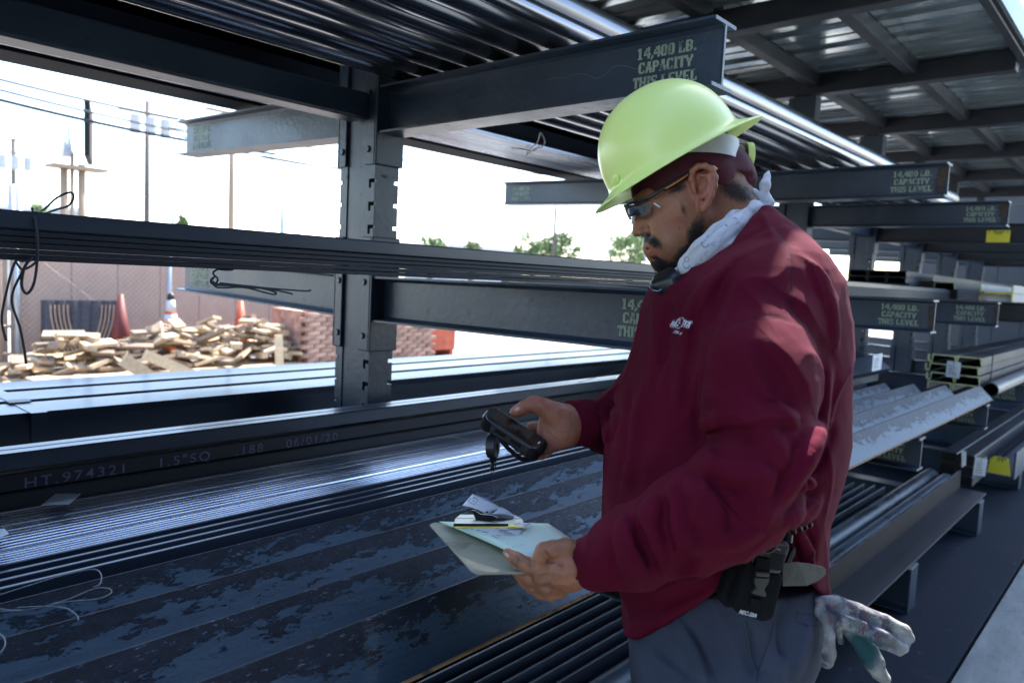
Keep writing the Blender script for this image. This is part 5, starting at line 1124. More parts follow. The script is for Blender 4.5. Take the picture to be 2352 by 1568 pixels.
def creases(V, Fq, items, zmax=1.33):
    # thin one-sided cloth folds: a gentle rise on one side of a line, a steep drop on the other
    vn = vnormals(V, Fq); x, y, z = topx(V); D = np.zeros(len(V)); ok = ((vn@_f) < .25) & (z < zmax); wx = 3*snoise(V, 55, 91); wy = 3*snoise(V, 55, 92)
    for amp, w1, w2, pl in items:
        pl = np.array(pl, float); best = np.full(len(V), 1e9); sgn = np.ones(len(V)); tt = np.zeros(len(V)); Ls = np.hypot(*(pl[1:]-pl[:-1]).T); cum = np.concatenate([[0], np.cumsum(Ls)])
        sel = np.where(ok & (x > pl[:, 0].min()-60) & (x < pl[:, 0].max()+60) & (y > pl[:, 1].min()-60) & (y < pl[:, 1].max()+60))[0]; xs, ys_ = x[sel]+wx[sel], y[sel]+wy[sel]; b = best[sel]; sg = sgn[sel]; t0 = tt[sel]
        for i in range(len(pl)-1):
            a, c = pl[i], pl[i+1]; d = c-a; t = np.clip(((xs-a[0])*d[0]+(ys_-a[1])*d[1])/(d@d), 0, 1); px, py = xs-a[0]-t*d[0], ys_-a[1]-t*d[1]; r = np.hypot(px, py); m = r < b; b = np.where(m, r, b); sg = np.where(m, np.sign(d[0]*py-d[1]*px), sg); t0 = np.where(m, (cum[i]+t*Ls[i])/cum[-1], t0)
        w_ = np.where(sg > 0, w1, w2); env = np.sin(np.pi*np.clip(t0*.94+.03, 0, 1))**.5; D[sel] += amp*.001*env*(np.exp(-(b/w_)**1.3))
    return V+vn*D[:, None]
from mathutils.bvhtree import BVHTree
V, Fq = subdivide(V, Fq); V = relax(V, Fq, 1, .5)
V = creases(V, Fq, [
 (6, 30, 8, [(1443, 1205), (1452, 1250), (1484, 1308)]), (-5, 14, 8, [(1462, 1190), (1472, 1250), (1512, 1300)]), (5, 8, 26, [(1500, 1165), (1490, 1215), (1502, 1262), (1530, 1318)]), (-4.5, 10, 8, [(1530, 1150), (1525, 1205), (1548, 1262)]),
 (6, 9, 26, [(1563, 1112), (1573, 1155), (1608, 1205), (1640, 1222)]), (5, 8, 22, [(1594, 1180), (1600, 1230), (1590, 1275)]), (6, 9, 30, [(1606, 1072), (1647, 1090), (1709, 1098), (1768, 1090)]), (-4, 10, 10, [(1625, 1105), (1680, 1122), (1740, 1122)]),
 (7, 34, 9, [(1763, 1196), (1786, 1150), (1832, 1088), (1868, 1030), (1885, 985)]), (-6, 10, 10, [(1798, 1182), (1840, 1128), (1885, 1062), (1912, 1000)]), (5, 9, 24, [(1655, 1108), (1695, 1150), (1735, 1190)]), (4, 8, 20, [(1625, 1130), (1660, 1180), (1700, 1215)]), (-4, 9, 9, [(1645, 1120), (1685, 1168), (1725, 1205)]),
 (6, 26, 9, [(1612, 990), (1663, 972), (1742, 964), (1835, 958)]), (-4, 10, 12, [(1615, 1006), (1680, 990), (1760, 984), (1830, 985)]), (5, 8, 28, [(1760, 770), (1812, 822), (1850, 880), (1862, 935)]), (-4, 10, 10, [(1740, 800), (1790, 860), (1830, 920)]),
 (6, 8, 30, [(1789, 668), (1848, 704), (1885, 770), (1905, 800)]), (-5, 10, 10, [(1812, 700), (1858, 745), (1880, 795)]), (4, 9, 22, [(1745, 900), (1790, 930), (1835, 990)]), (4, 8, 20, [(1640, 860), (1690, 900), (1750, 960)]), (3.5, 18, 8, [(1620, 880), (1618, 950), (1630, 1010)]),
 (-6, 14, 14, [(1607, 790), (1597, 850), (1596, 930), (1604, 1010)]), (4, 24, 8, [(1594, 690), (1580, 780), (1566, 880), (1552, 960)]), (-3.5, 10, 10, [(1560, 740), (1548, 840), (1530, 940)]), (3.5, 22, 9, [(1520, 750), (1500, 860), (1480, 980)]), (4, 9, 20, [(1668, 606), (1628, 660), (1600, 730)]), (3.5, 9, 20, [(1700, 610), (1668, 670), (1650, 740)]), (-3, 9, 9, [(1690, 600), (1655, 655), (1630, 730)]),
 (3.5, 20, 9, [(1460, 900), (1440, 1010), (1432, 1120)]), (4, 9, 22, [(1700, 650), (1745, 700), (1765, 740)]), (5, 26, 8, [(1905, 840), (1900, 930), (1885, 1010), (1850, 1090)]), (-4, 10, 10, [(1922, 850), (1915, 940), (1900, 1010)]), (4, 9, 22, [(1500, 1395), (1560, 1362), (1628, 1330)]), (-4, 9, 9, [(1480, 1410), (1550, 1382), (1620, 1348)]), (4, 20, 8, [(1450, 1440), (1520, 1420), (1580, 1392)]),
 (5, 20, 8, [(1830, 1215), (1845, 1262), (1866, 1330)]), (-4, 9, 9, [(1815, 1218), (1832, 1280), (1852, 1335)]), (4, 8, 18, [(1855, 1200), (1870, 1240), (1862, 1300)]), (5, 8, 20, [(1800, 1195), (1840, 1180), (1876, 1148)]), (4, 20, 8, [(1810, 1165), (1850, 1130), (1890, 1090)]), (4, 16, 8, [(1640, 1250), (1700, 1240), (1745, 1212)]),
 (3, 8, 14, [(1392, 1250), (1396, 1290), (1388, 1335)]), (3, 16, 7, [(1862, 600), (1885, 660), (1895, 720)])])
V = creases(V, Fq, [(4, 20, 7, [(1345, 940), (1372, 960), (1380, 1010)]), (4, 7, 20, [(1380, 920), (1405, 950), (1415, 1000)]), (-3, 8, 8, [(1395, 930), (1400, 980), (1392, 1020)])], 1.6)
SH = BVHTree.FromPolygons([tuple(q) for q in V], [tuple(int(i) for i in q) for q in Fq])
shirt = link('shirt', npmesh(V, Fq, M['shirt'], PO), person)
def conform(mb, sdf, parent, name, mat, z0=.9, z1=1.6, lift=.0008):
    # lay flat print drawn in picture units onto a surface
    out = []
    for (px, py, _) in mb.v:
        d = _ray(px, py); h = sdf.ray_cast(Vector(_O), Vector(d/np.linalg.norm(d)))[3]; out.append(_O+d/np.linalg.norm(d)*((h or 1.3)-lift))
    m2 = MB(); m2.v = [tuple(o) for o in out]; m2.f = mb.f; m2.mi = mb.mi; return part(name, m2, mat, parent)
def text_mb(body, px, py, h, ang, shear=0, sx=1, bold=0, font_space=1.0):
    cu = bpy.data.curves.new('t', 'FONT'); cu.body = body; cu.size = h*1.38; cu.offset = bold; cu.space_character = font_space; cu.resolution_u = 2
    o = bpy.data.objects.new('tmp', cu); C.objects.link(o); bpy.context.view_layer.update(); me = bpy.data.meshes.new_from_object(o.evaluated_get(bpy.context.evaluated_depsgraph_get()))
    m = MB(); a = math.radians(ang); vs = []
    for v in me.vertices:
        x, y = v.co.x*sx+v.co.y*shear, v.co.y; vs.append((px+x*math.cos(a)-y*math.sin(a)*-1*-1, py-(x*math.sin(a)+y*math.cos(a)), 0))
    m.add(vs, [tuple(p.vertices) for p in me.polygons]); bpy.data.objects.remove(o); bpy.data.meshes.remove(me); return m
def densify(pl, n=6): return [(a[0]+(b[0]-a[0])*t, a[1]+(b[1]-a[1])*t) for a, b in zip(pl[:-1], pl[1:]) for t in np.linspace(0, 1, n)[:-1]]+[pl[-1]]
def join(*ms):
    m = MB()
    for q in ms: m.add(q.v, q.f)
    return m
# chest emblem, crop3 pixels (1640,760)+x/15.68 in source -> display
em = lambda x, y: ((1640+x/15.68)*.91875, (760+y/15.68)*.91875, 0)
def stroke(pts, w_): 
    m = MB()
    for a, b in zip(pts[:-1], pts[1:]):
        a, b = np.array(a[:2], float), np.array(b[:2], float); d = b-a; n = np.array([-d[1], d[0]])/(np.linalg.norm(d)+1e-9)*w_/2
        m.add([(*(a+n), 0), (*(b+n), 0), (*(b-n), 0), (*(a-n), 0)], [(0, 1, 2, 3)])
    return m
el = lambda rx, ry: [em(930+rx*math.cos(t)*.86+ry*math.sin(t)*.42*-1, 740+ry*math.sin(t)+rx*math.cos(t)*.10) for t in np.linspace(0, 2*math.pi, 25)]
emb = join(stroke(el(175, 215), 1.1), stroke(el(145, 180), .7), stroke([em(560, 850), em(680, 660)], 2.2), stroke([em(670, 670), em(650, 860)], 2.0), stroke([em(650, 860), em(740, 680)], 2.0), stroke([em(700, 880), em(810, 690)], 2.6),
           stroke([em(700, 625), em(850, 665)], 1), stroke([em(545, 875), em(710, 920)], 1), stroke([em(1110, 660), em(1300, 705)], 2.6), stroke([em(1190, 690), em(1105, 850)], 3), stroke([em(1170, 890), em(1330, 700), em(1380, 700)], 2.8), stroke([em(1360, 700), em(1270, 930)], 3), stroke([em(1225, 830), em(1310, 850)], 1.6),
           stroke([em(1130, 600), em(1370, 670)], 1), stroke([em(1050, 870), em(1260, 945)], 1), stroke([em(1390, 650), em(1430, 690), em(1400, 790)], .9),
           stroke([em(880, 720), em(1020, 770)], 3), stroke([em(890, 635), em(985, 635)], 1.8), stroke([em(937, 600), em(935, 675)], 1.8), stroke([em(800, 828), em(885, 828)], 1.8), stroke([em(842, 790), em(842, 870)], 1.8),
           text_mb('179-4', em(625, 1120)[0], em(625, 1120)[1], 7.0, -14, .5, .9, .35))
M['thread'] = mk('white_embroidery', (.6, .62, .72), rough=.8)
conform(emb, SH, shirt, 'chest_emblem', M['thread'])

M['seam'] = mk('seam_shadow', (.03, .001, .008), rough=.95)
conform(join(*[stroke(densify(p), w_) for p, w_ in (([(1606, 783), (1647, 758), (1694, 742), (1758, 728), (1789, 729), (1853, 752), (1900, 793), (1920, 803)], 1.7), ([(1775, 522), (1805, 560), (1813, 600), (1812, 660), (1811, 725)], 2.2), ([(1783, 520), (1812, 556), (1821, 600), (1820, 660), (1819, 727)], .9))]), SH, shirt, 'seam', M['seam'], lift=.0006)
# ---------------------------------------------------------------- trousers
s = SDF((.80, .20, -.01), (1.60, 1.12, 1.02), .0065)
ys = [1300, 1373, 1465, 1568, 1660, 1760]
loft(s, ys, [1445, 1440, 1444, 1452, 1465, 1480], [1872, 1874, 1866, 1818, 1800, 1790], [.17, .185, .19, .185, .18, .175], 1.30, .03)
hipn, hipf = at(1650, 1600, 1.205), at(1650, 1600, 1.395)
for h_, dx in ((hipn, .02), (hipf, -.03)):
    kn = np.array([h_[0]+dx, h_[1]+.01, .48]); an = np.array([h_[0]+dx*1.5+.02, h_[1]-.01, .10]); s.cap(h_, .118, kn, .088, .04); s.cap(kn, .088, an, .068, .03); s.cap(an, .068, an-np.array([0, 0, .06]), .072, .01)
folds(s, [('+', .010, [(1560, 1430), (1600, 1500), (1620, 1568)]), ('-', .009, [(1500, 1480), (1540, 1520), (1600, 1560)]), ('+', .009, [(1790, 1440), (1780, 1500), (1790, 1568)]), ('-', .012, [(1722, 1455), (1730, 1500), (1740, 1540)]), ('-', .008, [(1810, 1380), (1800, 1440), (1800, 1500)]), ('+', .008, [(1850, 1440), (1835, 1490), (1815, 1550)]),
          ('s', .002, [(1713, 1423), (1722, 1470), (1727, 1510), (1741, 1540)]), ('s', .002, [(1778, 1419), (1768, 1470), (1741, 1540), (1738, 1568)]), ('s', .002, [(1829, 1404), (1829, 1428), (1860, 1436), (1884, 1437)]), ('s', .002, [(1830, 1404), (1860, 1411), (1880, 1413)])], .95, 1.5)
V, Fq = s.mesh(); V = relax(V, Fq, 2, .4); V = V+(.002*snoise(V, 60, 41))[:, None]*np.array([.5, -.5, 0])
V, Fq = subdivide(V, Fq); V = relax(V, Fq, 1, .5)
V = creases(V, Fq, [(5, 24, 8, [(1713, 1425), (1724, 1490), (1741, 1538)]), (-6, 12, 12, [(1730, 1440), (1738, 1490), (1742, 1535)]), (4, 8, 24, [(1778, 1425), (1765, 1480), (1745, 1535)]), (5, 9, 24, [(1810, 1385), (1800, 1440), (1808, 1500), (1790, 1560)]), (-4, 10, 10, [(1795, 1400), (1785, 1460), (1790, 1530)]), (5, 24, 9, [(1560, 1420), (1600, 1490), (1625, 1560)]), (-4, 10, 10, [(1590, 1440), (1620, 1500), (1650, 1560)]), (4, 9, 22, [(1480, 1480), (1520, 1520), (1580, 1560)]), (5, 8, 20, [(1850, 1445), (1838, 1490), (1820, 1545)]), (4, 8, 22, [(1640, 1380), (1670, 1440), (1690, 1500)]), (3, 7, 7, [(1741, 1540), (1738, 1568)])])
TB = BVHTree.FromPolygons([tuple(q) for q in V], [tuple(int(i) for i in q) for q in Fq])
trs = link('trousers', npmesh(V, Fq, M['pants'], PO), person)
M['pseam'] = mk('trouser_seam', (.012, .014, .024), rough=.95)
PS = join(*[stroke(densify(p), w_) for p, w_ in (([(1713, 1425), (1722, 1470), (1727, 1510), (1741, 1540)], 1.6), ([(1778, 1425), (1768, 1470), (1741, 1540), (1738, 1566)], 1.8), ([(1829, 1404), (1829, 1428), (1860, 1436), (1880, 1437)], 1.6), ([(1830, 1404), (1860, 1411), (1878, 1413)], 1.4), ([(1706, 1430), (1715, 1475), (1720, 1512)], .8))])
for h_, dx in ((hipn, .02), (hipf, -.03)):
    an = np.array([h_[0]+dx*1.5+.02, h_[1]-.01, .10]); b = SDF(an-np.array([.26, .20, .12]), an+np.array([.20, .30, .10]), .006); fw = -_r*np.array([1, 1, 0]); fw /= np.linalg.norm(fw)
    b.cap(an, .055, an+[0, 0, -.04], .052, .02); b.cap(an+[0, 0, -.045], .05, an+fw*.15+[0, 0, -.060], .040, .03); b.cap(an-fw*.05+[0, 0, -.062], .038, an+fw*.17+[0, 0, -.062], .037, .02)
    V, Fq = b.mesh(); V = relax(V, Fq, 1); V[:, 2] = np.maximum(V[:, 2], .001); link('boot', npmesh(V, Fq, M['blackrub'], PO), person)

# ---------------------------------------------------------------- hard hat
tv = -.872*_r-.489*_u; nv = -.489*_r+.872*_u; lv = np.cross(tv, nv)
hc = at(1541, 360, 1.30); px2 = 1.30/FPX
def hat_shape(off=0, inner=False):
    nA = 72; rings = []
    A_, B_, Hn = 159*px2, .112, 166*px2
    for i in range(15):                                  # dome from crown to base
        ph = (i/14)*math.pi/2; rad = math.sin(ph)**(2/2.25); hh = math.cos(ph)**(2/2.25)*Hn
        rings.append([(A_*rad, B_*rad, hh)]*1)
    fl = [(.0, .0), (.004, -.006), (.012, -.011), (.024, -.0145), (.036, -.018), (.041, -.0205)]
    vs = []; 
    for (q,) in rings:
        for k in range(nA):
            th = 2*math.pi*k/nA; c_, s_ = math.cos(th), math.sin(th); vs.append((q[0]-off)*c_*tv+(q[1]-off)*s_*lv+(q[2]-off)*nv)
    for d, z in fl[1:]:
        for k in range(nA):
            th = 2*math.pi*k/nA; c_, s_ = math.cos(th), math.sin(th); e = .22+.80*abs(c_)**2.6; ext = d*e*(1.12 if c_ < 0 else 1.0)
            drop = z*(1.0)+(-.003 if abs(c_) > .7 else 0)*0
            vs.append((A_-off+ext)*c_*tv+(B_-off+ext*.6)*s_*lv+(drop-off*.6)*nv)
    return [hc+v for v in vs], nA
vs, nA = hat_shape(); m_ = MB(); nr = len(vs)//nA
m_.add(vs, [(i*nA+k, i*nA+(k+1) % nA, (i+1)*nA+(k+1) % nA, (i+1)*nA+k) for i in range(nr-1) for k in range(nA)])
hat = part('hard_hat', m_, M['hat'], person, smooth=True); sm_ = hat.modifiers.new('s', 'SOLIDIFY'); sm_.thickness = .0028; sm_.offset = 0; ss = hat.modifiers.new('ss', 'SUBSURF'); ss.levels = 1; ss.render_levels = 1
# shallow accessory slot bumps on the side of the shell
for (px, py, rx, ry, an) in ((1512, 361, 15, 23, -12), (1583, 320, 13, 17, -20), (1414, 413, 11, 20, -24)):
    d = _ray(px, py); best = None
    for z in np.linspace(1.12, 1.36, 200):
        p = _O+d*z-hc; a, b, c = p@tv, p@lv, p@nv
        if c > 0 and (abs(a)/(159*px2))**2.25+(abs(b)/.112)**2.25+(c/(166*px2))**2.25 < 1: best = z; break
    if best:
        p = _O+d*best; n_ = (p-hc); n_ = n_/np.linalg.norm(n_); bm_ = bmesh.new(); bmesh.ops.create_uvsphere(bm_, u_segments=24, v_segments=12, radius=1)
        T = tilt_ax(an); me = bpy.data.meshes.new('bump'); e1_ = T[0]-n_*(T[0]@n_); e1_ /= np.linalg.norm(e1_); e2_ = np.cross(n_, e1_)
        for v in bm_.verts: q_ = p+e1_*v.co.x*rx*px2*.95+e2_*v.co.y*ry*px2*.95+n_*v.co.z*.0026; v.co = q_-PO
        bm_.to_mesh(me); bm_.free(); me.materials.append(M['hat']); me.polygons.foreach_set('use_smooth', [True]*len(me.polygons)); link('side_lug', me, hat)
def ribbon(pts, halfh, up, th, mat, name, parent):
    m = MB(); n = len(pts); pts = [np.asarray(p) for p in pts]; hs = halfh if isinstance(halfh, (list, tuple)) else [halfh]*n; vs = []
    for i, p in enumerate(pts):
        t = pts[min(i+1, n-1)]-pts[max(i-1, 0)]; nn = np.cross(t, up); nn /= np.linalg.norm(nn)
        vs += [p-up*hs[i], p+up*hs[i], p+up*hs[i]+nn*th, p-up*hs[i]+nn*th]
    fs = [(0, 1, 2, 3), tuple(4*(n-1)+j for j in (3, 2, 1, 0))]
    for i in range(n-1):
        for j in range(4): fs.append((4*i+j, 4*i+(j+1) % 4, 4*i+4+(j+1) % 4, 4*i+4+j))
    m.add(vs, fs); return part(name, m, mat, parent, ang=40)
arc = []
for t in np.linspace(-118, 118, 28):
    a = math.radians(t); arc.append(at(1578, 357, 1.30)+_r*math.cos(a)*(112*px2)+_f*math.sin(a)*.088)
strap = ribbon(arc, 22*px2, _u, .0022, M['strap'], 'suspension_strap', hat)
for (x0, x1, rr, mt) in ((1690, 1705, 24, 'strap'), (1704, 1711, 27, 'black'), (1711, 1726, 29, 'hat'), (1712, 1728, 22, 'strap')):
    m_ = MB(); m_.pipe(at(x0, 357, 1.30), at(x1, 357, 1.30), R_(rr, 1.3), .002, 22); part('ratchet_knob', m_, M[mt], strap, ang=40)

# ---------------------------------------------------------------- bandana, neckerchief
s = SDF(at(1590, 430, PZ)-np.array([.21, .21, .17]), at(1590, 430, PZ)+np.array([.21, .21, .17]), .0028)
s.ell(at(1576, 390, PZ), (R_(121, PZ), R_(109, PZ), .0805), tilt_ax(25), .01); s.ell(at(1552, 470, PZ), (R_(90, PZ), R_(116, PZ), .069), tilt_ax(24), .03)
s.cap(*K(1618, 395, PZ, 86), *K(1660, 404, PZ, 70), .02); s.cap(*K(1645, 404, 1.262, 38), *K(1700, 410, 1.29, 26), .015); s.cap(*K(1650, 405, 1.25, 26), *K(1712, 412, 1.29, 18), .015); s.cap(*K(1640, 402, 1.245, 24), *K(1700, 400, 1.28, 20), .015); s.cap(*K(1700, 404, 1.29, 17), *K(1720, 411, 1.31, 16), .01); s.cap(*K(1660, 405, 1.36, 22), *K(1716, 408, 1.32, 17), .015)
for pl in ([(1650, 392), (1690, 398), (1722, 402)], [(1655, 412), (1690, 414), (1718, 418)], [(1665, 402), (1695, 405), (1712, 409)]): s.chain([(at(a, b, 1.232+.0004*(a-1650)), .0035) for a, b in pl], .006, True)
X, Y, Z = np.meshgrid(*s.ax, indexing='ij'); D = (X, Y, Z-F3(CAM_H)); pr = sum(D[i]*F3(_r[i]) for i in range(3)); pu = sum(D[i]*F3(_u[i]) for i in range(3)); pf = sum(D[i]*F3(_f[i]) for i in range(3))
px_ = CXP+FPX*pr/pf; py_ = CYP-FPX*pu/pf; lo_ = np.interp(px_, [1420, 1437, 1494, 1545, 1582, 1596, 1650, 1680, 1712, 1745], [456, 461, 446, 433, 411, 396, 424, 430, 434, 436]).astype(F3)
s.d = np.maximum(s.d, (py_-lo_)*pf/F3(FPX)*F3(.9)).astype(F3); del X, Y, Z, D, pr, pu, pf, px_, py_, lo_
V, Fq = s.mesh(); V = relax(V, Fq, 2, .4); link('bandana', npmesh(V, Fq, M['bandana'], PO), person)
s = SDF(at(1660, 550, 1.30)-np.array([.20, .20, .18]), at(1660, 550, 1.30)+np.array([.20, .20, .18]), .0026)
NK = [(1752, 470, 1.295, 15), (1728, 482, 1.262, 19), (1694, 508, 1.232, 25), (1655, 543, 1.212, 29), (1618, 580, 1.212, 31), (1588, 612, 1.23, 28), (1566, 638, 1.262, 15)]
s.chain([K(*q) for q in NK], .012); s.chain([K(1752, 468, 1.30, 17), K(1720, 480, 1.36, 24), K(1660, 530, 1.41, 30), K(1600, 590, 1.38, 30), K(1562, 634, 1.31, 20)], .012)
# creases along the cloth
for off in (-19, -9, 2, 12, 22):
    pl = []
    for i, (x, y, z, r) in enumerate(NK[1:-1]):
        pl.append((x+off*.75+(3 if i % 2 else -2), y+off*.72))
    pts = []
    for a, b in pl:
        z = s.hit(a, b, 1.1, 1.36)
        if z: pts.append((at(a, b, z-.001), .0034+.0008*(off % 3)))
    if len(pts) > 1: s.chain(pts, .005, True)
s.cap(*K(1757, 458, 1.29, 16), *K(1759, 470, 1.285, 14), .008); s.chain([K(1754, 446, 1.285, 9), K(1757, 425, 1.28, 12), K(1762, 405, 1.285, 7), K(1766, 392, 1.29, 2)], .006); s.chain([K(1748, 452, 1.28, 9), K(1730, 443, 1.275, 9), K(1722, 446, 1.28, 6)], .006); s.chain([K(1762, 452, 1.28, 7), K(1770, 466, 1.275, 9), K(1764, 481, 1.275, 7)], .005)
s.chain([K(1560, 636, 1.25, 10), K(1565, 652, 1.255, 6)], .006); s.chain([K(1556, 622, 1.262, 10), K(1541, 627, 1.265, 4)], .006)
for a, b in (((1757, 428), (1759, 450)), ((1750, 462), (1766, 466))): s.cap(at(*a, 1.272), .0022, at(*b, 1.274), .0022, .004, True)
V, Fq = s.mesh(); V = relax(V, Fq, 1, .4); V = V+_f*(.0012*snoise(V, 120, 51))[:, None]; NKS = BVHTree.FromPolygons([tuple(q) for q in V], [tuple(int(i) for i in q) for q in Fq])
nk = link('neckerchief', npmesh(V, Fq, M['kerchief'], PO), person)
# printed pattern strokes
kc = lambda x, y: ((1500+x/4.6125)*.91875, (380+y/4.6125)*.91875, 0); m_ = MB()
def curl(cx, cy, r, a0, a1, w_): return stroke([kc(cx+r*math.cos(t), cy+r*math.sin(t)*1.1) for t in np.linspace(a0, a1, 10)], w_)
pat = join(curl(995, 1300, 38, 0, 5.5, 1.3), curl(1000, 1240, 26, 2, 7, 1.3), curl(1210, 1060, 36, 0, 3.6, 1.3), curl(1215, 1040, 50, .3, 3.2, 1.0), curl(1300, 1060, 16, 0, 6, .9), curl(1130, 1320, 32, 1, 5.5, 1.1), curl(1240, 1180, 28, 2, 5, .9), stroke([kc(1150, 1090), kc(1250, 950)], 1.0), stroke([kc(1050, 1250), kc(1180, 1050), kc(1330, 900), kc(1550, 760), kc(1700, 670)], .8),
           stroke([kc(1000, 1480), kc(1100, 1370), kc(1180, 1210), kc(1330, 1080)], .7), stroke([kc(1440, 830), kc(1470, 850), kc(1450, 850)], 1.6), stroke([kc(1550, 755), kc(1580, 770)], 1.8), stroke([kc(1380, 1050), kc(1420, 940), kc(1600, 810)], .7), stroke([kc(900, 1470), kc(960, 1420), kc(1010, 1470)], .8), stroke([kc(1480, 740), kc(1690, 620)], .7))
conform(pat, NKS, nk, 'printed_pattern', M['ink'], 1.08, 1.4, .0006)

# ---------------------------------------------------------------- safety glasses
gl = link('safety_glasses', None, person, loc=tuple(at(1450, 490, PZ)-PO)); 
def lens(sg, dark):
    m = MB(); n = 10; rows = 5; vs = []
    for j in range(rows):
        v = j/(rows-1)
        for i in range(n):
            u_ = i/(n-1); zz = PZ+sg*(.004+.052*u_); bulge = (1-(u_)**2.2)
            x = 1461-27*bulge+v*13*(1-.5*u_); y = 474+v*(30-9*u_)-4*u_+(4*v*(1-v)); x += 10*u_**3
            if v in (0, 1) and i in (0, n-1): x += 3
            vs.append(at(x, y, zz))
    fs = [(j*n+i, j*n+i+1, (j+1)*n+i+1, (j+1)*n+i) for j in range(rows-1) for i in range(n-1)]
    m.add(vs, fs); o = part('lens', m, M['lens'], gl, smooth=True); md = o.modifiers.new('s', 'SOLIDIFY'); md.thickness = .002
lens(-1, 1); lens(1, 1)
for sg in (-1, 1):
    zz = lambda d: PZ+sg*d
    m_ = MB(); m_.tube([at(1434, 473, zz(.004)), at(1445, 468, zz(.035)), at(1470, 461, zz(.056)), at(1497, 450, zz(.0665)), at(1527, 431, zz(.0725)), at(1560, 411, zz(.078)), at(1594, 391, zz(.082)), at(1620, 382, zz(.084)), at(1636, 381, zz(.084))], .0026, 8, rad=[.0018, .002, .0028, .0032, .0028, .0026, .0026, .0026, .0024]); part('temple_arm', m_, M['black'], gl, smooth=True)
    m_ = MB(); m_.tube([at(1528, 434, zz(.0745)), at(1552, 420, zz(.079)), at(1580, 402, zz(.083))], .0011, 6); m_.tube([at(1622, 385, zz(.0865)), at(1640, 384, zz(.086)), at(1646, 390, zz(.085))], .0028, 6); part('amber_tip', m_, M['amber'], gl, smooth=True)
m_ = MB(); a, b = at(1502, 467, PZ-.0685), at(1516, 476, PZ-.0695); m_.tube([a, b], .0014, 6); part('hinge_mark', m_, M['tag'], gl)

sh_ = MB(); ps = [at(1466, 473, PZ-.056), at(1492, 462, PZ-.066), at(1498, 476, PZ-.067), at(1490, 490, PZ-.064), at(1472, 499, PZ-.057)]; sh_.add(ps+[p-_f*.001 for p in ps], [(0, 1, 2, 3, 4), (9, 8, 7, 6, 5)]+[(i, (i+1) % 5, (i+1) % 5+5, i+5) for i in range(5)])
M['shield'] = mk('clear_side_shield', (.03, .04, .06), rough=.08, spec=.2); M['shield'].node_tree.nodes['Principled BSDF'].inputs['Alpha'].default_value = .38; part('side_shield', sh_, M['shield'], gl)
# hair edges: short strands at temple, beard and nape
R = np.random.RandomState(5); m_ = MB(); hs = SDF(at(1590, 430, PZ)-.001, at(1590, 430, PZ)+.001, .01)
def strands(n, cx, cy, rx, ry, deg, ln, dirdeg, zlim=1.29):
    a = math.radians(deg)
    for _ in range(n):
        u_, v_ = R.normal(0, .45, 2); x = cx+rx*u_*math.cos(a)-ry*v_*math.sin(a); y = cy+rx*u_*math.sin(a)+ry*v_*math.cos(a)
        i = np.argmin((hx-x)**2+(hy-y)**2+(hz > zlim)*1e6); p = hV[i]; dd = math.radians(dirdeg+R.normal(0, 22)); d = (math.cos(dd)*_r-math.sin(dd)*_u)*ln*(.6+.8*R.rand())-_f*.0022*R.rand()
        w_ = np.cross(d, _f); w_ = w_/np.linalg.norm(w_)*.00022; m_.add([p-_f*-.0005-w_, p+w_, p+d*.6+w_*.8, p+d-_f*.0004], [(0, 1, 2, 3)])
hx, hy, hz = topx(hV)
strands(420, 1597, 535, 17, 42, 22, .0055, 120); strands(420, 1575, 585, 46, 18, -38, .0055, 140); strands(170, 1556, 432, 22, 9, -28, .006, 120); strands(320, 1695, 443, 50, 20, 22, .006, 60); strands(300, 1498, 552, 22, 8, 30, .005, 70, 1.33); strands(400, 1520, 612, 24, 16, 35, .0055, 110, 1.33); strands(40, 1570, 480, 5, 18, -20, .003, 110)
part('short_hair', m_, M['hairm'], person, kind='stuff')

# ---------------------------------------------------------------- belt, pouch, radio, microphone
hd = lambda x, y: ((1740+x/4.6105)*.91875, (1240+y/4.6105)*.91875)      # belt crop pixels -> display
m_ = MB(); bp = [hd(1000, 770), hd(1180, 765), hd(1330, 785), hd(1470, 815), hd(1500, 840), hd(1490, 905), hd(1420, 965), hd(1280, 1030), hd(1000, 1035)]
zb = [1.065, 1.075, 1.09, 1.105, 1.11, 1.11, 1.10, 1.085, 1.065]; a = [at(*p, z) for p, z in zip(bp, zb)]; n = len(a); m_.add(a+[p+_f*.004 for p in a], [tuple(range(n)), tuple(range(n, 2*n))[::-1]]+[(i, i+n, (i+1) % n+n, (i+1) % n) for i in range(n)])
belt = part('belt', m_, M['leatherbelt'], person)
def slab(pts, z, th, mat, name, parent, bevel=.003, zs=None):
    m = MB(); zs = zs or [z]*len(pts); a = [at(*p, q_) for p, q_ in zip(pts, zs)]; n = len(a); cn = np.cross(a[1]-a[0], a[2]-a[0]); cn /= np.linalg.norm(cn); cn = cn if cn@_f > 0 else -cn
    m.add(a+[p+cn*th for p in a], [tuple(range(n)), tuple(range(n, 2*n))[::-1]]+[(i, i+n, (i+1) % n+n, (i+1) % n) for i in range(n)]); return part(name, m, mat, parent, bevel=bevel)
po = thing('radio_pouch', at(1725, 1340, 1.07), 'black nylon pouch on the belt with a buckle and white lettering', 'pouch')
slab([hd(590, 720), hd(700, 800), hd(860, 880), hd(1000, 905), hd(1010, 960), hd(900, 1400), hd(840, 1445), hd(760, 1450), hd(470, 1350), hd(420, 1270), hd(520, 980)], 1.055, .032, M['blackrub'], 'pouch_body', po, .004)
slab([hd(560, 640), hd(700, 560), hd(620, 900), hd(440, 1280), hd(380, 1300), hd(310, 1260), hd(300, 1150), hd(360, 950)], 1.075, .035, M['blackrub'], 'side_case', po, .014)
slab([hd(700, 700), hd(860, 720), hd(850, 930), hd(690, 920)], 1.045, .006, M['blackrub'], 'strap', po, .001)
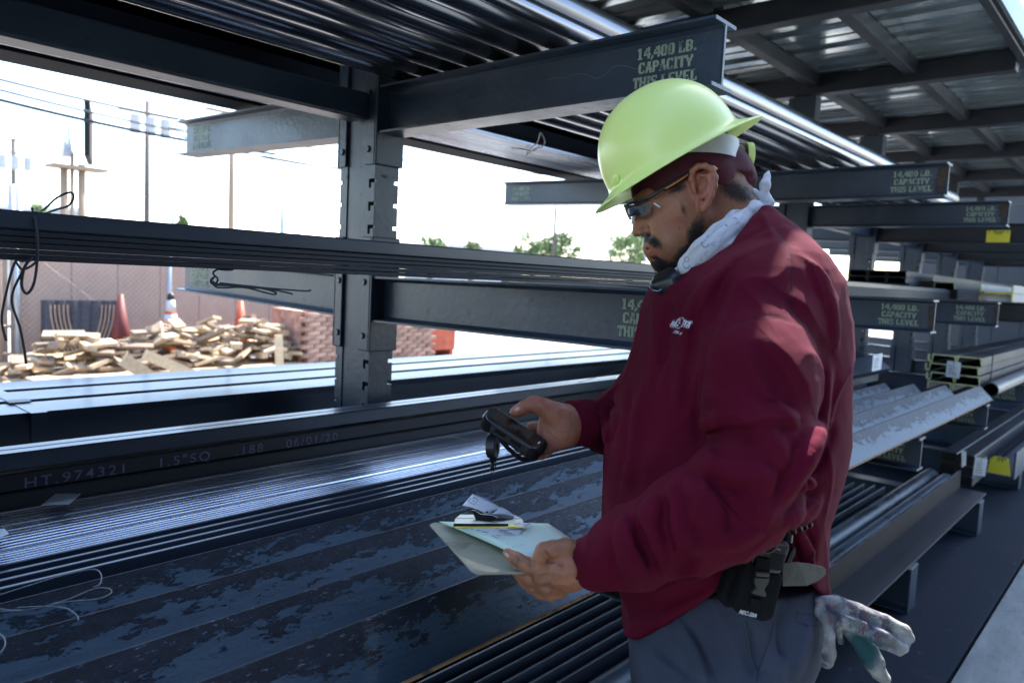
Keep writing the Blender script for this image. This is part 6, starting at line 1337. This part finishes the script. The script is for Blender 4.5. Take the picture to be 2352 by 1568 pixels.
slab([hd(700, 870), hd(858, 885), hd(850, 935), hd(695, 925)], 1.041, .007, M['leatherbelt'], 'buckle_top', po, .0015)
slab([hd(690, 935), hd(850, 945), hd(840, 1000), hd(790, 1075), hd(815, 1145), hd(800, 1160), hd(650, 1125), hd(645, 1105), hd(700, 1060), hd(680, 1000)], 1.041, .007, M['leatherbelt'], 'buckle', po, .0015)
slab([hd(640, 1165), hd(760, 1195), hd(740, 1310), hd(615, 1270)], 1.050, .004, M['blackrub'], 'lower_strap', po, .001)
tm = text_mb('MSC-20A', *hd(492, 1345), 9.2, -14.5, .25, .82, .5); m2 = MB(); m2.v = [tuple(at(x, y, 1.0530)) for x, y, _ in tm.v]; m2.f = tm.f; m2.mi = tm.mi; part('white_lettering', m2, M['white'], po)
ra = thing('two_way_radio', at(1775, 1270, 1.07), 'black two way radio standing in the belt pouch with stub antenna', 'radio')
slab([hd(790, 465), hd(1075, 540), hd(1090, 620), hd(985, 900), hd(940, 900), hd(720, 880), hd(730, 620)], 1.050, .03, M['black'], 'body', ra, .006)
slab([hd(800, 490), hd(1060, 550), hd(1050, 580), hd(795, 520)], 1.0475, .004, M['mill'], 'top_band', ra, .001)
for k in range(7): slab([hd(862, 660+k*27), hd(1040-k*5, 685+k*28), hd(1036-k*5, 695+k*28), hd(862, 671+k*27)], 1.0485, .003, M['hole'], 'speaker_slot', ra, 0)
slab([hd(1098, 640), hd(1125, 595), hd(1150, 600), hd(1155, 640), hd(1040, 900), hd(1000, 920), hd(985, 905)], 1.070, .010, M['black'], 'belt_clip', ra, .003)
m_ = MB(); m_.tube([at(*hd(860, 300), 1.075), at(*hd(850, 470), 1.07)], .0085, 14, rad=[.0075, .0095]); part('antenna', m_, M['black'], ra, smooth=True)
for p in ((960, 370, 470), (1055, 440, 530)): m_ = MB(); m_.pipe(at(*hd(p[0], p[1]), 1.075), at(*hd(p[0]-8, p[2]), 1.072), .0075, .001, 16); part('control_knob', m_, M['black'], ra, ang=40)
tm = text_mb('ooo', *hd(930, 612), 4, -10, 0, 1, .1); m2 = MB(); m2.v = [tuple(at(x, y, 1.0492)) for x, y, _ in tm.v]; m2.f = tm.f; m2.mi = tm.mi; part('marking', m2, M['strap'], ra)
def coil(path, r, turns, label, parent=None):
    P_ = [np.asarray(p) for p in path]; L_ = np.cumsum([0]+[np.linalg.norm(b-a) for a, b in zip(P_[:-1], P_[1:])]); out = []
    for t in np.linspace(0, 1, turns*12):
        s_ = t*L_[-1]; i = min(np.searchsorted(L_, s_, 'right')-1, len(P_)-2); u_ = (s_-L_[i])/(L_[i+1]-L_[i]+1e-9); c_ = P_[i]*(1-u_)+P_[i+1]*u_; d = P_[i+1]-P_[i]; d /= np.linalg.norm(d); a_ = np.cross(d, _f); a_ /= np.linalg.norm(a_); b_ = np.cross(d, a_); th = t*turns*2*math.pi; out.append(c_+r*(math.cos(th)*a_+math.sin(th)*b_))
    m = MB(); m.tube(out, .0017, 5); return part('coiled_cord', m, M['black'], parent, smooth=True)
coil([at(*hd(1010, 395), 1.08), at(*hd(1150, 385), 1.095), at(*hd(1290, 320), 1.12), at(*hd(1390, 255), 1.17), at(*hd(1425, 200), 1.24), at(*hd(1450, 60), 1.30)], .0052, 17, '', ra)
m_ = MB(); pts = [at(*hd(*p), 1.045) for p in ((970, 440), (950, 540), (890, 620), (830, 650), (750, 630), (720, 560), (700, 600), (640, 760))]; m_.tube(pts, .002, 6); part('loose_cord', m_, M['black'], ra, smooth=True)
s = SDF(at(1525, 652, 1.24)-.07, at(1525, 652, 1.24)+.07, .0018); s.cap(*K(1508, 655, 1.235, 15), *K(1545, 645, 1.225, 22), .01); s.cap(*K(1512, 640, 1.245, 12), *K(1540, 628, 1.235, 14), .01); s.cap(*K(1520, 668, 1.23, 9), *K(1550, 660, 1.22, 14), .008); V, Fq = s.mesh(); V = relax(V, Fq, 1)
mi = link('speaker_microphone', npmesh(V, Fq, M['black'], at(1525, 652, 1.24)), None, 'black speaker microphone clipped at the collar under the worker\'s chin', 'microphone', loc=tuple(at(1525, 652, 1.24)))
m_ = MB(); m_.tube([at(*p, 1.222) for p in ((1491, 660), (1500, 667), (1512, 669), (1520, 664), (1530, 668))], .0009, 5); part('metal_rim', m_, M['chrome'], mi)

# ---------------------------------------------------------------- gloves in the back pocket
gc = lambda x, y: (1745.6+x*.4142, 918.75+y*.4142)
s = SDF(at(1980, 1470, 1.19)-np.array([.15, .15, .12]), at(1980, 1470, 1.19)+np.array([.15, .15, .12]), .0024); z = 1.17
def gch(pts, k=.004): s.chain([K(*gc(x, y), zz, r*.84) for x, y, zz, r in pts], k)
gch([(330, 1110, z, 14), (420, 1125, z, 22), (540, 1165, z-.01, 20), (700, 1225, z-.02, 17), (800, 1275, z-.02, 16), (835, 1320, z-.02, 12)]); gch([(320, 1170, z, 14), (420, 1195, z-.01, 22), (560, 1240, z-.02, 19), (690, 1300, z-.03, 17), (800, 1375, z-.03, 13)])
gch([(430, 1215, z-.01, 18), (560, 1270, z-.02, 15), (680, 1350, z-.03, 13), (775, 1400, z-.03, 9)]); gch([(400, 1140, z, 18), (560, 1190, z-.01, 14), (720, 1290, z-.02, 12), (815, 1345, z-.025, 11)])
gch([(430, 1210, z+.01, 16), (510, 1275, z+.01, 24), (590, 1370, z+.01, 28), (630, 1450, z+.01, 27), (660, 1510, z+.01, 20), (690, 1540, z+.01, 17)]); gch([(370, 1220, z-.01, 12), (385, 1300, z-.02, 15), (378, 1400, z-.02, 20), (370, 1450, z-.02, 18)]); gch([(330, 1150, z-.005, 12), (350, 1200, z-.01, 12), (420, 1240, z-.01, 12), (450, 1340, z, 9)])
for pl in ([(420, 1150), (560, 1195), (700, 1260), (800, 1335)], [(430, 1205), (560, 1262), (680, 1330), (770, 1390)], [(330, 1140), (400, 1170)]):
    pts = []
    for x, y in pl:
        zz = s.hit(*gc(x, y), 1.05, 1.3)
        if zz: pts.append((at(*gc(x, y), zz-.001), .0028))
    if len(pts) > 1: s.chain(pts, .005, True)
V, Fq = s.mesh(); V = relax(V, Fq, 2, .4); V = V+_f*(.0018*snoise(V, 140, 61))[:, None]
x, y, _z = topx(V); gx, gy = (x-1745.6)/.4142, (y-918.75)/.4142; teal = np.clip(1.5-np.hypot((gx-570)/95, (gy-1370)/110), 0, 1)*np.clip((gy-(1190+.42*(gx-330)))/30, 0, 1)*(gx > 455); grey = np.clip((430-gx)/20, 0, 1)*np.clip((gy-1225)/30, 0, 1); tip = np.clip((gx-700)/60, 0, 1)+np.clip((gy-1480)/30, 0, 1)*(gx > 600)
tex = M['glove'] = mk('plaid_glove_cloth', (.13, .135, .16), (.24, .245, .26), 60, rough=.9, bump=.001, bscale=300, c3=(.012, .013, .018), c3scale=26, c3cut=(.45, .51))
t_ = tex.node_tree; N_, L_n = t_.nodes, t_.links; wv = N_.new('ShaderNodeTexWave'); wv.inputs['Scale'].default_value = 14; wv.inputs['Distortion'].default_value = 1.0; tc_ = N_.new('ShaderNodeTexCoord'); L_n.new(tc_.outputs['Object'], wv.inputs[0])
rp = N_.new('ShaderNodeValToRGB'); cr = rp.color_ramp; cr.elements[0].position = 0; cr.elements[0].color = (.10, .10, .17, 1); cr.elements[1].position = 1; cr.elements[1].color = (.45, .46, .5, 1)
for p_, c_ in ((.25, (.30, .29, .36, 1)), (.5, (.42, .10, .09, 1)), (.56, (.5, .5, .52, 1)), (.75, (.10, .28, .28, 1)), (.8, (.5, .5, .5, 1))): e_ = cr.elements.new(p_); e_.color = c_
L_n.new(wv.outputs[1], rp.inputs[0]); mx = N_.new('ShaderNodeMix'); mx.data_type = 'RGBA'; mx.inputs[0].default_value = .27; b_ = N_['Principled BSDF']; L_n.new(b_.inputs['Base Color'].links[0].from_socket, mx.inputs[6]); L_n.new(rp.outputs[0], mx.inputs[7]); L_n.new(mx.outputs[2], b_.inputs['Base Color'])
add_attr_mix(tex, 'pale', (.40, .38, .34)); add_attr_mix(tex, 'teal', (.008, .055, .065)); gl_nz = snoise(V, 420, 71)
link('work_gloves', npmesh(V, Fq, tex, at(1980, 1470, 1.19), dict(teal=np.clip(teal*1.3, 0, 1)*(tip < .5), pale=np.clip((np.clip(tip, 0, 1)*.55+grey*.4)*np.clip(.7+1.2*snoise(V, 110, 77), 0, 1)+.15*gl_nz-.05, 0, 1))), None, 'pair of dirty plaid and teal work gloves stuffed in the back pocket, fingers sticking out', 'gloves', loc=tuple(at(1980, 1470, 1.19)))

# ---------------------------------------------------------------- clipboard with papers
zA, zB, zC = 1.358, 1.074, 1.430; A = at(983, 1199, zA); B = at(1089, 1315, zB); Cc = at(1240, 1200, zC); U = (Cc-A); W_ = (B-A); N3 = np.cross(U, W_); N3 /= np.linalg.norm(N3); N3 = N3 if N3[2] > 0 else -N3
cbp = lambda u_, v_, h=0: A+U*u_+W_*v_+N3*h
cb = thing('clipboard', cbp(.5, .5), 'worn brown clipboard with green papers held in the worker\'s near hand', 'clipboard')
m_ = MB(); c_ = .05; pr = [(0, c_), (0, 1-c_), (c_*.3, 1-c_*.25), (c_, 1), (1-c_, 1), (1, 1-c_), (1, c_), (1-c_, 0), (c_, 0)]; n = len(pr); m_.add([cbp(u_, v_, 0) for u_, v_ in pr]+[cbp(u_, v_, -.0032) for u_, v_ in pr], [tuple(range(n)), tuple(range(n, 2*n))[::-1]]+[(i, i+n, (i+1) % n+n, (i+1) % n) for i in range(n)]); part('board', m_, M['clipb'], cb, bevel=.0006)
def sheet(fn, nu, nv, mat, name, parent, th=.0003, **k):
    m = MB(); vs = [fn(i/nu, j/nv) for j in range(nv+1) for i in range(nu+1)]; m.add(vs, [(j*(nu+1)+i, j*(nu+1)+i+1, (j+1)*(nu+1)+i+1, (j+1)*(nu+1)+i) for j in range(nv) for i in range(nu)]); o = part(name, m, mat, parent, smooth=True, **k); md = o.modifiers.new('s', 'SOLIDIFY'); md.thickness = th; return o
kp = lambda x, y: ((1060+x/5.6)*.91875, (1180+y/5.6)*.91875)
def plane_at(px, py, h):   # point over the board seen at a picture position, at height h above it
    d = _ray(px, py); t = ((A+N3*h-_O)@N3)/(d@N3); return _O+d*t
def quad_sheet(cs, hs, mat, name, parent, nu=8, nv=8, bend=None):
    P_ = [plane_at(*kp(*c), h) for c, h in zip(cs, hs)]
    def fn(u_, v_):
        p = (P_[0]*(1-u_)+P_[1]*u_)*(1-v_)+(P_[3]*(1-u_)+P_[2]*u_)*v_
        return p+N3*(bend(u_, v_) if bend else 0)
    return sheet(fn, nu, nv, mat, name, parent)
st = thing('paper_stack', cbp(.6, .4, .01), 'curled pale green papers clipped on the board', 'papers')
for k in range(5): quad_sheet([(210+k*22, 690+k*3), (1735-k*4, 715+k*2), (2330, 1100), (1450+k*4, 1235-k*2)], [.004+k*.0007, .004+k*.0009, .012, .007+k*.0014], M['paperg'], 'paper_sheet', st, bend=lambda u_, v_, k=k: .0010*k*math.sin(u_*3.1)*.5+.004*(1-u_)*math.sin(v_*3.14)*(.4+.15*k))
quad_sheet([(560, 765), (1530, 705), (1330, 870), (1010, 935)], [.012, .018, .014, .012], M['paperw'], 'white_slip', st, bend=lambda u_, v_: .002*math.sin(v_*3))
m2 = MB()
for (x, y, w_, h_) in ((650, 785, 40, 8), (730, 800, 60, 10), (810, 825, 90, 10), (1000, 775, 60, 6), (1060, 795, 110, 7), (1040, 810, 150, 6), (1050, 825, 180, 6), (1120, 840, 150, 6), (940, 880, 50, 10), (1000, 875, 80, 8), (980, 900, 70, 6)):
    P_ = [plane_at(*kp(x+a, y+b+a*.14), .0178) for a, b in ((0, 0), (w_, 0), (w_, h_), (0, h_))]; m2.add(P_, [(0, 1, 2, 3)])
for k in range(16): x, y = 1110+k*18+rnd.uniform(-8, 8), 990+rnd.uniform(0, 180); P_ = [plane_at(*kp(x+a, y+b+a*.3), .0165) for a, b in ((0, 0), (22, 0), (22, 3.5), (0, 3.5))]; m2.add(P_, [(0, 1, 2, 3)])
part('printed_lines', m2, M['ink'], st)
clp = link('clip', None, cb, loc=tuple(cbp(.5, .02)-org(cb))); 
def cslab(pts, h0, h1, mat, name, bevel=.001):
    m = MB(); a = [plane_at(*kp(*p), h0) for p in pts]; b = [q+N3*(h1-h0) for q in a]; n = len(a); m.add(a+b, [tuple(range(n))[::-1], tuple(range(n, 2*n))]+[(i, (i+1) % n, (i+1) % n+n, i+n) for i in range(n)]); return part(name, m, mat, clp, bevel=bevel)
M['clipmetal'] = mk('black_metal_clip', (.010, .010, .012), rough=.3, spec=.4)
cslab([(430, 700), (1370, 700), (1400, 775), (410, 775)], .014, .021, M['clipmetal'], 'clip_bar'); cslab([(425, 768), (1400, 768), (1400, 778), (425, 778)], .0212, .0225, M['signy'], 'yellow_edge', 0); cslab([(1180, 712), (1385, 705), (1410, 765), (1180, 765)], .0215, .0225, M['tag'], 'label', 0); cslab([(1185, 715), (1270, 712), (1280, 762), (1180, 765)], .0227, .0232, M['signy'], 'yellow_mark', 0)
cslab([(500, 650), (1250, 650), (1370, 705), (430, 705)], .012, .020, M['clipmetal'], 'clip_base')
m_ = MB(); pts = [(665, 535), (715, 535), (790, 585), (830, 590), (950, 600), (1040, 640), (930, 700), (740, 700)]; a_ = [at(*kp(*p), 1.345-.0002*(p[1]-535)) for p in pts]; n = len(a_); m_.add(a_+[p+_f*.003 for p in a_], [tuple(range(n)), tuple(range(n, 2*n))[::-1]]+[(i, i+n, (i+1) % n+n, (i+1) % n) for i in range(n)]); part('clip_lever', m_, M['clipmetal'], clp, bevel=.001)
def tagsheet(cs, zs, mat, name, parent):
    P_ = [at(*kp(*c), z) for c, z in zip(cs, zs)]; return sheet(lambda u_, v_: (P_[0]*(1-u_)+P_[1]*u_)*(1-v_)+(P_[3]*(1-u_)+P_[2]*u_)*v_+_u*.004*math.sin(u_*3.1)-_f*.006*math.sin(u_*3.1), 10, 5, mat, name, parent)
tg = thing('paper_tag', at(*kp(800, 500), 1.36), 'torn white paper tag tucked into the clip, sticking up', 'tag')
tagsheet([(680, 303), (1075, 500), (870, 585), (538, 465)], [1.36, 1.35, 1.33, 1.34], M['paperw'], 'tag_sheet', tg); tagsheet([(1075, 485), (1310, 650), (1270, 625), (960, 580)], [1.345, 1.36, 1.35, 1.33], M['paperw'], 'folded_end', tg); tagsheet([(820, 575), (1260, 610), (1240, 690), (930, 700)], [1.345, 1.36, 1.36, 1.35], M['kerchief'], 'crumpled_part', tg)
m2 = MB(); fr = [(655, 360), (760, 372), (700, 452), (620, 405), (655, 360)]
for a, b in zip(fr[:-1], fr[1:]): a_, b_ = np.array(kp(*a)), np.array(kp(*b)); d = b_-a_; nn = np.array([-d[1], d[0]])/np.linalg.norm(d)*.35; m2.add([at(*q_, 1.333) for q_ in (a_+nn, b_+nn, b_-nn, a_-nn)], [(0, 1, 2, 3)])
for (x, y) in ((690, 400), (700, 350), (725, 365), (880, 557)): q_ = kp(x, y); w2 = 1.6 if x < 800 else 3; m2.add([at(q_[0]+a*w2, q_[1]+b*w2*.6, 1.333-.008*(x > 800)) for a, b in ((-1, -1), (1, -1), (1, 1), (-1, 1))], [(0, 1, 2, 3)])
part('tag_print', m2, M['print'], tg)

# ---------------------------------------------------------------- handheld device
a_, b_, c_, d_ = at(1134, 929, 1.452), at(1258, 1010, 1.395), at(1232, 1034, 1.335), at(1112, 956, 1.392)
n_ = np.cross(b_-a_, d_-a_); n_ /= np.linalg.norm(n_); n_ = n_ if n_@_f < 0 else -n_
dv = thing('handheld_scanner', (a_+b_+c_+d_)/4, 'rugged black handheld device with a dark screen held in the far hand', 'handheld device')
def dq(u_, v_, h=0): return (a_*(1-u_)+b_*u_)*(1-v_)+(d_*(1-u_)+c_*u_)*v_+n_*h
def dslab(pts, h0, h1, mat, name, parent=dv, bevel=.003):
    m = MB(); p0 = [dq(u_, v_, h0) for u_, v_ in pts]; p1 = [dq(u_, v_, h1) for u_, v_ in pts]; n = len(pts); m.add(p0+p1, [tuple(range(n))[::-1], tuple(range(n, 2*n))]+[(i, (i+1) % n, (i+1) % n+n, i+n) for i in range(n)]); return part(name, m, mat, parent, bevel=bevel)
rc = lambda u0, v0, u1, v1, c, cv: [(u0+c, v0), (u1-c, v0), (u1, v0+cv), (u1, v1-cv), (u1-c, v1), (u0+c, v1), (u0, v1-cv), (u0, v0+cv)]
dslab(rc(0, 0, 1, 1, .07, .16), -.024, 0, M['black'], 'body', bevel=.004); dslab(rc(-.03, -.04, .20, 1.05, .05, .15), -.026, -.003, M['blackrub'], 'top_bumper', bevel=.005); dslab(rc(.84, -.04, 1.04, 1.05, .05, .15), -.026, -.002, M['blackrub'], 'bottom_bumper', bevel=.005)
dslab(rc(.10, .12, .90, .88, .02, .05), .0002, .0010, M['screen'], 'screen', bevel=0); M['scr2'] = mk('screen_item', (.075, .07, .055), rough=.3); dslab([(.42, .35), (.56, .35), (.56, .66), (.42, .66)], .0012, .0014, M['scr2'], 'screen_item', bevel=0)
dslab([(.93, .42), (.955, .42), (.955, .60), (.93, .60)], .0012, .0016, M['tag'], 'white_mark', bevel=0); dslab(rc(-.05, .35, .03, .75, .01, .05), -.016, -.006, M['strap'], 'scan_window', bevel=.002)
for k in range(2): dslab(rc(.25+.3*k, 1.0, .45+.3*k, 1.03, .02, .01), -.014, -.008, M['blackrub'], 'side_button', bevel=.001)
m_ = MB(); pts = [at(*p, z) for p, z in (((1141, 990), 1.41), ((1150, 1010), 1.38), ((1168, 1030), 1.36), ((1186, 1046), 1.35), ((1198, 1054), 1.35), ((1216, 1054), 1.36), ((1232, 1052), 1.37))]
m_.tube(pts, .0042, 8); part('hand_strap', m_, M['blackrub'], dv, smooth=True)
rl = thing('retractable_reel', at(1131, 1030, 1.40), 'small dark reel on a cord hanging from the device', 'reel'); m_ = MB(); cc = at(1132, 1024, 1.40); m_.pipe(cc-_r*.0085+_f*.002, cc+_r*.0085-_f*.002, .0225, .002, 26); bb_ = part('reel_body', m_, M['black'], rl, bevel=.0015)
m_ = MB(); m_.tube([at(1126, 982, 1.405), at(1130, 1000, 1.40), at(1132, 1024, 1.40), at(1133, 1060, 1.40)], .006, 10, rad=[.003, .006, .0115, .006]); part('hub', m_, M['mill_dark'], rl, smooth=True)
m_ = MB(); m_.tube([at(1131, 1058, 1.40), at(1131, 1080, 1.40)], .004, 8); m_.tube([at(1139, 1060, 1.398), at(1138, 1076, 1.398)], .001, 5); part('clip_end', m_, M['mill_dark'], rl, smooth=True)
m_ = MB(); m_.tube([at(1132, 1078, 1.40), at(1129, 1084, 1.40), at(1132, 1090, 1.40), at(1136, 1085, 1.40), at(1132, 1078, 1.40)], .0012, 5); part('ring', m_, M['chrome'], rl, smooth=True)

conform(PS, TB, trs, 'trouser_seam', M['pseam'], lift=.0005)
M['nail'] = mk('fingernail', (.42, .27, .22), (.5, .34, .28), 60, rough=.35, coat=.2)
HB = BVHTree.FromPolygons([tuple(q) for q in VV], [tuple(int(i) for i in q) for q in FF])
def nail(cx, cy, rx, ry, an):
    m = MB(); a = math.radians(an); ring = [(cx+rx*math.cos(t)*math.cos(a)-ry*math.sin(t)*math.sin(a), cy+rx*math.cos(t)*math.sin(a)+ry*math.sin(t)*math.cos(a), 0) for t in np.linspace(0, 6.283, 13)[:-1]]
    m.add([(cx, cy, 0)]+ring, [(0, i+1, (i+1) % 12+1) for i in range(12)]); conform(m, HB, person, 'fingernail', M['nail'], lift=.0006)
nail(1188, 939, 7, 4.5, -20); nail(1164, 1274, 4.5, 7, -35)
